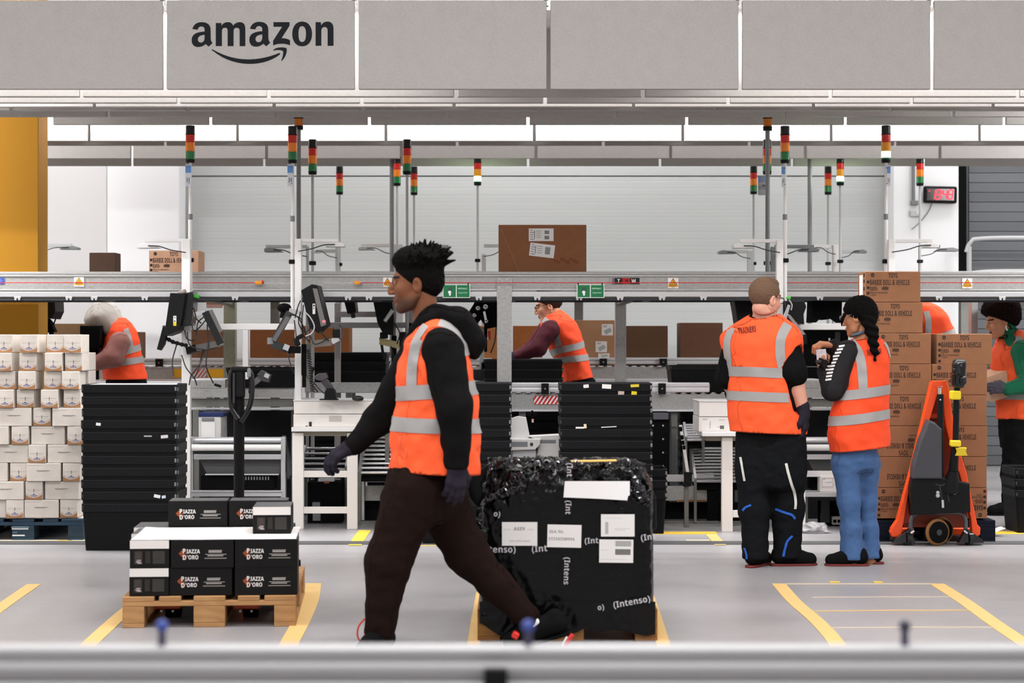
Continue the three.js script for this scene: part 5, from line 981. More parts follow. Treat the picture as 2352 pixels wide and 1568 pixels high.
blob('desk_monitor', [[1800, 694], [1838, 694], [1842, 705], [1836, 722], [1838, 742], [1822, 735], [1806, 745]], 14.0, 0.3, 'black monitor and cable tangle in front of the standing man\'s face', 'monitor', MT.black, (t, r) => { new MB().rbox(0.03, 0.02, 0.03, 0.005, r(1811, 684, 0.1)).build('status_light', mat(0x52c83a, 0.5), t); new MB().bar(r(1802, 735, 0.16), r(1812, 700, 0.16), 0.02).build('bright_link', MT.steel, t); new MB().bar(r(1812, 725, 0.17), r(1848, 770, 0.17), 0.02).build('arm', mat(0x8b8280, 0.5), t); new MB().bar(r(1848, 768, 0.17), r(1850, 790, 0.17), 0.025).build('arm_tip', MT.black, t); for (const p of [[[1812, 688], [1819, 700], [1817, 712]], [[1806, 712], [1800, 730], [1812, 738]], [[1798, 745], [1808, 722], [1824, 740], [1845, 775]]]) new MB().tube(p.map(([x, y]) => r(x, y, 0.17)), 0.0045).build('cable', MT.lightGrey, t); });
blob('dark_jacket', [[1862, 694], [1925, 692], [1925, 738], [1912, 728], [1890, 732], [1880, 726], [1868, 738], [1860, 738]], 14.5, 0.25, 'black jacket hung up under the conveyor behind the ponytail woman', 'jacket', MT.blackMatt, (t, r) => new MB().tube([r(1890, 690), r(1893, 680), r(1890, 672)], 0.008).build('hook', MT.alu, t));
blob('black_case', [[1842, 760], [1938, 760], [1938, 892], [1842, 892]], 14.85, 0.3, 'large black case standing on the bench between the two people talking', 'case', MT.blackMatt, (t, r) => { part('upright', MT.darkGrey, t, r, 1918, 762, 1930, 790, 0.02, 0.17); part('label', MT.white, t, r, 1903, 776, 1907, 782, 0.004, 0.164, 0.001); part('edge', MT.midGrey, t, r, 1842, 841, 1938, 843, 0.02, 0.17, 0.001); });
// ---------------------------------------------------------------- black totes
const TOTE_H = 0.3, PITCH = 0.0757;
const toteProto = (() => {
  const t = thing('storage_tote', [0, 0, 0], '', 'tote');
  add('shell', metreUV(loft([[0.565, 0.365, 0.014, 0], [0.596, 0.396, 0.016, 0.246], [0.59, 0.39, 0.015, 0.247], [0.559, 0.359, 0.013, 0.006]], 4)), MT.tote, t);
  add('rim', metreUV(loft([[0.596, 0.396, 0.016, 0.246], [0.608, 0.408, 0.016, 0.248], [0.61, 0.41, 0.017, 0.296], [0.606, 0.406, 0.017, 0.3], [0.6, 0.4, 0.016, 0.3], [0.594, 0.394, 0.016, 0.292], [0.59, 0.39, 0.016, 0.247]], 4, false, false)), MT.toteRim, t);
  for (const s of [-1, 1]) { const m = new MB(); m.rbox(0.008, 0.022, 0.022, 0.003, [s * 0.3025, 0.27, 0.17]).rbox(0.011, 0.024, 0.008, 0.002, [s * 0.296, 0.272, 0.203]); m.build('corner_latch', s > 0 ? MT.midGrey : MT.darkGrey, t); }
  return t;
})();
let toteUsed = false;
function tote(x, y, z, label, group, sy = 1) {
  let o;
  if (!toteUsed) { toteUsed = true; o = toteProto; o.position.set(x, y, z); o.userData.label = label; o.userData.group = group; } else { o = copyOf(toteProto, [x, y, z], label, 0, group); }
  o.scale.y = sy;
  return o;
}
function toteStack(px, d, n, where, group, { y0 = 0, sy = 1, jitter = 0.004, depthOffset = 0 } = {}) {
  const out = [], pitch = PITCH * (sy === 1 ? 1 : 0.93);
  for (let i = 0; i < n; i++) { const k = n - 1 - i, o = tote(X(px, d) + rr(-jitter, jitter), y0 + k * pitch, -d - 0.205 - depthOffset + rr(-jitter, jitter), n === 1 ? where : `${i ? ORD[i] + ' tote down' : 'topmost tote'} in ${where}`, group, sy); out.push(o); }
  return out;
}
function scrap(parent, px, py, w, h, color, rot = 0) {                    // torn sticker on the front of a tote; px, py from the middle of the tote
  const m = new MB().box(w, h, 0.0015, [0, 0, 0]).build('sticker', mat(color, 0.8), parent); m.position.set(px, py, 0.2062); m.rotation.z = rot; return m;
}
seeded(11);
const stackA = toteStack(296, 12.44, 11, 'the stack beside the white cartons', 'black totes stacked beside the white cartons');
scrap(stackA[3], -0.19, 0.275, 0.03, 0.018, 0xe8e6e2, -0.1); scrap(stackA[4], 0.225, 0.272, 0.045, 0.02, 0xd8d6d2, 0.1); scrap(stackA[4], 0.12, 0.275, 0.05, 0.008, 0xb8b6b4); scrap(stackA[9], 0.18, 0.272, 0.04, 0.02, 0xe8e6e2, -0.2); scrap(stackA[9], 0.222, 0.268, 0.025, 0.018, 0xc9d4ea, 0.2);
{ const o = tag(new THREE.Group(), 'thin bright sheets in the open top of the tote stack by the cartons', 'sheets'); o.name = 'plastic_sheets'; scene.add(o); o.position.set(X(296, 12.44), 10 * PITCH + 0.26, -12.64); for (const [y, c] of [[0.0, 0xe9e6f2], [0.012, 0xcfd6d2], [0.024, 0xe0d3ec], [0.036, 0xf2f2f4]]) new MB().rbox(0.54 - y, 0.006, 0.34, 0.002, [0.01 * Math.sin(y * 300), y, 0], [0, 0.03 * Math.sin(y * 500), 0]).build('sheet', mat(c, 0.4), o); }
const stackB = toteStack(1068, 12.85, 11, 'the stack directly behind the walking man', 'black totes stacked behind the walking man');
const stackC = toteStack(1392, 12.85, 11, 'the torn stickered stack behind the black wrapped pallet', 'black totes stacked behind the wrapped pallet');
scrap(stackC[0], -0.13, 0.28, 0.035, 0.022, 0xe8e4df, 0.1); scrap(stackC[0], 0.005, 0.278, 0.06, 0.028, 0xeceae6, -0.05); scrap(stackC[0], 0.19, 0.283, 0.055, 0.018, 0xd9c23a, 0.05); scrap(stackC[0], 0.185, 0.232, 0.035, 0.028, 0xe0c81e, -0.1); scrap(stackC[0], 0.1, 0.234, 0.04, 0.026, 0xb9a89c, -0.05);
scrap(stackC[3], -0.17, 0.235, 0.055, 0.012, 0xe4e0da); scrap(stackC[3], -0.135, 0.245, 0.018, 0.028, 0xe8d8b8, 0.1); scrap(stackC[3], 0.02, 0.24, 0.1, 0.006, 0xe2e2e2, 0.05);
toteStack(1432, 13.5, 3, 'the low stack peeking out behind the torn stickered stack', 'low stack of totes behind the centre stack');
toteStack(2434, 13.57, 3, 'the low stack at the picture edge by the green sleeved woman', 'low stack of totes at the picture edge');
toteStack(800, 15.3, 3, 'the shallow pile on the bench behind the walking man\'s arm', 'shallow black trays on the bench behind the walking man', { y0: Y(886, 15.12) + 0.003, sy: 0.38, jitter: 0.002 });
toteStack(1203, 14.82, 3, 'the shallow pile on the roller conveyor before the bending worker', 'shallow black trays on the roller conveyor', { y0: Y(902, 14.75) + 0.003, sy: 0.36, jitter: 0.002 });
toteStack(1632, 14.8, 1, 'single black tote on the roller conveyor beside the standing man', undefined, { y0: Y(902, 14.75) + 0.003, sy: 0.68 });
toteStack(613, 14.2, 1, 'single black tote on the bench frame beside the desk monitor post', undefined, { y0: Y(891, 14.2) + 0.004, sy: 0.48, depthOffset: 0.01 });
{ // black studded panel
  const { t, r } = onFloor('storage_rack', 1522, 14.5, 'dark panel with rows of pale studs between the totes and the roller conveyor leg', 'rack');
  part('panel', MT.blackMatt, t, r, 1494, 946, 1538, 1200, 0.2, 0, 0.006); for (const [px, py] of [[1500, 977], [1523, 977], [1523, 1008], [1523, 1039], [1523, 1070]]) new MB().cyl(0.007, 0.007, 0.006, r(px, py, 0.003), [Math.PI / 2, 0, 0], 10).build('stud', MT.lightGrey, t);
  part('dark_bag', mat(0x55545c, 0.7), t, r, 1500, 948, 1536, 964, 0.1, 0.03, 0.008);
}
for (const [px, d, n, w] of [[745, 15.36, 7, 'deep under the white drawer table'], [930, 15.25, 8, 'under the bench behind the walking man\'s trousers'], [1255, 15.72, 9, 'deep under the roller conveyor behind the label printer'], [1460, 15.72, 9, 'deep under the roller conveyor behind the torn stickers'], [1650, 15.72, 9, 'deep under the roller conveyor behind the tilted strut']]) toteStack(px, d, n, `the stack ${w}`, `black totes ${w}`);
{ // label printer between the stacks
  const d = 13.1, { t, r } = onFloor('label_printer', 1230, d, 'pale grey label printer with white paper hood standing between two stacks of black totes', 'printer');
  const p = (a) => r(a[0], a[1]).slice(0, 2);
  new MB().extrude(poly([[1173, 1008], [1173, 962], [1190, 957], [1208, 960], [1217, 1006]].map(p)), 0.03, [0, 0, -0.1], undefined, 0.002).build('paper_hood', MT.white, t);
  new MB().extrude(poly([[1173, 1009], [1240, 1009], [1238, 1020], [1228, 1030], [1173, 1032]].map(p)), 0.12, [0, 0, -0.1], undefined, 0.006).build('head', MT.whiteDull, t);
  part('display', MT.midGrey, t, r, 1176, 1014, 1212, 1026, 0.006, 0.027, 0.002); new MB().cyl(0.011, 0.011, 0.006, r(1221, 1020, 0.028), [Math.PI / 2, 0, 0], 16).build('button', MT.darkGrey, t);
  part('body', MT.lightGrey, t, r, 1175, 1032, 1232, 1062, 0.22, 0, 0.012); new MB().extrude(poly([[1216, 1003], [1291, 1000], [1291, 1060], [1228, 1064], [1236, 1040], [1242, 1012]].map(p)), 0.18, [0, 0, -0.22], undefined, 0.004).build('side_cover', MT.whiteDull, t);
  part('rail', MT.midGrey, t, r, 1240, 1009, 1276, 1017, 0.02, -0.03); part('stand', MT.blackMatt, t, r, 1180, 1062, 1285, HY + F * EYE / d, 0.22, -0.02, 0.006);
}
{ const { t, r } = base('hanging_bracket', 1222, 968, 14.6, 'small black bracket with dangling tag under the roller conveyor by the printer', 'bracket'); part('plate', MT.blackMatt, t, r, 1210, 948, 1235, 956, 0.05, 0); part('rod', MT.blackMatt, t, r, 1220, 942, 1225, 962, 0.03, 0); part('tag', mat(0xd8b0a0, 0.6), t, r, 1221, 962, 1226, 970, 0.005, 0, 0.001); }

// ---------------------------------------------------------------- cartons
function printTex(w, h, draw) { return canvasTex(w, h, draw); }
const toyTex = printTex(512, 288, (g) => {
  g.fillStyle = 'rgba(35,22,14,0.9)'; g.textAlign = 'left';
  g.font = 'bold 64px sans-serif'; g.save(); g.translate(212, 56); g.scale(0.58, 1); g.fillText('TOYS', 0, 0); g.restore();
  g.font = 'bold 70px sans-serif'; g.save(); g.translate(32, 126); g.scale(0.475, 1); g.fillText('BARBIE DOLL & VEHICLE', 0, 0); g.restore();
  g.font = 'bold 52px sans-serif'; g.save(); g.translate(32, 180); g.scale(0.5, 1); g.fillText('DJR55-', 0, 0); g.restore();
  g.font = 'bold 17px sans-serif'; g.fillText('MADE IN INDONESIA', 34, 208); g.fillText('1 PIECE', 34, 230);
  for (const y of [84, 140, 192, 246]) g.fillRect(4, y, 25, 26);
  g.beginPath(); g.arc(60, 30, 19, 0, 7); g.fill(); g.fillStyle = 'rgba(170,120,75,0.9)'; g.font = 'bold 13px sans-serif'; g.fillText('toys', 47, 34);
  g.strokeStyle = 'rgba(50,34,22,0.7)'; g.lineWidth = 4; g.beginPath(); for (let i = 0; i < 40; i++) g.lineTo(150 + i * 1.6, 158 + 16 * Math.sin(i * 1.9)); g.stroke();
});
function carton(name, x, y, z, w, h, depth, m, label, category, group, turn = 0) {   // x, z: middle of the front face's foot
  const t = thing(name, [x, y, z], label, category, group, turn);
  const mid = m.color.clone().multiplyScalar(0.82), edge = new THREE.MeshStandardMaterial({ color: mid, roughness: 0.85 });
  new MB().rbox(w, h, depth, 0.004, [0, h / 2, -depth / 2], undefined, 1).build('body', m, t);
  new MB().box(w * 0.98, 0.0012, 0.002, [0, h + 0.0001, -depth / 2]).build('flap_seam', edge, t);
  return t;
}
const TOY_W = 0.365, TOY_H = 0.2035, TOY_D = 0.28;
function toyCarton(pxL, pyB, d, label, { upside = false, m = MT.card, flush = 0, group = 'brown toy cartons on the tall pallet stack', y, edge = false } = {}) {
  const t = carton('toy_carton', X(pxL, d) + TOY_W / 2, y ?? Y(pyB, d), -d, TOY_W, TOY_H, TOY_D, m, label, 'carton', group, flush);
  print('print', toyTex, TOY_W * 0.97, TOY_H * 0.97, [0, TOY_H / 2, 0.0012], t).rotation.z = upside ? Math.PI : 0;
  if (edge) { new MB().box(0.002, TOY_H * 0.8, 0.12, [-TOY_W / 2 - 0.0005, TOY_H * 0.5, -0.16]).build('edge_label', MT.paper, t); for (const y2 of [0.04, 0.09, 0.14, 0.18]) new MB().box(0.002, 0.022, 0.03, [-TOY_W / 2 - 0.0005, y2, -0.05]).build('edge_mark', MT.blackMatt, t); }
  return t;
}
const stackTop = 0.156, TD = 13.0;
const colA = ['topmost', 'second', 'third', 'fourth', 'fifth', 'lowest'];
for (let i = 0; i < 6; i++) {
  const k = 5 - i, y = stackTop + k * (TOY_H + 0.0015);
  toyCarton(2012 + (i % 3) - (i > 3 ? 1 : 0), 0, TD, `${['third', 'fourth', 'fifth', 'sixth', 'seventh', 'lowest'][i]} carton down in the tall toy carton column${i === 3 || i === 4 ? ', print upside down' : ''}`, { y, upside: i === 3 || i === 4, edge: i > 3 });
  toyCarton(i === 0 ? 2152 : 2140 + (i % 2), 0, TD, `${colA[i]} carton in the shorter toy carton column behind the orange truck${i === 5 ? ', print upside down' : ''}`, { y: y - 0.004 * (i === 0), upside: i === 5 });
}
toyCarton(1993, 0, TD, 'second highest toy carton of the tall column, touching the ponytail woman\'s head', { y: stackTop + 6 * (TOY_H + 0.0015), edge: true });
toyCarton(1988, 0, TD, 'highest toy carton of all, topmost on the tall column', { y: stackTop + 7 * (TOY_H + 0.0015), edge: true });
toyCarton(342, 0, 14.38, 'pale toy carton lying on the overhead conveyor beside a signal tower post', { y: 1.794, m: MT.cardPale, group: 'toy carton on the overhead conveyor' });
{ // big and small cartons on the overhead conveyor
  const d = 14.38, w = 202 * d / F, h = Y(516, d) - 1.794, t = carton('cardboard_box', X(1246, d), 1.794, -d, w, h, 0.4, mat(0x8a5a38, 0.85, 0, { map: cardTex }), 'large brown carton with two white shipping labels on the overhead conveyor', 'carton');
  const ship = (s) => canvasTex(128, 72, (g) => { g.fillStyle = '#d8d6d4'; g.fillRect(0, 0, 128, 72); g.fillStyle = '#4a4a4c'; for (let i = 0; i < 12; i++) g.fillRect(s ? 80 + i * 2.2 : 82 + (i % 6) * 4, s ? 14 : 12 + Math.floor(i / 6) * 30, s ? 1.3 : 3, s ? 40 : 20); for (let i = 0; i < 5; i++) g.fillRect(8, 8 + i * 13, 12 + (i * 7) % 10, 3); g.fillRect(28, 12, 3, 46); for (let i = 0; i < 4; i++) g.fillRect(38, 14 + i * 12, 26, 2); });
  const lab = (px, py, pw, ph, s, rot) => { const m = print('shipping_label', ship(s), pw * d / F, ph * d / F, [X(px, d) - X(1246, d), Y(py, d) - 1.794, 0.002], t); m.rotation.z = rot; };
  lab(1243, 539, 57, 29, false, 0); lab(1245, 575, 57, 30, true, -0.12);
  print('tape_ghost', canvasTex(128, 64, (g) => { g.fillStyle = 'rgba(150,70,30,0.5)'; for (let i = 0; i < 9; i++) g.fillRect(6 + i * 12, 20 + (i % 3) * 7, 14, 12); }), 0.24, 0.1, [0.17, 0.13, 0.0015], t);
  new MB().bar([-w / 2 + 0.02, h - 0.03, 0.001], [-w / 2 + 0.17, 0.0, 0.001], 0.003, 0.002).build('crease', mat(0xb08058, 0.8), t);
  carton('cardboard_box', X(235, 14.5), 1.794, -14.5, 60 * 14.5 / F, Y(580, 14.5) - 1.794, 0.2, mat(0x51392a, 0.85, 0, { map: cardTex }), 'small dark brown carton standing alone on the overhead conveyor over the headscarf', 'carton');
}
// cartons on the rear roller conveyor
const rearCarton = (x0, y0, x1, d, m, label, extra, yb = 841) => { const t = carton('cardboard_box', X((x0 + x1) / 2, d), Y(841, 17.3) + 0.003, -d, (x1 - x0) * d / F, Y(y0, d) - Y(841, 17.3) - 0.003, 0.34, m, label, 'carton'); if (extra) extra(t, d); return t; };
rearCarton(438, 757, 516, 17.4, MT.cardDark, 'dark brown carton on the rear conveyor seen through the left monitor arm');
rearCarton(574, 757, 676, 17.4, mat(0x8a5328, 0.85, 0, { map: cardTex }), 'wide brown carton on the rear conveyor, against the post with the desk monitor');
rearCarton(690, 748, 802, 17.4, mat(0x91582b, 0.85, 0, { map: cardTex }), 'brown carton on the rear conveyor just above the pile of shallow trays');
rearCarton(1082, 748, 1172, 17.4, MT.cardOrange, 'orange brown carton on the rear conveyor behind the galvanized post');
rearCarton(1178, 748, 1246, 17.4, mat(0xa8632c, 0.85, 0, { map: cardTex }), 'orange brown carton the bending worker reaches over');
const smallLabel = canvasTex(64, 64, (g) => { g.fillStyle = '#d6d2ce'; g.fillRect(0, 0, 64, 64); g.fillStyle = '#6a7a78'; g.fillRect(8, 8, 24, 3); g.fillRect(8, 14, 20, 3); g.save(); g.translate(34, 40); g.rotate(-0.5); for (let i = 0; i < 8; i++) g.fillRect(-18 + i * 5, -12, 3, 24); g.restore(); });
rearCarton(1318, 735, 1412, 17.4, mat(0xa9805e, 0.85, 0, { map: cardTex }), 'tall tan carton with white labels behind the bending worker', (t, d) => { const cx = 1365, put = (px, py, w, h) => print('label', smallLabel, w * d / F, h * d / F, [X(px, d) - X(cx, d), Y(py, d) - t.position.y, 0.002], t); put(1395, 757, 26, 26); put(1381, 796, 26, 25); put(1387, 816, 26, 10); });
rearCarton(1438, 748, 1534, 17.4, mat(0x5c3f26, 0.85, 0, { map: cardTex }), 'dark brown carton alone on the rear conveyor, next to the tan labelled one');
rearCarton(1562, 741, 1660, 17.4, mat(0x68452f, 0.85, 0, { map: cardTex }), 'brown carton on the rear conveyor nearest to the standing man');
rearCarton(115, 743, 215, 17.4, mat(0x7d6142, 0.85, 0, { map: cardTex }), 'flat brown carton between the yellow pillar and the headscarf');
rearCarton(285, 762, 318, 17.4, MT.cardDark, 'brown carton edge just behind the back of the headscarf worker');
{ const { t, r } = base('brown_board', 508, 706, 17.7, 'brown board hanging under the rear conveyor beside the left desk monitor', 'board'); part('board', mat(0x9a6c4e, 0.85, 0, { map: cardTex }), t, r, 474, 672, 512, 700, 0.32, 0); part('edge', mat(0xb08e84, 0.85), t, r, 474, 699, 511, 707, 0.022, 0.001); }

// white cartons on the blue pallet
const WD = 13.1, WS = WD / F, W_H = 0.1222;
const endTex = canvasTex(128, 128, (g) => {
  g.fillStyle = 'rgba(158,112,74,0.95)'; g.beginPath(); g.moveTo(0, 94); g.quadraticCurveTo(64, 140, 128, 90); g.lineTo(128, 128); g.lineTo(0, 128); g.fill();
  g.strokeStyle = 'rgba(150,112,84,0.9)'; g.lineWidth = 2.5; g.beginPath(); g.moveTo(4, 86); g.quadraticCurveTo(64, 130, 124, 82); g.stroke();
  g.fillStyle = 'rgba(80,80,140,0.9)'; g.font = 'bold 19px sans-serif'; g.textAlign = 'center'; g.fillText('ISSIA', 64, 108); g.beginPath(); g.moveTo(52, 96); g.lineTo(64, 86); g.lineTo(76, 96); g.fill();
  g.fillStyle = 'rgba(130,120,112,0.7)'; g.fillRect(12, 60, 104, 1.6);
});
const sideTex = canvasTex(256, 128, (g) => { g.fillStyle = 'rgba(110,102,96,0.7)'; g.fillRect(74, 52, 96, 2.5); g.fillRect(86, 58, 60, 1.5); g.fillRect(6, 14, 110, 1.5); });
const whiteProto = {};
for (const kind of ['end', 'side']) {
  const w = kind === 'end' ? 0.117 : 0.228, dep = kind === 'end' ? 0.228 : 0.117, t = thing('white_carton', [0, -50, 0], '', 'carton');
  new MB().rbox(w - 0.002, W_H - 0.002, dep, 0.003, [0, W_H / 2, -dep / 2], undefined, 1).build('body', MT.whiteCard, t);
  print('print', kind === 'end' ? endTex : sideTex, w - 0.004, W_H - 0.004, [0, W_H / 2, 0.001], t);
  if (kind === 'end') new MB().box(0.0026, 0.024, 0.0015, [0.0, W_H * 0.5, 0.0012]).build('opening_slit', MT.darkGrey, t); else new MB().box(0.09, 0.0012, 0.001, [0, W_H * 0.6, 0.0006]).build('flap_line', MT.midGrey, t);
  scene.remove(t); whiteProto[kind] = t;
}
counts.white_carton = -1;
const whiteRows = [[[-12, 'e'], [48, 'e'], [106, 'e'], [148, 'e']], [[-12, 'e'], [43, 'e'], [104, 'e'], [148, 'e']], [[-6, 'e'], [43, 'e'], [100, 'e'], [143, 'e']], [[-7, 'e'], [37, 'e'], [95, 'e'], [145, 'e']], [[-6, 's'], [75, 'e'], [121, 's']], [[-58, 's'], [26, 'e'], [70, 's'], [155, 'e']], [[-14, 's'], [66, 'e'], [109, 's']], [[-61, 's'], [22, 'e'], [62, 's'], [144, 'e']], [[-23, 's'], [58, 'e'], [102, 's']], [[-65, 's'], [15, 'e'], [56, 's'], [137, 'e']]];
const rowName = ['top', 'second', 'third', 'fourth', 'fifth', 'sixth', 'seventh', 'eighth', 'ninth', 'bottom'];
whiteRows.forEach((row, i) => row.forEach(([px, k], j) => {
  const kind = k === 'e' ? 'end' : 'side', w = kind === 'end' ? 0.117 : 0.228, o = whiteProto[kind].clone(), last = j === row.length - 1;
  o.name = numbered('white_carton'); o.userData = { category: 'carton', group: 'white cartons on the blue pallet', label: `white carton ${kind === 'end' ? 'with brown wave end' : 'lying lengthwise'}, ${rowName[i]} row, ${last ? 'next to the black totes' : ['at the picture edge', 'second from the picture edge', 'third from the picture edge'][j]}` };
  o.position.set(X(px, WD) + w / 2, 0.15 + (9 - i) * (W_H + 0.0006), -WD + (i < 4 ? 0.03 * ((j + i) % 2) : 0.012 * ((j * 2 + i) % 3)) - 0.01); o.rotation.y = 0.012 * (((i * 7 + j * 5) % 5) - 2);
  scene.add(o);
}));
[[1, 82], [2, 82], [3, 78]].forEach(([i, px]) => { const o = whiteProto.end.clone(); o.name = numbered('white_carton'); o.userData = { category: 'carton', group: 'white cartons set back in the gap', label: `white carton set back in the gap of the ${rowName[i]} row` }; o.position.set(X(px, WD) + 0.0585, 0.15 + (9 - i) * (W_H + 0.0006), -WD - 0.26); scene.add(o); });
for (let i = 1; i < 4; i++) { const o = whiteProto.end.clone(); o.name = numbered('white_carton'); o.userData = { category: 'carton', group: 'white cartons behind the front ones', label: `white carton whose bare side peeks past the ${rowName[i]} row towards the headscarf worker` }; o.position.set(X(205, WD + 0.27) - 0.0585, 0.15 + (9 - i) * (W_H + 0.0006), -WD - 0.26); scene.add(o); }

// ---------------------------------------------------------------- pallets
function pallet(xMid, d, m, mBlock, label, { w = 0.8, l = 1.2, turn = 0, sag = 0, cross = true } = {}) {
  const t = thing('pallet', [xMid, 0, -d], label, 'pallet', undefined, turn), T = 0.022, put = (name, a, b, c, p, mm) => new MB().rbox(a, b, c, 0.003, p, undefined, 1).build(name, mm, t);
  for (const [x, bw] of [[-w / 2 + 0.0725, 0.145], [-w / 4 + 0.018, 0.1], [0, 0.145], [w / 4 - 0.018, 0.1], [w / 2 - 0.0725, 0.145]]) put('deck_board', bw, T, l, [x, 0.133, -l / 2], m);
  for (const z of [0.0725, l / 2, l - 0.0725]) put('cross_board', w, T, 0.145, [0, 0.111, -z], m);
  for (const [x, bw] of [[-w / 2 + 0.05, 0.1], [0, 0.145], [w / 2 - 0.05, 0.1]]) { for (const z of [0.0725, l / 2, l - 0.0725]) put('block', bw, 0.078, 0.145, [x, 0.061, -z], mBlock); put('runner', bw, T, l, [x, 0.011, -l / 2], m); }
  return t;
}
pallet(X(480, 9.12), 9.12, MT.wood, MT.wood, 'light wooden pallet under the black printed boxes');
pallet(X(1303.5, 8.7), 8.7, MT.woodDark, mat(0xa77a44, 0.8, 0, { map: woodTex }), 'brown wooden pallet under the black wrapped load');
const bluePallet = pallet(X(53, 13.1), 13.1, mat(0x1d3d58, 0.75, 0, { map: woodTex }), MT.woodBlue, 'dark blue pallet carrying the white cartons');
{ const m = new MB().box(0.8, 0.004, 1.1, [0, 0.146, -0.58]).build('slip_sheet', MT.whiteCard, bluePallet); print('stencil', canvasTex(128, 128, (g) => { g.fillStyle = '#dcdcd8'; g.fillRect(4, 26, 120, 14); g.fillRect(8, 100, 90, 16); g.fillStyle = '#8aa0ac'; g.fillRect(0, 8, 128, 10); g.font = 'bold 18px sans-serif'; g.fillText('EUR', 10, 80); }), 0.12, 0.075, [-0.02, 0.06, 0.002], bluePallet); }
pallet(X(2148, 13.0), 13.0, MT.woodNavy, MT.woodNavy, 'navy pallet under the tall brown toy cartons');

// ---------------------------------------------------------------- black printed boxes on the wooden pallet
const coffeeTex = canvasTex(512, 232, (g) => {
  g.fillStyle = '#8a3f1a'; g.beginPath(); g.moveTo(60, 112); g.lineTo(98, 74); g.lineTo(98, 152); g.closePath(); g.fill(); g.fillStyle = '#5a2a14'; g.fillRect(98, 100, 30, 60);
  g.fillStyle = '#e6e2de'; g.font = 'bold 58px sans-serif'; g.save(); g.translate(92, 112); g.scale(0.84, 1); g.fillText('P', 0, 0); g.font = 'bold 48px sans-serif'; g.fillText('IAZZA', 40, 0); g.font = 'bold 58px sans-serif'; g.fillText('D', 0, 54); g.font = 'bold 48px sans-serif'; g.fillText("'ORO", 44, 50); g.restore();
  g.fillStyle = '#a8a39e'; g.fillRect(308, 84, 112, 7); g.fillRect(308, 94, 108, 12); g.fillRect(280, 118, 176, 5); g.fillRect(300, 128, 130, 9); g.fillStyle = '#8a867e'; g.fillRect(274, 150, 184, 8);
});
const coffeeEnd = canvasTex(256, 180, (g) => { g.fillStyle = '#2a2522'; g.fillRect(22, 10, 58, 140); g.fillStyle = '#3a2f2b'; g.fillRect(30, 20, 40, 70); g.fillStyle = '#b9aeb0'; g.fillRect(40, 102, 30, 8); g.fillRect(34, 118, 34, 10); g.fillRect(44, 132, 30, 9); g.fillStyle = '#4a4744'; for (let i = 0; i < 9; i++) g.fillRect(98, 16 + i * 14, 36, 5); g.fillStyle = '#57534f'; for (let i = 0; i < 11; i++) g.fillRect(150, 14 + i * 12, 84, 5); });
const COFFEE = mat(0x151414, 0.5), PD = 9.14;
function coffeeBox(pxL, y, d, kind, label, w0) {
  const w = w0 ?? (kind === 'end' ? 0.182 : 0.291), h = 0.129, dep = kind === 'end' ? 0.291 : 0.182, t = thing('coffee_box', [X(pxL, d) + w / 2, y, -d], label, 'box', 'black printed boxes on the wooden pallet');
  new MB().rbox(w, h, dep, 0.003, [0, h / 2, -dep / 2], undefined, 1).build('body', COFFEE, t);
  if (kind === 'end') { print('white_band', new THREE.MeshStandardMaterial({ color: 0xded9d5, roughness: 0.8 }), w - 0.002, h * 0.3, [0, h * 0.85, 0.0012], t); print('end_print', coffeeEnd, w * 0.94, h * 0.62, [0, h * 0.34, 0.0014], t); } else print('print', coffeeTex, w - 0.004, h - 0.002, [0, h / 2, 0.0012], t);
  new MB().box(w * 0.98, 0.001, dep * 0.98, [0, h + 0.0003, -dep / 2]).build('lid', mat(0x4a4a4c, 0.5), t);
  return t;
}
const L1 = 0.145, L2 = L1 + 0.1305, L3 = L2 + 0.1325;
coffeeBox(299, L1, PD, 'end', 'lower black box showing its white banded end, on the wooden pallet');
coffeeBox(300, L2, PD, 'end', 'upper black box showing its white banded end, above another such box');
coffeeBox(390, L1, PD + 0.01, 'side', 'middle box of the lower row, black with white printed name and orange diamond');
coffeeBox(393, L2, PD, 'side', 'middle box of the second row, black with white printed name');
coffeeBox(539, L1, PD + 0.005, 'side', 'end box of the lower row, black with white printed name, near the curved tape');
coffeeBox(539, L2, PD, 'side', 'end box of the second row, black with white printed name, near the curved tape');
coffeeBox(408, L3, 9.76, 'side', 'rear black box with white printed name standing alone on the top layer');
coffeeBox(546, L3, 9.76, 'side', 'rear black box on the top layer, half hidden by a white banded box end');
coffeeBox(588, L3, 9.38, 'end', 'black box with white banded end lying on the top layer');
for (const [px, d, kind] of [[314, 9.45, 'end'], [404, 9.35, 'side'], [549, 9.35, 'side'], [414, 9.56, 'side'], [554, 9.56, 'side'], [423, 9.8, 'side'], [562, 9.8, 'side'], [330, 9.78, 'end']]) for (const [y, nm] of [[L1, 'lower'], [L2, 'upper']]) coffeeBox(px, y, d, kind, 'black printed box hidden behind the front boxes of the wooden pallet');
{ // white slip sheet between the layers
  const g = new THREE.PlaneGeometry(0.765, 0.6, 24, 18), p = g.attributes.position;
  for (let i = 0; i < p.count; i++) { const x = p.getX(i), y = p.getY(i); p.setZ(i, 0.0018 + 0.02 * Math.max(0, -x - 0.3) * Math.max(0, y + 0.1) * 6 + 0.001 * N3(x * 9, y * 9, 1)); }
  g.rotateX(-Math.PI / 2); g.computeVertexNormals();
  const t = thing('slip_sheet', [X(490, 9.14), L2 + 0.1298, -9.44], 'white paper slip sheet covering the second layer of black boxes', 'sheet'); add('sheet', metreUV(g.toNonIndexed()), mat(0xf0ebe6, 0.8, 0, { side: THREE.DoubleSide }), t);
}
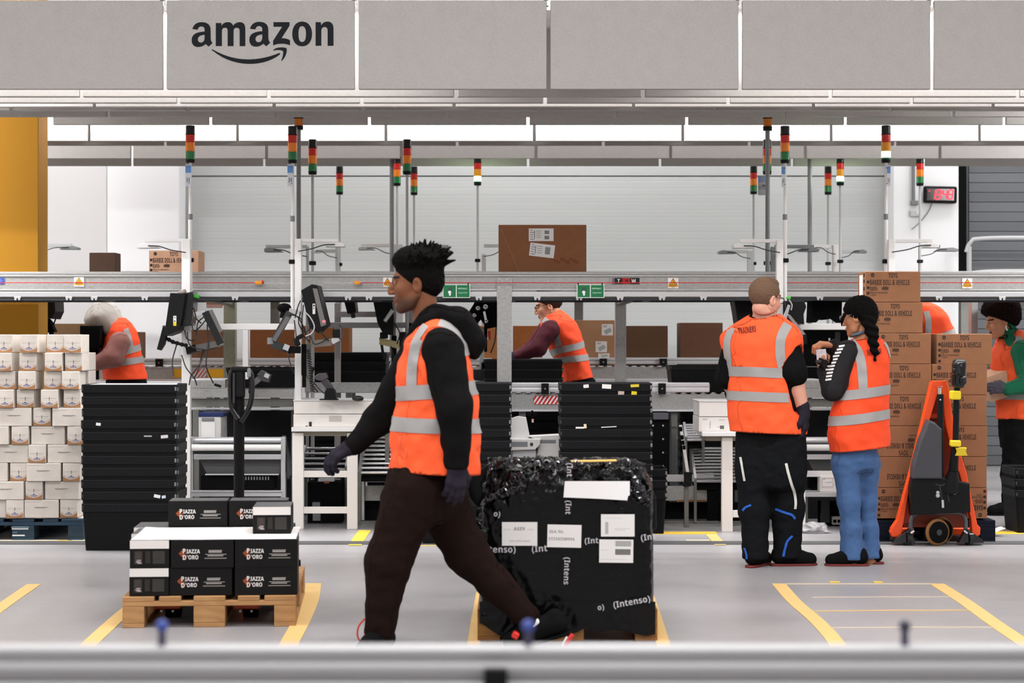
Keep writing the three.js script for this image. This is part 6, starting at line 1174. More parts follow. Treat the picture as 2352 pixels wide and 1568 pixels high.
{ const c = V([X(480, PD), 0, -PD]), a = 0.07; for (const o of scene.children) if (/^(coffee_box|slip_sheet)/.test(o.name) || (o.name === 'pallet')) { const q = o.position.clone().sub(c).applyAxisAngle(new THREE.Vector3(0, 1, 0), a); o.position.copy(q.add(c)); o.rotation.y += a; } }
// ---------------------------------------------------------------- black wrapped load
{
  const d = 8.68, t = thing('wrapped_load', [X(1303.5, d), 0.148, -d], 'bulky pallet load wrapped in shiny black film with white labels', 'wrapped load');
  const film = new THREE.MeshPhysicalMaterial({ color: 0x060607, roughness: 0.26, specularIntensity: 0.3, clearcoat: 0.12, clearcoatRoughness: 0.1 });
  const W = 0.783, H = 0.612, D = 0.9, g = new THREE.BoxGeometry(W, H, D, 110, 90, 60), p = g.attributes.position;
  const ridge = (a, b, c) => 1 - Math.abs(N3(a, b, c)) * 2.2;
  for (let i = 0; i < p.count; i++) {
    let x = p.getX(i), y = p.getY(i), z = p.getZ(i); const v = (y + H / 2) / H, top = Math.max(0, (v - 0.72) / 0.28);
    x *= 1 - 0.085 * top * top - 0.02 * Math.max(0, 0.5 - Math.abs(v - 0.6)); z = z * (1 - 0.05 * top * top);
    const ex = Math.abs(x) / (W / 2), ez = Math.abs(z) / (D / 2), lat = Math.max(ex, ez), corner = Math.pow(Math.min(ex, ez), 8);
    x -= Math.sign(x) * 0.02 * corner; z -= Math.sign(z) * 0.02 * corner;
    const band = Math.exp(-Math.pow((v - 0.86 + 0.25 * Math.abs(Math.abs(x) / W - 0.5)) / 0.1, 2));
    const amp = 0.0022 + 0.011 * top + 0.009 * band * Math.min(1, Math.max(0, ex * 2.4 - 1.0)) + 0.004 * corner, n = ridge(x * 14, y * 9 + x * 8, z * 14) + 0.6 * ridge(x * 31 + 3, y * 24, z * 31) + 0.35 * ridge(x * 66, y * 50 + 5, z * 66) - 1.1;
    const nx = Math.abs(x) > W / 2 * 0.93 ? Math.sign(x) : 0, nz = Math.abs(z) > D / 2 * 0.93 ? Math.sign(z) : 0, ny = v > 0.985 ? 1 : 0;
    p.setXYZ(i, x + nx * amp * n, y + ny * (0.016 * n + 0.012 * N3(x * 7, z * 7, 3)) - 0.012 * top * (ex > 0.8 ? ex - 0.8 : 0) * 5, z + nz * amp * n);
  }
  g.computeVertexNormals(); g.translate(0, H / 2 - 0.0, -D / 2 - 0.006);
  add('film', metreUV(g.toNonIndexed()), film, t);
  // skirt of film over the pallet edge
  { const s = new THREE.PlaneGeometry(W - 0.004, 0.13, 90, 12), q = s.attributes.position; for (let i = 0; i < q.count; i++) { const x = q.getX(i), y = q.getY(i); if (y < 0) q.setY(i, y + 0.05 * N3(x * 9, 2, 5) - 0.01 + 0.02 * Math.sin(x * 11)); q.setZ(i, 0.004 + 0.004 * ridge(x * 26, y * 20, 2)); } s.computeVertexNormals(); s.translate(0, -0.035, -0.008); const m = add('film_skirt', s, new THREE.MeshPhysicalMaterial({ color: 0x060607, roughness: 0.26, specularIntensity: 0.3, clearcoat: 0.12, clearcoatRoughness: 0.1, side: THREE.DoubleSide }), t); }
  // loose wings of film
  const wing = (pts, depth, m = film) => { const P = pts.map(([x, y]) => [X(x, d) - X(1303.5, d), Y(y, d) - 0.148]); new MB().extrude(poly(P), depth, [0, 0, -0.2], undefined, 0.004).build('film_fold', m, t); };
  wing([[1122, 1072], [1098, 1090], [1070, 1112], [1078, 1150], [1102, 1180], [1112, 1130]], 0.02);
  wing([[1490, 1070], [1496, 1120], [1511, 1150], [1512, 1220], [1505, 1226], [1500, 1150]], 0.03);
  const foil = new THREE.MeshPhysicalMaterial({ color: 0x1c1c20, roughness: 0.17, metalness: 0.55, clearcoat: 0.8, clearcoatRoughness: 0.08, side: THREE.DoubleSide });
  const clear = new THREE.MeshPhysicalMaterial({ color: 0xa2a1aa, roughness: 0.16, clearcoat: 1, metalness: 0.4 });
  for (let i = 0; i < 46; i++) { const lx = rr(-0.34, 0.34), s = rr(0.006, 0.02), gq = new THREE.IcosahedronGeometry(s, 1), q = gq.attributes.position; for (let k = 0; k < q.count; k++) { const a = 1 + 0.7 * N3(q.getX(k) * 90 + i, q.getY(k) * 90, q.getZ(k) * 90); q.setXYZ(k, q.getX(k) * a * 1.8, q.getY(k) * a, q.getZ(k) * a); } gq.computeVertexNormals(); const m = add('film_crumple', gq, i % 3 ? film : clear, t); m.position.set(lx, H - 0.005 + rr(-0.012, 0.022), -rr(0.03, 0.5)); m.rotation.set(rr(0, 3), rr(0, 3), rr(0, 3)); }
  const at = (px, py, dz) => [X(px, d) - X(1303.5, d), Y(py, d) - 0.148, dz];
  for (const pts of [[[1122, 1075], [1140, 1066], [1180, 1060], [1215, 1056]], [[1207, 1082], [1182, 1100], [1160, 1118]], [[1196, 1118], [1170, 1127], [1140, 1137], [1112, 1156]], [[1440, 1076], [1458, 1100], [1478, 1134], [1492, 1156]], [[1452, 1112], [1472, 1140], [1494, 1160]], [[1103, 1160], [1101, 1190], [1104, 1230]], [[1250, 1072], [1300, 1066], [1350, 1070]], [[1390, 1068], [1440, 1064], [1484, 1070]]]) { const c = new THREE.CatmullRomCurve3(pts.map(([x, y]) => new THREE.Vector3(x, y, 0))).getPoints(26), P = [], I = [], k = 5;   // crushed film: a strip of loose facets
    c.forEach((p, i2) => { const n = c[Math.min(i2 + 1, 26)].clone().sub(c[Math.max(i2 - 1, 0)]).normalize(), w = 9 * Math.sin(Math.PI * (0.12 + 0.76 * i2 / 26)); for (let e = 0; e < k; e++) { const o = (e / (k - 1) * 2 - 1) * w + rr(-3, 3); P.push(...at(p.x - n.y * o + rr(-2, 2), p.y + n.x * o + rr(-2, 2), e === 0 || e === k - 1 ? 0.002 : rr(0.002, 0.013))); } if (i2) for (let e = 0; e + 1 < k; e++) { const a = (i2 - 1) * k + e; I.push(a, a + k, a + 1, a + 1, a + k, a + k + 1); } });
    const g2 = new THREE.BufferGeometry(); g2.setAttribute('position', new THREE.Float32BufferAttribute(P, 3)); g2.setIndex(I); const g3 = g2.toNonIndexed(); g3.computeVertexNormals(); add('film_crease', g3, foil, t); }
  new MB().rbox(0.21, 0.006, 0.08, 0.002, at(1365, 1062, -0.12), [0, 0, 0.02]).build('yellow_strap', mat(0xe8b860, 0.5), t);
  // tape print of the maker and the labels
  const word = canvasTex(512, 128, (g) => { g.fillStyle = 'rgba(205,203,205,0.8)'; g.font = 'bold 92px sans-serif'; g.save(); g.scale(0.98, 1); g.fillText('(Intenso)', 6, 90); g.restore(); });
  const wordAt = (px, py, wpx, rot, m = word) => { wpx *= 1.22; const s = d / F, q = print('tape_print', m, wpx * s, wpx * s / 4, at(px, py, 0.0125), t); q.rotation.z = rot; };
  const start = canvasTex(512, 128, (g) => { g.fillStyle = 'rgba(205,203,205,0.75)'; g.font = 'bold 92px sans-serif'; g.fillText('(Int', 6, 90); }), tail = canvasTex(512, 128, (g) => { g.fillStyle = 'rgba(205,203,205,0.75)'; g.font = 'bold 92px sans-serif'; g.fillText('o)', 370, 90); }), most = canvasTex(512, 128, (g) => { g.fillStyle = 'rgba(205,203,205,0.75)'; g.font = 'bold 92px sans-serif'; g.fillText('(Intens', 6, 90); });
  wordAt(1152, 1262, 95, 0.0); wordAt(1277, 1257, 95, 0.08, start); wordAt(1462, 1380, 92, 0.18); wordAt(1350, 1398, 80, 0.12, tail); wordAt(1112, 1176, 80, -0.15, tail); wordAt(1300, 1328, 84, -Math.PI / 2 - 0.03, most); wordAt(1303, 1198, 84, -Math.PI / 2 - 0.03, start); wordAt(1307, 1112, 84, -Math.PI / 2, start); wordAt(1392, 1240, 84, 0.05, start); wordAt(1524, 1228, 90, 0.15, start);
  const label = (x0, y0, x1, y1, draw, rot = 0) => { const s = d / F, w = (x1 - x0) * s, h = (y1 - y0) * s; const c = at((x0 + x1) / 2, (y0 + y1) / 2, 0.0135), q = new MB().box(w, h, 0.001).build('label', MT.paper, t); q.position.set(...c); q.rotation.z = rot; if (draw) print('label_print', canvasTex(256, 176, draw), w, h, [0, 0, 0.0008], q); };
  const white = (g) => { g.fillStyle = '#e4e1de'; g.fillRect(0, 0, 256, 176); };
  label(1153, 1198, 1234, 1252, (g) => { white(g); g.fillStyle = '#555'; g.font = 'bold 34px serif'; g.fillText('ASIN', 82, 62); g.fillStyle = '#b8b2ae'; g.font = '18px serif'; g.fillText('Mixed', 8, 62); g.fillText('Pallet', 184, 62); g.fillStyle = '#888'; g.font = '20px serif'; g.fillText('(see ASIN label)', 54, 148); });
  label(1257, 1204, 1335, 1256, (g) => { white(g); g.fillStyle = '#666'; g.font = 'bold 32px serif'; g.fillText('ISA Nr.', 14, 66); g.fillText('11516330994', 8, 122); }, -0.02);
  label(1380, 1180, 1457, 1231, (g) => { white(g); g.fillStyle = '#777'; for (let i = 0; i < 16; i++) g.fillRect(32, 62 + i * 6, 24, 3.4); g.fillStyle = '#aaa'; g.fillRect(100, 112, 120, 3); g.fillRect(110, 124, 80, 3); g.fillRect(40, 30, 110, 2); });
  label(1376, 1238, 1454, 1291, (g) => { white(g); g.fillStyle = '#4a4a4a'; for (let i = 0; i < 24; i++) g.fillRect(120 + i * 5, 10, 1.5 + (i * 7 % 3), 42); g.fillStyle = '#6e6e6a'; g.fillRect(120, 72, 116, 44); g.fillStyle = '#bbb'; g.fillRect(10, 80, 60, 3); g.fillRect(10, 150, 200, 3); }, -0.01);
  { const s = d / F, m = new MB().extrude(poly([at(1297, 1104), at(1446, 1104), at(1446, 1136), at(1442, 1138), at(1440, 1148), at(1370, 1144), at(1294, 1141)].map((q) => q.slice(0, 2))), 0.002, [0, 0, 0.018]).build('blank_sheet', mat(0xf2f0ee, 0.7), t); }
}

// ---------------------------------------------------------------- pallet trucks
{ // orange one before the toy cartons
  const d = 12.82, { t, r } = onFloor('pallet_truck', 2152, d, 'orange pallet truck with black tiller standing before the brown toy cartons', 'pallet truck');
  const P = (a) => a.map(([x, y]) => r(x, y).slice(0, 2)), pl = (name, pts, depth, z, m, bevel = 0.003) => new MB().extrude(poly(P(pts)), depth, [0, 0, z], undefined, bevel).build(name, m, t);
  pl('side_plate', [[2140, 880], [2147, 876], [2158, 876], [2150, 906], [2112, 1030], [2084, 1130], [2068, 1225], [2060, 1231], [2051, 1230], [2047, 1222], [2050, 1212], [2062, 1195], [2098, 1060]], 0.06, -0.05, MT.orangePaint, 0.006);
  pl('side_plate', [[2158, 876], [2169, 876], [2175, 884], [2184, 950], [2206, 1050], [2216, 1082], [2242, 1205], [2249, 1212], [2248, 1226], [2241, 1231], [2234, 1224], [2231, 1190], [2204, 1085], [2196, 1070], [2174, 980], [2164, 906]], 0.06, -0.05, MT.orangePaint, 0.006);
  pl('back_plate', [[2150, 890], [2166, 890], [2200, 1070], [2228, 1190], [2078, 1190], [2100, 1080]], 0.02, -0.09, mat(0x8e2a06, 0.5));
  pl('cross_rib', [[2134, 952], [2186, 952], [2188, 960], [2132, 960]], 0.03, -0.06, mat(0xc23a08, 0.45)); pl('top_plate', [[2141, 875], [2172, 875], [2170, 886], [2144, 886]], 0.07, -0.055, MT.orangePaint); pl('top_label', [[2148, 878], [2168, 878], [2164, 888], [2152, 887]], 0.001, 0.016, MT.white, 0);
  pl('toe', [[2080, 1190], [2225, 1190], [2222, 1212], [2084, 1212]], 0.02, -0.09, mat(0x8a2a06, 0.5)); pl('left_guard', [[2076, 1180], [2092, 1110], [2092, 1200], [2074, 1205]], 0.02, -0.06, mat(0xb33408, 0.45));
  pl('battery_cover', [[2127, 968], [2136, 972], [2150, 985], [2151, 1092], [2093, 1092], [2094, 1070], [2110, 1010]], 0.1, 0.012, mat(0x3b3b40, 0.5), 0.012);
  pl('motor_block', [[2092, 1096], [2152, 1096], [2216, 1110], [2218, 1170], [2092, 1176], [2088, 1120]], 0.1, -0.01, MT.black, 0.01);
  new MB().rod(r(2160, 905, 0.05), r(2160, 1110, 0.05), 0.021).build('lift_cylinder', MT.black, t); new MB().rod(r(2158, 890, 0.05), r(2158, 908, 0.05), 0.012).build('piston', MT.steel, t); new MB().sph(0.006, r(2160, 918, 0.072)).build('bolt', MT.steel, t);
  new MB().rod(r(2198, 885, 0.14), r(2195, 1010, 0.13), 0.02).rod(r(2195, 1010, 0.13), r(2190, 1080, 0.1), 0.022, 0.03).rod(r(2190, 1080, 0.1), r(2182, 1125, 0.06), 0.03, 0.07).build('tiller', MT.black, t);
  const head = new MB(); head.rbox(0.085, 0.19, 0.09, 0.03, r(2202, 857, 0.15), [0.15, 0, -0.04], 4).rbox(0.05, 0.09, 0.07, 0.02, r(2196, 846, 0.18)).rbox(0.045, 0.06, 0.07, 0.02, r(2211, 873, 0.18)); head.build('tiller_head', MT.blackGloss, t);
  for (const [x, y] of [[2196, 834], [2207, 840], [2192, 848]]) new MB().sph(0.01, r(x, y, 0.205)).build('switch', MT.darkGrey, t);
  for (const [y0, y1] of [[897, 918], [1011, 1026]]) part('cable_clip', MT.yellow, t, r, 2185, y0, 2208, y1, 0.07, 0.17, 0.01); pl('cable_clip', [[2184, 1026], [2206, 1026], [2204, 1034], [2208, 1042], [2184, 1042], [2187, 1034]], 0.06, 0.1, mat(0xd0b414, 0.5), 0.004);
  for (const [x, y, s, m] of [[2176, 1117, 0.012, mat(0xd8a8a0, 0.5)], [2187, 1109, 0.008, mat(0xd8d2a0, 0.5)], [2154, 1131, 0.012, MT.lightGrey], [2154, 1138, 0.014, MT.lightGrey], [2192, 1122, 0.01, MT.lightGrey], [2193, 1132, 0.011, MT.midGrey]]) new MB().sph(s, r(x, y, 0.1)).build('fitting', m, t);
  new MB().rod(r(2165, 1148, 0.1), r(2166, 1166, 0.11), 0.008).build('pedal_pin', MT.lightGrey, t); new MB().rod(r(2211, 1118, 0.08), r(2214, 1143, 0.08), 0.009).build('release_lever', MT.red, t);
  for (const p of [[[2148, 1112], [2165, 1114], [2176, 1106], [2182, 1085]], [[2158, 1114], [2162, 1140], [2165, 1150]], [[2176, 1120], [2178, 1140], [2180, 1152]]]) new MB().tube(p.map(([x, y]) => r(x, y, 0.1)), 0.004).build('hose', MT.darkGrey, t);
  new MB().tube([r(2092, 1225, 0.03), r(2094, 1190, 0.03), r(2104, 1180, 0.03), r(2150, 1178, 0.03), r(2206, 1178, 0.03), r(2216, 1188, 0.03), r(2218, 1225, 0.03)], 0.014).build('foot_guard', mat(0x4a484c, 0.4), t);
  for (const [px, dz] of [[2153, 0.06], [2163, -0.06]]) { const c = [r(px, 0, dz)[0], 0.089, dz]; const w = add('drive_wheel', metreUV(new THREE.TorusGeometry(0.074, 0.014, 12, 40)), mat(0x7a5020, 0.6), t); w.position.set(c[0], c[1], dz); w.rotation.y = 0.35; const hub = add('hub', new MB().cyl(0.07, 0.07, 0.04, [0, 0, 0], [Math.PI / 2, 0, 0], 32).cyl(0.075, 0.075, 0.012, [0, 0, 0], [Math.PI / 2, 0, 0], 32).geo(), MT.blackMatt, w); new MB().cyl(0.02, 0.02, 0.05, [0, 0, 0], [Math.PI / 2, 0, 0], 16).build('axle', MT.darkGrey, hub); }
  for (const [px, s] of [[2086, -1], [2222, 1]]) { const c = r(px, 0, 0.03)[0]; new MB().cyl(0.045, 0.045, 0.03, [c + s * 0.01, 0.046, 0.03], [0, 0.3, Math.PI / 2]).build('castor', MT.blackGloss, t); new MB().extrude(poly([[-0.05 * s - 0.01, 0.0], [0.1 * s, 0.0], [0.09 * s, 0.02], [0.03 * s, 0.06], [-0.01 * s, 0.09]].map(([x, y]) => [c + x, y + 0.02])), 0.05, [0, 0, 0.0], undefined, 0.003).build('castor_fork', MT.blackGloss, t); new MB().rbox(0.03, 0.012, 0.03, 0.004, [c - s * 0.02, 0.09, 0.06], [0, 0, -s * 0.6]).build('glint_plate', MT.steel, t); }
  for (const s of [-1, 1]) new MB().rbox(0.15, 0.05, 1.0, 0.012, [s * 0.19, 0.071, -0.66]).build('fork', MT.orangePaint, t);
}
{ // the one behind the black boxes, its forks under the wooden pallet
  const d = 10.55, { t, r } = onFloor('pallet_truck', 545, d, 'black handled pallet truck behind the black boxes, forks under the wooden pallet', 'pallet truck');
  new MB().rod(r(549, 900, 0), r(549, 1150, -0.05), 0.03, 0.028).rod(r(549, 1150, -0.05), [r(549, 0)[0], 0.2, -0.08], 0.028).build('handle_pole', MT.black, t);
  const loop = (pts, rad) => new MB().tube(pts.map(([x, y, z]) => r(x, y, z ?? 0.03)), rad, 10).build('grip', MT.blackGloss, t);
  loop([[548, 962], [532, 935], [529, 905], [529, 870], [533, 852], [545, 848], [560, 848], [572, 851], [578, 866], [579, 900], [575, 928], [560, 958], [552, 968]], 0.014);
  new MB().rbox(0.1, 0.03, 0.04, 0.012, r(552, 848, 0.03)).rbox(0.055, 0.16, 0.05, 0.014, r(551, 880, 0.02)).build('grip_core', MT.black, t);
  new MB().rod(r(537, 856, 0.05), r(537, 925, 0.05), 0.006).build('release_lever', MT.darkGrey, t); new MB().rbox(0.02, 0.05, 0.02, 0.008, r(572, 856, 0.05)).build('lever_tip', MT.midGrey, t);
  new MB().rbox(0.16, 0.12, 0.16, 0.03, [r(549, 0)[0], 0.22, -0.1]).build('pump', MT.orangePaint, t); for (const s of [-1, 1]) new MB().cyl(0.08, 0.08, 0.05, [r(549, 0)[0] + s * 0.05, 0.082, -0.1], [0, 0, Math.PI / 2]).build('wheel', MT.blackMatt, t);
  for (const px of [378, 560]) { const x = X(px, 9.2) - t.position.x; new MB().rbox(0.13, 0.03, 1.15, 0.008, [x, 0.08, 0.66]).build('fork', MT.blackMatt, t); new MB().rbox(0.13, 0.028, 0.06, 0.012, [x, 0.077, 1.25]).build('fork_tip', mat(0xa83c14, 0.5), t); new MB().cyl(0.036, 0.036, 0.07, [x, 0.037, 1.1], [0, 0, Math.PI / 2]).build('load_roller', MT.blackMatt, t); for (const s of [-1, 1]) new MB().sph(0.006, [x + s * 0.027, 0.055, 1.28]).build('bolt', MT.aluBright, t); }
  new MB().rbox(0.62, 0.06, 0.08, 0.01, [X(469, 9.2) - t.position.x, 0.13, 0.05]).build('fork_bridge', MT.blackMatt, t);
}
{ const { t, r } = base('handheld_scanner', 596, 892, 13.98, 'silver grey scanner gun hanging behind the black pallet truck handle', 'scanner'); new MB().bar(r(577, 884), r(600, 866), 0.03, 0.04).build('grip', mat(0x5c5a5a, 0.4), t); new MB().extrude(poly([[594, 860], [602, 852], [622, 862], [617, 876], [606, 874]].map(([x, y]) => r(x, y).slice(0, 2))), 0.06, [0, 0, -0.03], undefined, 0.006).build('head', mat(0x3a3a3c, 0.3), t); new MB().bar(r(608, 860, 0.04), r(618, 865, 0.04), 0.012, 0.03).build('window', MT.steel, t); new MB().rod(r(577, 884), r(574, 900, -0.25), 0.012).build('holder', MT.black, t); }

// ---------------------------------------------------------------- scraps on the floor
{
  const g = new THREE.IcosahedronGeometry(0.1, 4), p = g.attributes.position; for (let i = 0; i < p.count; i++) { const x = p.getX(i), y = p.getY(i), z = p.getZ(i), n = 1 + 0.5 * N3(x * 20, y * 20, z * 20) + 0.2 * N3(x * 50, y * 50, z * 50); p.setXYZ(i, x * n, Math.max(0.002, (y * n + 0.03) * 0.55), z * n); } g.computeVertexNormals();
  const o = add('plastic_bag', g, new THREE.MeshPhysicalMaterial({ color: 0xdcdadb, roughness: 0.25, transmission: 0.55, thickness: 0, clearcoat: 0.6 }), scene); o.position.set(X(1868, 13.65), 0.001, -13.65); tag(o, 'crumpled clear plastic bag on the floor between the two people talking', 'plastic bag');
}
{ const g = new THREE.PlaneGeometry(0.13, 0.12, 10, 10), p = g.attributes.position; for (let i = 0; i < p.count; i++) { const x = p.getX(i), y = p.getY(i); p.setZ(i, 0.03 * Math.max(0, x + y) * 8 * Math.max(0, x) + 0.012 * N3(x * 14, y * 14, 4) + 0.012); } g.rotateX(-Math.PI / 2); g.rotateZ(0.35); g.computeVertexNormals(); const o = add('paper_scrap', g, mat(0xe8d8c8, 0.8, 0, { side: THREE.DoubleSide }), scene); o.position.set(X(2286, 13.4), 0.024, -13.4); tag(o, 'curled paper scrap on the floor beside the navy pallet', 'paper'); }

// ---------------------------------------------------------------- blurred guard rail close to the camera
{
  const d = 3.0, top = Y(1482, d), t = thing('conveyor_rail', [0, 0, -d], 'long bright aluminium rail crossing the bottom of the picture close to the camera', 'rail');
  const s = new THREE.Shape(); s.moveTo(-0.02, 0); s.lineTo(0.012, 0); s.quadraticCurveTo(0.02, -0.001, 0.02, -0.008); s.lineTo(0.019, -0.013); s.quadraticCurveTo(0.014, -0.019, 0.015, -0.022); s.quadraticCurveTo(0.024, -0.025, 0.024, -0.033); s.quadraticCurveTo(0.023, -0.042, 0.015, -0.046); s.quadraticCurveTo(0.012, -0.05, 0.018, -0.053); s.quadraticCurveTo(0.026, -0.06, 0.022, -0.068); s.lineTo(0, -0.072); s.lineTo(-0.02, -0.072); s.closePath();
  const rail = new MB().put(new THREE.ExtrudeGeometry(s, { depth: 8, bevelEnabled: false }).rotateY(Math.PI / 2).translate(-4, 0, 0).scale(1, 1, -1).rotateY(0)).geo();
  const g = new THREE.ExtrudeGeometry(s, { depth: 8, bevelEnabled: false }); g.rotateY(-Math.PI / 2); g.translate(4, top, 0);
  add('profile', metreUV(g), mat(0xb2b1b2, 0.45, 0.1), t);
  new MB().rbox(0.036, 0.05, 0.02, 0.004, [X(1139, d), Y(1563, d), 0.034]).build('clamp', MT.black, t);
  for (const px of [1139, -1600, 3900]) new MB().rbox(0.04, top - 0.07, 0.03, 0.004, [X(px, d), (top - 0.07) / 2, 0.0]).build('post', MT.lightGrey, t);
  for (const px of [372, 1213, 2078]) { new MB().rod([X(px, d), top - 0.002, 0], [X(px, d), top + 0.026, 0], 0.0065, 0.0055).build('pin', mat(0x3a3550, 0.5), t); new MB().sph(0.0095, [X(px, d), top + 0.03, 0]).build('pin_cap', mat(px === 2078 ? 0x23243c : 0x31489c, 0.4), t); }
}
// ---------------------------------------------------------------- the people
const DEG = Math.PI / 180;
const cloth = (color, rough = 0.92) => mat(color, rough, 0, { bumpMap: foldBump, bumpScale: 0.016 });
function person(c) {
  const { t, r, s } = onFloor('person', c.px0, c.d, c.label, 'person');
  const side = Math.abs(Math.sin(c.yaw * DEG)) > 0.7;
  const ringsOf = (grow, list = c.rings) => list.map(([py, l, q, other, dz = 0, yaw = c.yaw]) => {
    const a = r(l, py, dz), b = r(q, py, dz), e = (b[0] - a[0]) / 2 + grow, o = other + grow;
    return [a[1], (a[0] + b[0]) / 2, dz, side ? o : e, side ? e : o, yaw * DEG];
  }).sort((x, y) => x[0] - y[0]);
  const J = (list) => list.map((p) => r(...p));
  const H = headFrame(r(c.head.px, c.head.py, c.head.dz ?? 0), c.head.yaw * DEG, (c.head.pitch ?? 0) * DEG, c.head.s ?? 1, (c.head.roll ?? 0) * DEG);
  const skin = lin(c.skin), arms = c.arms.map((a) => ({ ...a, p: J(a.pts) })), legs = c.legs.map((l) => ({ ...l, p: J(l.pts) }));
  const neckTop = H.toWorld([0, -0.055, -0.03]), neckBase = r(...c.neck), nr = c.neckR ?? 0.052;
  // skin
  const bodyTrunk = trunk(ringsOf(-0.035, c.rings.slice(2))), pelvis = trunk(ringsOf(-0.03, c.pelvis));
  const limbs = [capsule(neckTop, neckBase, nr, nr * 1.12), ...arms.map((a) => chain(a.p, a.skin)), ...legs.map((l) => chain(l.p, l.r.map((x) => x * 0.62), 0.03)), bodyTrunk, pelvis, capsule(neckBase, r(c.pelvis[0][1] * 0.5 + c.pelvis[0][2] * 0.5, c.pelvis[0][0]), 0.06, 0.07)];
  const field = union(0.03, ...limbs);
  const pts = [H.c, ...arms.flatMap((a) => a.p), ...legs.flatMap((l) => l.p), neckBase];
  const hands = arms.filter((a) => a.hand).map((a) => { const w = a.p[a.p.length - 1]; return { a, w, f: handAt(w, a.hand.dir, a.hand.up, a.hand.side, handShape(a.hand.curl ?? 0.4), a.hand.s ?? 1) }; });
  makeBody(t, { field, box: bboxOf(pts, 0.24), head: H, headCol: headColor(skin, lin(c.lip ?? c.skin), lin(c.brow ?? '#201510'), c.face ?? {}), hands: hands.map((h) => [h.f, h.w.map((v, i) => v + 0.08 * h.a.hand.dir[i] / Math.hypot(...h.a.hand.dir))]), skin });
  for (const h of hands) if (h.a.glove) {
    const mid = h.w.map((v, i) => v + 0.07 * h.a.hand.dir[i] / Math.hypot(...h.a.hand.dir)), sr = h.a.skin[h.a.skin.length - 1], cuff = capsule(h.w.map((v, i) => v - 0.03 * h.a.hand.dir[i] / Math.hypot(...h.a.hand.dir)), h.w.map((v, i) => v + 0.025 * h.a.hand.dir[i] / Math.hypot(...h.a.hand.dir)), sr + 0.007, sr + 0.004), [lo, hi] = near(mid, 0.21);
    add('glove', nets(union(0.012, inflate(h.f, 0.004), cuff), lo, hi, 0.0042), h.a.glove, t);
  }
  // shirt
  const hem = c.hem ? plane(c.hem.n, r(...c.hem.p)) : null;
  const neckHole = capsule(neckTop, neckBase, nr + 0.012, nr + 0.02);
  const sleeves = arms.map((a) => chain(a.p.slice(0, a.sleeve.length), a.sleeve, 0.03));
  const shirtTrunk = trunk(ringsOf(-0.013, c.shirtRings ?? c.rings));
  let shirt = union(0.045, shirtTrunk, ...sleeves);
  if (c.extraShirt) { const e = c.extraShirt(r); shirt = union(0.03, shirt, e); }
  const shirtF = folded(shirt, c.fold ?? 0.006, 8, 10, 3);
  arms.forEach((a) => { if (a.cut) { const i = a.sleeve.length - 1, e = a.p[i], b = a.p[i - 1]; a.plane = plane(e.map((v, k) => v - b[k]), e); } });
  const shirtCut = (x, y, z) => { let d = smax(shirtF(x, y, z), -neckHole(x, y, z), 0.008); if (hem && !c.shirtRings) d = smax(d, hem(x, y, z) + 0.03, 0.005); return d; };
  add('shirt', nets(shirtCut, ...bboxOf([...arms.flatMap((a) => a.p.slice(0, a.sleeve.length)), neckBase, r(c.px0, c.rings[0][0])], 0.2), 0.0105), c.shirt, t);
  // trousers
  const legF = union(0.04, trunk(ringsOf(0, c.pelvis), 0.03), ...legs.map((l) => chain(l.p, l.r, 0.04)));
  const trouserF = folded(legF, c.legFold ?? 0.007, 9, 15, 9), trouserCut = (x, y, z) => smax(trouserF(x, y, z), Math.max(...[0]) + (c.cuff ?? 0.06) - y, 0.006);
  const trousers = add('trousers', nets(trouserCut, ...bboxOf([...legs.flatMap((l) => l.p), r(c.pelvis[0][1], c.pelvis[0][0]), r(c.pelvis[0][2], c.pelvis[0][0])], 0.15), 0.0115), c.trousers, t);
  for (const f of c.shoes) { const k = shoe(t, f.abs ?? [r(f.px, 1000, f.dz)[0], f.y ?? 0, f.dz], f.yaw * DEG, (f.pitch ?? 0) * DEG, f.m ?? MT.blackMatt, f.sole ?? mat(0x6a1a15, 0.6), f.s ?? 1); }
  // vest
  const vestFull = folded(trunk(ringsOf(c.vestGrow ?? 0.006), 0.012), c.vestFold ?? 0.009, 7, 9, 17);
  const hole = (x, y, z) => { let d = Infinity; for (const a of arms) if (a.hole) d = Math.min(d, a.holeF(x, y, z)); return d; };
  for (const a of arms) if (a.hole) { const p = J(a.hole.pts); a.holeF = p.length > 1 ? chain(p, a.hole.r, 0.03) : capsule(p[0], p[0], a.hole.r[0]); }
  const vee = c.vee ? chain(J(c.vee.pts), c.vee.r) : null, bigNeck = capsule(neckTop, neckBase, c.neckCut ?? nr + 0.03, c.neckCut ?? nr + 0.035);
  const vestF = (x, y, z) => { let d = vestFull(x, y, z); d = smax(d, -bigNeck(x, y, z), 0.008); d = smax(d, -hole(x, y, z), 0.008); if (hem) d = smax(d, hem(x, y, z), 0.004); if (vee) d = smax(d, -vee(x, y, z), 0.004); return d; };
  const vest = add('vest', nets(vestF, ...bboxOf(c.rings.flatMap(([py, l, q, o]) => [r(l, py, o), r(q, py, -o), r(l, py, -o), r(q, py, o)]), 0.06), 0.009), c.vest ?? VEST, t);
  const mid = (py) => { const y = r(0, py)[1], R = ringsOf(0); let i = 0; while (i + 2 < R.length && R[i + 1][0] < y) i++; const k = Math.max(0, Math.min(1, (y - R[i][0]) / (R[i + 1][0] - R[i][0]))); return [R[i][1] + (R[i + 1][1] - R[i][1]) * k, R[i][2] + (R[i + 1][2] - R[i][2]) * k]; };
  const cutTest = (x, y, z) => Math.min(hole(x, y, z) - 0.004, bigNeck(x, y, z));
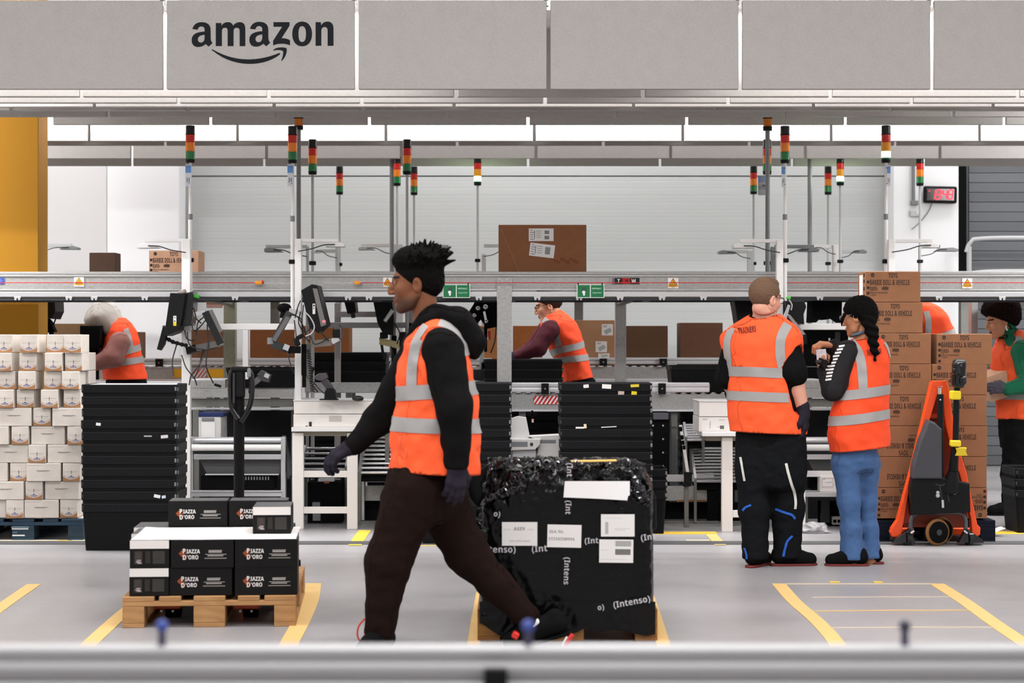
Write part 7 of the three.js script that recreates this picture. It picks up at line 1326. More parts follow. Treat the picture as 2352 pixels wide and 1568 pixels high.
  for (const b of c.bands ?? []) { const [cx, cz] = mid(b.py), y = r(0, b.py)[1]; add('reflective_strip', band(vestFull, cx, cz, (cs, sn) => y + (b.tilt ?? 0) * cs + (b.tiltZ ?? 0) * sn, b.w ?? 0.05, 0.5, 90, cutTest), STRIP, vest); }
  for (const st of c.straps ?? []) {
    const P = new THREE.CatmullRomCurve3(st.pts.map(([x, y]) => V([...r(x, y).slice(0, 2), 0]))).getPoints(26), w = st.w ?? 0.048;
    add('reflective_strip', (() => { const g = ribbon(vestFull, P.map((p, i) => { const q = P[Math.min(i + 1, 26)].clone().sub(P[Math.max(i - 1, 0)]).normalize(); return [[p.x + q.y * w / 2, p.y - q.x * w / 2, 0.6], [p.x - q.y * w / 2, p.y + q.x * w / 2, 0.6]]; }), () => [0, 0, -1]); const A = g.attributes.position, I = g.index.array, keep = []; for (let i = 0; i < I.length; i += 3) if ([0, 1, 2].every((k) => cutTest(A.getX(I[i + k]), A.getY(I[i + k]), A.getZ(I[i + k])) > 0)) keep.push(I[i], I[i + 1], I[i + 2]); g.setIndex(keep); return bigPieces(g, 1, true); })(), STRIP, vest);
  }
  return { t, r, s, H, vest, vestFull, trousers, trouserF: trouserCut, shirtF, arms, hole };
}
const front = (p, x, y, dz = 0.14) => [...p.r(x, y, dz).slice(0, 2), 0.6];
const meshHair = (t, H, f, m, cell = 0.0055, R = 0.2, name = 'hair', parent = t) => { const [lo, hi] = near(H.c, R); return add(name, nets(f, lo, hi, cell), m, parent); };
const stripe = (p, f, pts, w, name, m, parent) => { const P = new THREE.CatmullRomCurve3(pts.map(([x, y]) => V([...p.r(x, y).slice(0, 2), 0]))).getPoints(30); return add(name, ribbon(f, P.map((q, i) => { const d = P[Math.min(i + 1, 30)].clone().sub(P[Math.max(i - 1, 0)]).normalize(); return [[q.x + d.y * w / 2, q.y - d.x * w / 2, 0.6], [q.x - d.y * w / 2, q.y + d.x * w / 2, 0.6]]; }), () => [0, 0, -1], 0.004, 2), m, parent); };
const glasses = (t, H, color = 0x15120f) => {
  const m = mat(color, 0.3), g = add('glasses', (() => { const b = new MB(); for (const s of [-1, 1]) { const pts = []; for (let i = 0; i <= 20; i++) { const a = (i / 20) * 2 * Math.PI; pts.push(H.toWorld([s * 0.033 + 0.025 * Math.cos(a), 0.006 + 0.018 * Math.sin(a), 0.104])); } b.tube(pts, 0.0022, 6, 40); b.tube([H.toWorld([s * 0.058, 0.012, 0.102]), H.toWorld([s * 0.075, 0.014, 0.05]), H.toWorld([s * 0.08, 0.012, -0.005]), H.toWorld([s * 0.079, -0.006, -0.022])], 0.0024, 6); } b.tube([H.toWorld([-0.01, 0.012, 0.106]), H.toWorld([0, 0.015, 0.108]), H.toWorld([0.01, 0.012, 0.106])], 0.002, 6); return b.geo(); })(), m, t);
  return g;
};
const BLACKHAIR = mat(0x0c0a09, 0.8), GLOVE = mat(0x2a2730, 0.8), GLOVE2 = mat(0x2c2730, 0.8);

{ // the man walking by
  const p = person({
    px0: 985, d: 8.43, yaw: -90, label: 'young man striding past in an orange vest over a black hoodie', skin: '#7a4a30', lip: '#6b3a2c', brow: '#140c09', face: { beard: 0.75, beardColor: [0.03, 0.017, 0.012] },
    rings: [[1091, 900, 1097, 0.2], [1040, 902, 1097, 0.2], [1000, 905, 1096, 0.2], [920, 914, 1092, 0.2], [850, 921, 1081, 0.2], [790, 936, 1066, 0.2], [755, 956, 1046, 0.175], [738, 972, 1032, 0.12], [726, 985, 1015, 0.07]],
    pelvis: [[1060, 893, 1040, 0.16], [1100, 886, 1050, 0.165], [1150, 872, 1050, 0.165], [1200, 880, 1035, 0.15]],
    neck: [984, 752, 0], neckR: 0.054, neckCut: 0.095, head: { px: 954, py: 652, yaw: -92, pitch: 3, s: 1.0 },
    arms: [{ pts: [[1016, 800, 0.17], [1044, 935, 0.235], [1050, 1062, 0.2]], skin: [0.05, 0.045, 0.032], sleeve: [0.088, 0.075, 0.05], hand: { dir: [-0.06, -1, 0.02], up: [0.35, 0, 1], side: 1, curl: 0.35, s: 1.04 }, glove: GLOVE2, hole: { pts: [[1018, 782, 0.24], [1030, 850, 0.26], [1042, 930, 0.3]], r: [0.09, 0.095, 0.07] } },
      { pts: [[965, 800, -0.17], [876, 960, -0.24], [812, 1022, -0.2]], skin: [0.05, 0.045, 0.032], sleeve: [0.088, 0.068, 0.045], hand: { dir: [-0.88, -0.5, 0.1], up: [-0.3, 0.85, 0.45], side: -1, curl: 0.5, s: 1.04 }, glove: GLOVE, hole: { pts: [[968, 790, -0.25], [950, 850, -0.27], [930, 920, -0.3]], r: [0.09, 0.09, 0.07] } }],
    legs: [{ pts: [[955, 1125, 0.09], [893, 1285, 0.1], [872, 1448, 0.1]], r: [0.125, 0.096, 0.064] }, { pts: [[1000, 1125, -0.09], [1072, 1270, -0.1], [1142, 1345, -0.1], [1212, 1418, -0.1]], r: [0.125, 0.09, 0.07, 0.055] }],
    cuff: 0.045, shirt: cloth(0x141313), trousers: cloth(0x1f1411), fold: 0.008, vestFold: 0.017, vestGrow: 0.012, hem: { n: [-0.06, -1, 0], p: [1000, 1084] },
    extraShirt: (r) => union(0.04, chain([r(995, 722, 0.05), r(1048, 738, 0.03), r(1080, 775, 0)], [0.045, 0.06, 0.05]), chain([r(995, 722, -0.05), r(1050, 740, -0.03), r(1085, 785, 0)], [0.045, 0.06, 0.045]), chain([r(1060, 760, 0), r(1092, 790, 0), r(1090, 815, 0)], [0.055, 0.035, 0.022]), chain([r(955, 760, 0.05), r(978, 735, 0.085), r(1010, 722, 0.07)], [0.03, 0.032, 0.03]), chain([r(955, 760, -0.05), r(978, 735, -0.085), r(1010, 722, -0.07)], [0.03, 0.032, 0.03])),
    shoes: [{ px: 885, dz: 0.03, yaw: -20, s: 1.05 }, { px: 1290, dz: -0.1, yaw: -92, pitch: 16, y: 0.045, s: 1.05, sole: MT.blackMatt }],
    bands: [{ py: 896, tilt: 0.014, w: 0.062 }, { py: 974, tilt: -0.006, w: 0.062 }], straps: [{ pts: [[949, 890], [952, 830], [962, 785], [984, 748]], w: 0.045 }, { pts: [[1012, 738], [1040, 748], [1064, 778], [1078, 815]], w: 0.04 }],
  });
  const { t, r, H } = p;
  seeded(3);
  const spikes = []; for (let i = 0; i < 130; i++) { const a = rr(0, Math.PI * 2), u = rr(-0.1, 1), q = Math.sqrt(1 - u * u), dir = [q * Math.cos(a), u, q * Math.sin(a) - 0.25], c = [0, 0.085, -0.02], b = [c[0] + dir[0] * 0.075, c[1] + dir[1] * 0.05, c[2] + dir[2] * 0.085], l = rr(0.018, 0.05); if (b[2] > 0.075) continue; spikes.push(capsule(b, [b[0] + dir[0] * l, b[1] + Math.max(dir[1], 0) * l + 0.008, b[2] + dir[2] * l], 0.014, 0.0035)); }
  const mass = union(0.03, ellipsoid([0, 0.1, 0.0], [0.088, 0.068, 0.095]), ellipsoid([0, 0.1, -0.065], [0.08, 0.062, 0.07]), ellipsoid([0, 0.02, -0.06], [0.076, 0.085, 0.068]));
  const hair = (x, y, z) => { const q = H.toLocal(x, y, z); let d = mass(...q) + 0.004 * N3(q[0] * 80, q[1] * 80, q[2] * 80); for (const f of spikes) d = smin(d, f(...q), 0.006); const fade = smax(cranium(...q) - 0.005, (0.9 * q[2] - q[1] - 0.012) / 1.35, 0.004); d = smin(smax(d, (0.9 * q[2] - q[1] - 0.005) / 1.35, 0.01), fade, 0.008); return d; };
  meshHair(t, H, hair, BLACKHAIR, 0.0045, 0.22);
  new MB().tube([[838, 1420, 0.14], [824, 1438, 0.14], [821, 1458, 0.14], [828, 1474, 0.14], [840, 1484, 0.14]].map((q) => r(...q)), 0.0035).build('lace', MT.red, t);
  new MB().rbox(0.05, 0.045, 0.06, 0.014, r(1226, 1428, -0.09), [0, 0, 0.65]).build('sock', MT.white, t);
  new MB().rbox(0.03, 0.03, 0.05, 0.008, r(1184, 1458, -0.05), [0, 0, -0.5]).rbox(0.02, 0.03, 0.05, 0.006, r(842, 1462, 0.1)).build('shoe_trim', mat(0xd02418, 0.5), t);
  new MB().tube([r(1298, 1482, -0.06), r(1308, 1466, -0.06), r(1316, 1456, -0.06)], 0.01).build('heel_edge', mat(0xd03028, 0.5), t); new MB().tube([r(1290, 1484, -0.055), r(1299, 1468, -0.055), r(1303, 1462, -0.055)], 0.005).build('heel_stripe', MT.white, t);
}
{ // the man seen from behind
  const p = person({
    px0: 1760, d: 11.6, yaw: 162, label: 'man with short brown hair seen from behind, orange vest lettered TRAINERS', skin: '#dba089', lip: '#c98072', brow: '#6b4a34',
    rings: [[998, 1678, 1851, 0.17], [950, 1674, 1848, 0.17], [900, 1671, 1843, 0.165], [850, 1672, 1838, 0.16], [800, 1656, 1842, 0.15], [770, 1658, 1840, 0.135], [748, 1680, 1824, 0.11], [730, 1708, 1802, 0.085], [716, 1730, 1785, 0.06]],
    shirtRings: [[1030, 1690, 1848, 0.155], [990, 1690, 1848, 0.155], [930, 1680, 1843, 0.16], [850, 1676, 1838, 0.16], [800, 1668, 1832, 0.14], [768, 1672, 1826, 0.12], [746, 1690, 1812, 0.1], [726, 1716, 1792, 0.08], [708, 1730, 1784, 0.066]],
    pelvis: [[985, 1690, 1850, 0.14], [1030, 1688, 1852, 0.145], [1080, 1692, 1850, 0.145], [1120, 1700, 1846, 0.13]],
    neck: [1757, 725, 0.0], neckR: 0.054, neckCut: 0.085, head: { px: 1758, py: 688, yaw: 128, pitch: 6, s: 0.98 },
    arms: [{ pts: [[1812, 794, 0.03], [1822, 856, 0.11], [1845, 944, 0.1]], skin: [0.055, 0.058, 0.034], sleeve: [0.07, 0.088], hand: { dir: [0.12, -1, -0.05], up: [0.9, 0.1, 0.4], side: -1, curl: 0.5, s: 1.08 }, glove: GLOVE, hole: { pts: [[1834, 812, 0.1], [1832, 850, 0.14], [1842, 930, 0.14]], r: [0.05, 0.085, 0.06] } },
      { pts: [[1682, 798, -0.03], [1668, 868, -0.06], [1686, 900, -0.26]], skin: [0.052, 0.052, 0.04], sleeve: [0.06, 0.07], hand: { dir: [0.5, 0.1, -0.9], up: [0, 1, 0], side: 1, curl: 0.6 }, glove: GLOVE }],
    legs: [{ pts: [[1730, 1075, 0.0], [1733, 1165, 0.01], [1735, 1272, 0.03]], r: [0.105, 0.088, 0.078] }, { pts: [[1808, 1075, 0.0], [1810, 1165, -0.02], [1808, 1272, -0.04]], r: [0.108, 0.092, 0.082] }],
    cuff: 0.045, shirt: cloth(0x131313), trousers: cloth(0x17181a), fold: 0.007, hem: { n: [-0.04, -1, 0], p: [1760, 993] },
    shoes: [{ px: 1727, dz: 0.06, yaw: 150, s: 1.0 }, { px: 1786, dz: -0.02, yaw: 97, s: 0.98 }],
    bands: [{ py: 856, tilt: -0.008, tiltZ: 0.004, w: 0.058 }, { py: 910, tilt: -0.006, w: 0.056 }], straps: [{ pts: [[1673, 850], [1669, 815], [1669, 780], [1680, 752]], w: 0.035 }, { pts: [[1790, 852], [1783, 810], [1786, 775], [1804, 744]], w: 0.056 }],
  });
  const { t, r, H } = p;
  const hair = (x, y, z) => { const q = H.toLocal(x, y, z), n = 0.003 * N3(q[0] * 120, q[1] * 120, q[2] * 120); return smax(cranium(q[0], q[1] - 0.003, q[2]) - 0.009 + n, (0.62 * q[2] - q[1] + (q[2] < -0.02 ? -0.085 : 0.004)) / 1.18, 0.01); };
  meshHair(t, H, hair, mat(0x6a4f3a, 0.85), 0.0045);
  const top = (x, y, z) => { const q = H.toLocal(x, y, z); return ellipsoid([0, 0.095, 0.01], [0.062, 0.045, 0.075])(...q) + 0.006 * N3(q[0] * 70, q[1] * 70, q[2] * 70); };
  meshHair(t, H, top, mat(0x644935, 0.85), 0.0045, 0.2, 'hair_top');
  glasses(t, H);
  add('lettering', patch(p.vestFull, front(p, 1697, 749), front(p, 1748, 742), front(p, 1699, 772), front(p, 1748, 765), [0, 0, -1], 0.006, 24, 10), decal(canvasTex(512, 220, (g) => { g.fillStyle = 'rgba(60,8,10,0.92)'; g.save(); g.translate(6, 170); g.scale(0.86, 1.9); g.font = 'bold 98px sans-serif'; g.fillText('TRAINERS', 0, 0); g.restore(); })), p.vest);
  new MB().tube([r(1732, 714, 0.06), r(1745, 720, 0.075), r(1765, 720, 0.072), r(1782, 712, 0.05)], 0.007).build('collar_tape', mat(0xb06a58, 0.7), t);
  const tf = p.trouserF, wz = mat(0xd8d6cc, 0.5), bz = mat(0x1d58b8, 0.6);
  stripe(p, tf, [[1698, 1048], [1700, 1066], [1702, 1080], [1706, 1102]], 0.012, 'zipper', wz, p.trousers); stripe(p, tf, [[1797, 1060], [1803, 1085], [1812, 1112], [1820, 1130], [1823, 1150], [1822, 1166]], 0.016, 'zipper', wz, p.trousers);
  stripe(p, tf, [[1702, 1170], [1708, 1162], [1720, 1156]], 0.012, 'piping', bz, p.trousers); stripe(p, tf, [[1778, 1167], [1798, 1174], [1815, 1180], [1823, 1189]], 0.014, 'piping', bz, p.trousers); stripe(p, tf, [[1817, 1228], [1806, 1240], [1802, 1252], [1797, 1276]], 0.014, 'piping', bz, p.trousers); stripe(p, tf, [[1706, 1255], [1710, 1268], [1711, 1280]], 0.01, 'piping', bz, p.trousers);
}
{ // the woman with the ponytail
  const p = person({
    px0: 1968, d: 11.67, yaw: -152, label: 'woman with a black ponytail, orange vest and flared blue jeans, seen from behind', skin: '#b9805e', lip: '#9c5c4c', brow: '#15100d',
    rings: [[1040, 1904, 2049, 0.15], [1000, 1898, 2048, 0.15], [960, 1903, 2045, 0.15], [905, 1918, 2042, 0.145], [860, 1930, 2041, 0.14], [820, 1942, 2041, 0.13], [795, 1944, 2036, 0.115], [778, 1956, 2022, 0.09], [766, 1972, 2006, 0.06]],
    pelvis: [[1010, 1916, 2014, 0.125], [1045, 1914, 2014, 0.13], [1080, 1920, 2010, 0.12]], legFold: 0.004,
    neck: [1985, 778, 0], neckR: 0.048, neckCut: 0.078, head: { px: 1972, py: 727, yaw: -122, pitch: 10, s: 0.93 },
    arms: [{ pts: [[1946, 805, 0.06], [1912, 896, 0.1], [1893, 852, -0.06]], skin: [0.042, 0.04, 0.03], sleeve: [0.066, 0.06, 0.045], hand: { dir: [-0.15, 0.75, -0.5], up: [-0.8, -0.1, 0.5], side: 1, curl: 0.9 }, hole: { pts: [[1934, 806, 0.12], [1918, 850, 0.15], [1904, 895, 0.16]], r: [0.055, 0.07, 0.07] } },
      { pts: [[2014, 810, -0.08], [1990, 850, -0.28], [1918, 793, -0.26]], skin: [0.042, 0.038, 0.028], sleeve: [0.05, 0.055, 0.042], hand: { dir: [-1, 0.1, 0.1], up: [0.1, 1, 0.2], side: -1, curl: 0.8 }, hole: { pts: [[2030, 815, -0.2], [2020, 850, -0.26]], r: [0.06, 0.075] } }],
    legs: [{ pts: [[1944, 1065, 0.03], [1950, 1150, 0.04], [1955, 1215, 0.03], [1958, 1285, 0.02]], r: [0.09, 0.062, 0.058, 0.08] }, { pts: [[1990, 1065, -0.03], [1991, 1150, -0.05], [1995, 1215, -0.05], [1998, 1285, -0.06]], r: [0.086, 0.056, 0.052, 0.072] }],
    cuff: 0.035, shirt: cloth(0x2b292b), trousers: new THREE.MeshStandardMaterial({ color: 0x4a6c9c, roughness: 0.85, bumpMap: foldBump, bumpScale: 0.02, map: noiseTex(128, (u, v) => { const f = rr(-14, 14), n = 26 * tile(u, v, 4, 3, 60); return [clamp8(222 + f + n), clamp8(226 + f + n), clamp8(230 + f + n)]; }, 3) }), hem: { n: [0.1, -1, 0], p: [1975, 1031] }, vest: VEST_DEEP,
    shoes: [{ px: 1980, dz: 0.05, yaw: -93, s: 0.9 }, { px: 2014, dz: -0.05, yaw: -100, s: 0.9 }],
    bands: [{ py: 901, tilt: 0.02, w: 0.058 }, { py: 958, tilt: 0.022, w: 0.058 }], straps: [{ pts: [[1972, 905], [1971, 860], [1966, 815], [1950, 783]], w: 0.052 }, { pts: [[2042, 820], [2036, 800], [2028, 786]], w: 0.02 }],
  });
  const { t, r, H } = p;
  const shell = (x, y, z) => { const q = H.toLocal(x, y, z), n = 0.003 * N3(q[0] * 50, q[1] * 50, q[2] * 50); return smax(smin(cranium(...q) - 0.011, ellipsoid([0, 0.01, -0.045], [0.083, 0.1, 0.085])(...q), 0.03) + n + 0.0018 * Math.sin((q[1] * 1.2 + q[2]) * 260), (0.68 * q[2] - q[1] - 0.012) / 1.21, 0.006); };
  const tail = chain([r(1996, 742, 0.1), r(2004, 765, 0.12), r(2006, 790, 0.14), r(2010, 808, 0.15), r(2010, 826, 0.15)], [0.042, 0.034, 0.026, 0.018, 0.006], 0.02), loose = chain([r(1940, 722, 0.05), r(1934, 735, 0.05), r(1933, 748, 0.04)], [0.011, 0.009, 0.004], 0.01);
  meshHair(t, H, (x, y, z) => smin(shell(x, y, z), smin(tail(x, y, z) + 0.005 * Math.sin(y * 130 + x * 40) + 0.004 * N3(x * 60, y * 40, z * 60), loose(x, y, z), 0.01), 0.02), BLACKHAIR, 0.0055, 0.3);
  glasses(t, H, 0x8d8a88);
  add('lettering', patch(p.vestFull, front(p, 1989, 797), front(p, 2038, 792), front(p, 1992, 821), front(p, 2039, 815), [0, 0, -1], 0.006, 24, 10), decal(canvasTex(512, 220, (g) => { g.fillStyle = 'rgba(90,10,4,0.85)'; g.save(); g.translate(6, 180); g.scale(0.9, 2.1); g.font = 'bold 78px sans-serif'; g.fillText('INSPECTOR', 0, 0); g.restore(); })), p.vest);
  // white dashes down the sleeve
  for (let i = 0; i < 11; i++) { const k = i / 10, x = 1936 - 32 * k - 4 * Math.sin(k * 3), y = 795 + 77 * k; add('sleeve_dash', patch(p.shirtF, front(p, x - 6, y - 2), front(p, x + 6, y - 4), front(p, x - 7, y + 2.5), front(p, x + 5, y + 0.5), [0, 0, -1], 0.004, 4, 2), MT.paper, t); }
  new MB().tube([r(1958, 770, 0.03), r(1972, 766, 0.06), r(1990, 760, 0.06)], 0.01).build('lanyard', mat(0x5d6878, 0.6), t);
  // what she holds
  const q = onFloor('handheld_scanner', 1890, 11.68, 'black handheld scanner held by the ponytail woman', 'scanner'); new MB().bar(q.r(1881, 828, 0), q.r(1902, 836, 0.02), 0.05, 0.04).bar(q.r(1898, 833, 0.02), q.r(1896, 856, 0.0), 0.03, 0.03).build('body', MT.blackGloss, q.t); new MB().rbox(0.03, 0.02, 0.04, 0.006, q.r(1880, 830, 0.02)).build('window', MT.darkGrey, q.t);
  const w = onFloor('paper_sheet', 1886, 11.75, 'crumpled white paper pinched by the ponytail woman', 'paper'); { const g = new THREE.PlaneGeometry(0.06, 0.085, 8, 8), a = g.attributes.position; for (let i = 0; i < a.count; i++) a.setZ(i, 0.012 * N3(a.getX(i) * 40, a.getY(i) * 40, 3)); g.computeVertexNormals(); const m = add('sheet', g, mat(0xd8d6da, 0.8, 0, { side: THREE.DoubleSide }), w.t); m.position.set(...w.r(1887, 818, 0)); m.rotation.z = 0.1; }
}
{ // the woman with the green sleeves
  const p = person({
    px0: 2325, d: 15.1, yaw: -62, label: 'woman with a round black afro, green turtleneck and orange vest holding a carton', skin: '#dd9d78', lip: '#8a3540', brow: '#140d0a',
    rings: [[962, 2300, 2384, 0.2], [920, 2296, 2382, 0.19], [880, 2288, 2380, 0.185], [840, 2280, 2378, 0.185], [805, 2284, 2374, 0.185], [782, 2296, 2366, 0.165], [768, 2308, 2354, 0.11], [758, 2318, 2342, 0.06]],
    pelvis: [[935, 2302, 2384, 0.17], [980, 2298, 2388, 0.18], [1030, 2302, 2382, 0.17]],
    neck: [2324, 782, 0], neckR: 0.056, neckCut: 0.075, head: { px: 2296, py: 738, yaw: -84, pitch: 14, s: 1.0 },
    arms: [{ pts: [[2350, 806, 0.17], [2366, 880, 0.24], [2316, 893, 0.26]], skin: [0.045, 0.042, 0.032], sleeve: [0.085, 0.075, 0.052], hand: { dir: [-1, 0.1, -0.1], up: [0.0, 0.3, 1], side: -1, curl: 0.45 }, glove: mat(0x48424e, 0.8), hole: { pts: [[2354, 806, 0.26], [2360, 850, 0.3]], r: [0.085, 0.095] } },
      { pts: [[2330, 806, -0.15], [2310, 870, -0.2], [2278, 880, -0.1]], skin: [0.045, 0.042, 0.032], sleeve: [0.08, 0.07, 0.05], hand: { dir: [-1, 0, 0.3], up: [0, 0.3, -1], side: 1, curl: 0.4 }, glove: mat(0x48424e, 0.8), hole: { pts: [[2330, 806, -0.26], [2325, 850, -0.3]], r: [0.08, 0.09] } }], vee: { pts: [[2312, 770, 0.12], [2302, 805, 0.19], [2290, 862, 0.2]], r: [0.075, 0.05, 0.008] },
    legs: [{ pts: [[2340, 1000, 0.09], [2328, 1085, 0.09], [2322, 1160, 0.09]], r: [0.12, 0.09, 0.07] }, { pts: [[2348, 1000, -0.09], [2345, 1085, -0.09], [2340, 1160, -0.09]], r: [0.12, 0.09, 0.07] }],
    cuff: 0.05, shirt: cloth(0x0d6b4a), trousers: cloth(0x111112), vest: VEST, shoes: [{ px: 2338, dz: 0.09, yaw: -85, sole: MT.blackMatt }, { px: 2358, dz: -0.09, yaw: -85, sole: MT.blackMatt }],
    extraShirt: (r) => chain([r(2320, 780, 0), r(2311, 752, 0)], [0.082, 0.07]), bands: [{ py: 908, w: 0.055 }], straps: [{ pts: [[2328, 855], [2320, 825], [2322, 795], [2332, 772]], w: 0.04 }],
  });
  const { t, r, H } = p;
  const afro = (x, y, z) => { const q = H.toLocal(x, y, z); return smax(union(0.04, ellipsoid([0, 0.085, -0.03], [0.145, 0.115, 0.15]), ellipsoid([0, 0.02, -0.07], [0.125, 0.1, 0.1]))(...q) + 0.008 * N3(q[0] * 45, q[1] * 45, q[2] * 45) + 0.006 * N3(q[0] * 110, q[1] * 110, q[2] * 110), (0.7 * q[2] - q[1] + 0.006) / 1.22, 0.02); };
  meshHair(t, H, afro, mat(0x1c1210, 0.95), 0.006, 0.26);
  new MB().tube([H.toWorld([0.085, -0.04, -0.012]), H.toWorld([0.09, -0.052, -0.005]), H.toWorld([0.088, -0.075, -0.01])], 0.006).sph(0.008, H.toWorld([0.086, -0.04, -0.01])).build('earring', MT.aluBright, t);
  const c = onFloor('held_carton', 2296, 15.0, 'small tan carton held between the gloved hands of the woman with green sleeves', 'carton'), a = c.r(2293, 880, 0);
  const b = new MB().rbox(0.26, 0.2, 0.2, 0.004, [0, 0, 0], undefined, 1).build('body', MT.cardPale, c.t); b.position.set(a[0] + 0.01, a[1], -0.06); b.rotation.set(0.1, 0.25, 0.28);
}
{ // the worker bending at the rear conveyor
  const p = person({
    px0: 1310, d: 16.2, yaw: -78, label: 'worker with glasses and maroon sleeves bending over behind the roller conveyor', skin: '#d29a7c', lip: '#b87a66', brow: '#3a2a22',
    rings: [[884, 1288, 1362, 0.2], [840, 1282, 1352, 0.2], [800, 1262, 1342, 0.2], [765, 1246, 1332, 0.2], [742, 1244, 1322, 0.185], [724, 1252, 1304, 0.13], [712, 1266, 1290, 0.07]],
    pelvis: [[868, 1290, 1366, 0.17], [910, 1292, 1372, 0.18], [950, 1300, 1370, 0.17]],
    neck: [1270, 722, 0], neckR: 0.054, neckCut: 0.075, head: { px: 1258, py: 703, yaw: -88, pitch: 16, s: 1.0 },
    arms: [{ pts: [[1262, 758, 0.17], [1236, 800, 0.22], [1188, 818, 0.2]], skin: [0.045, 0.042, 0.032], sleeve: [0.082, 0.066, 0.045], hand: { dir: [-1, -0.2, 0], up: [0, 1, 0.4], side: 1, curl: 0.5 }, glove: GLOVE, hole: { pts: [[1256, 760, 0.27], [1246, 800, 0.3]], r: [0.088, 0.09] } }, { pts: [[1255, 758, -0.17], [1225, 800, -0.22], [1186, 816, -0.2]], skin: [0.045, 0.042, 0.032], sleeve: [0.08, 0.066, 0.045], hand: { dir: [-1, -0.2, 0], up: [0, 1, -0.4], side: -1, curl: 0.5 }, glove: GLOVE, hole: { pts: [[1250, 760, -0.27]], r: [0.088] } }],
    legs: [{ pts: [[1330, 925, 0.09], [1330, 1030, 0.09], [1335, 1135, 0.09]], r: [0.11, 0.085, 0.07] }, { pts: [[1338, 925, -0.09], [1340, 1030, -0.09], [1345, 1135, -0.09]], r: [0.11, 0.085, 0.07] }],
    shirt: cloth(0x4a0d1c), trousers: cloth(0x141416), vest: VEST_DEEP, shoes: [{ px: 1345, dz: 0.09, yaw: -90 }, { px: 1355, dz: -0.09, yaw: -90 }],
    hem: { n: [0.16, -1, 0], p: [1330, 872] }, bands: [{ py: 800, tilt: 0.045, w: 0.055 }, { py: 824, tilt: 0.02, w: 0.052 }], straps: [{ pts: [[1282, 795], [1274, 765], [1262, 745], [1247, 733]], w: 0.05 }],
  });
  const { t, r, H } = p;
  meshHair(t, H, (x, y, z) => { const q = H.toLocal(x, y, z); return smax(smin(cranium(...q) - 0.013, ellipsoid([0, 0.02, -0.085], [0.055, 0.05, 0.045])(...q), 0.02) + 0.004 * N3(q[0] * 60, q[1] * 60, q[2] * 60), (0.8 * q[2] - q[1] + 0.004) / 1.28, 0.012); }, mat(0x33241c, 0.85), 0.006);
  new MB().tube([[0.0, 0.115, 0.03], [0.05, 0.1, 0.0], [0.078, 0.05, -0.02]].map((q) => H.toWorld(q)), 0.007).build('head_band', mat(0x6b4a48, 0.6), t);
  glasses(t, H);
}
{ // the worker with the headscarf
  const p = person({
    px0: 290, d: 16.2, yaw: -62, label: 'worker in a grey headscarf and orange vest bending over a screen', skin: '#c08a72', lip: '#a06a5a', brow: '#241812',
    rings: [[880, 240, 338, 0.2], [845, 238, 330, 0.2], [810, 240, 322, 0.2], [780, 242, 316, 0.2], [758, 246, 308, 0.19], [742, 252, 298, 0.15], [730, 262, 286, 0.08]],
    pelvis: [[870, 244, 336, 0.18], [920, 246, 336, 0.19], [960, 250, 332, 0.17]],
    neck: [262, 752, 0], neckR: 0.05, neckCut: 0.07, head: { px: 238, py: 733, yaw: -70, pitch: 34, s: 0.97 },
    arms: [{ pts: [[274, 786, 0.2], [258, 820, 0.25], [212, 838, 0.2]], skin: [0.042, 0.04, 0.03], sleeve: [0.085, 0.085, 0.055], hand: { dir: [-1, -0.1, -0.2], up: [0, 1, 0.3], side: 1, curl: 0.6 }, glove: GLOVE2, hole: { pts: [[270, 788, 0.28], [258, 818, 0.31], [236, 832, 0.3]], r: [0.07, 0.085, 0.07] } }, { pts: [[262, 776, -0.17], [240, 815, -0.2], [210, 832, -0.1]], skin: [0.042, 0.04, 0.03], sleeve: [0.09, 0.08, 0.05], hand: { dir: [-1, 0, 0], up: [0, 1, 0], side: -1, curl: 0.6 }, glove: GLOVE2, hole: { pts: [[255, 776, -0.26]], r: [0.09] } }],
    legs: [{ pts: [[290, 935, 0.09], [288, 1040, 0.09], [290, 1135, 0.09]], r: [0.115, 0.09, 0.075] }, { pts: [[296, 935, -0.09], [296, 1040, -0.09], [298, 1135, -0.09]], r: [0.115, 0.09, 0.075] }],
    shirt: cloth(0x8a5a54), trousers: cloth(0x18181b), vest: VEST_DEEP, shoes: [{ px: 300, dz: 0.09, yaw: -70 }, { px: 308, dz: -0.09, yaw: -70 }], hem: { n: [0, -1, 0], p: [290, 871] },
    bands: [{ py: 812, tilt: 0.06, w: 0.055 }, { py: 833, tilt: 0.032, w: 0.055 }], straps: [{ pts: [[312, 800], [306, 775], [298, 755]], w: 0.04 }],
  });
  const { t, r, H } = p;
  const scarf = (x, y, z) => { const q = H.toLocal(x, y, z); let d = union(0.04, inflate(cranium, 0.028), ellipsoid([0, 0.05, 0.06], [0.085, 0.075, 0.085]))(...q); d = smin(d, union(0.03, capsule(r(248, 735, 0), r(268, 758, 0.02), 0.12, 0.09), capsule(r(225, 728, 0.08), r(204, 735, 0.06), 0.05, 0.014))(x, y, z), 0.05); d += 0.006 * Math.sin(q[0] * 55 + q[1] * 30 + q[2] * 20) * 0.5 + 0.005 * N3(q[0] * 22, q[1] * 14, q[2] * 22); return smax(d, -ellipsoid([0, -0.035, 0.13], [0.06, 0.085, 0.1])(...q), 0.015); };
  add('headscarf', nets(scarf, ...near(r(238, 738, 0), 0.26), 0.0065), cloth(0xaca8a2), t);
}
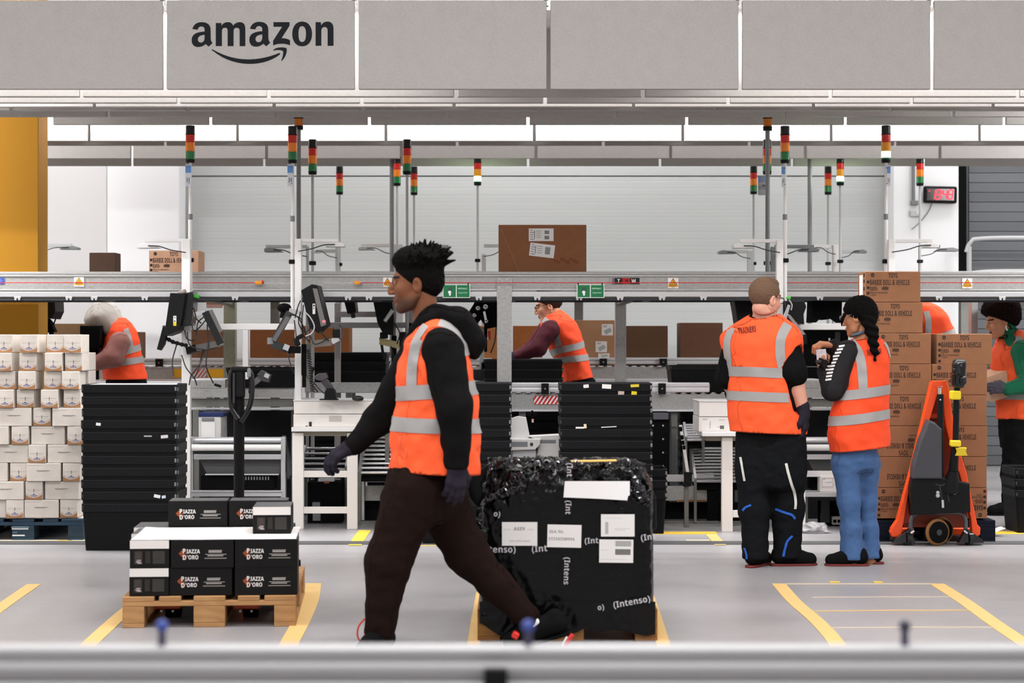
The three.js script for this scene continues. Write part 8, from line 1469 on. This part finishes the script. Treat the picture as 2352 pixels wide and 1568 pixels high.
{ // the worker hidden behind the toy cartons
  const p = person({
    px0: 2140, d: 15.8, yaw: -75, label: 'worker in an orange vest mostly hidden behind the toy cartons, only the back showing', skin: '#c08a72', brow: '#241812',
    rings: [[900, 2104, 2196, 0.2], [840, 2104, 2194, 0.2], [790, 2098, 2190, 0.2], [755, 2090, 2185, 0.2], [725, 2082, 2172, 0.2], [704, 2078, 2152, 0.18], [692, 2084, 2130, 0.1]],
    pelvis: [[885, 2110, 2196, 0.18], [930, 2110, 2198, 0.19], [970, 2114, 2194, 0.17]],
    neck: [2088, 700, 0], neckR: 0.05, head: { px: 2062, py: 690, yaw: -90, pitch: 30, s: 0.97 },
    arms: [{ pts: [[2104, 745, 0.13], [2074, 800, 0.22], [2030, 830, 0.2]], skin: [0.045, 0.042, 0.032], sleeve: [0.06, 0.06, 0.05], hand: { dir: [-1, -0.2, 0], up: [0, 1, 0.3], side: 1 } }, { pts: [[2100, 735, -0.19], [2070, 800, -0.24], [2020, 830, -0.2]], skin: [0.045, 0.042, 0.032], sleeve: [0.085, 0.07, 0.05], hand: { dir: [-1, -0.2, 0], up: [0, 1, -0.3], side: -1 }, hole: { pts: [[2090, 745, -0.27]], r: [0.085] } }],
    legs: [{ pts: [[2150, 945, 0.09], [2150, 1050, 0.09], [2152, 1140, 0.09]], r: [0.115, 0.09, 0.075] }, { pts: [[2156, 945, -0.09], [2158, 1050, -0.09], [2160, 1140, -0.09]], r: [0.115, 0.09, 0.075] }],
    shirt: cloth(0x2a2a30), trousers: cloth(0x18181b), vest: VEST_DEEP, shoes: [{ px: 2162, dz: 0.09, yaw: -85 }, { px: 2170, dz: -0.09, yaw: -85 }], straps: [{ pts: [[2121, 765], [2121, 740], [2116, 715]], w: 0.045 }], bands: [{ py: 775, tilt: 0.06, w: 0.05 }],
  });
  meshHair(p.t, p.H, (x, y, z) => { const q = p.H.toLocal(x, y, z); return smax(cranium(...q) - 0.012, (0.8 * q[2] - q[1]) / 1.28, 0.012); }, BLACKHAIR, 0.007);
}
renderer.render(scene, camera);
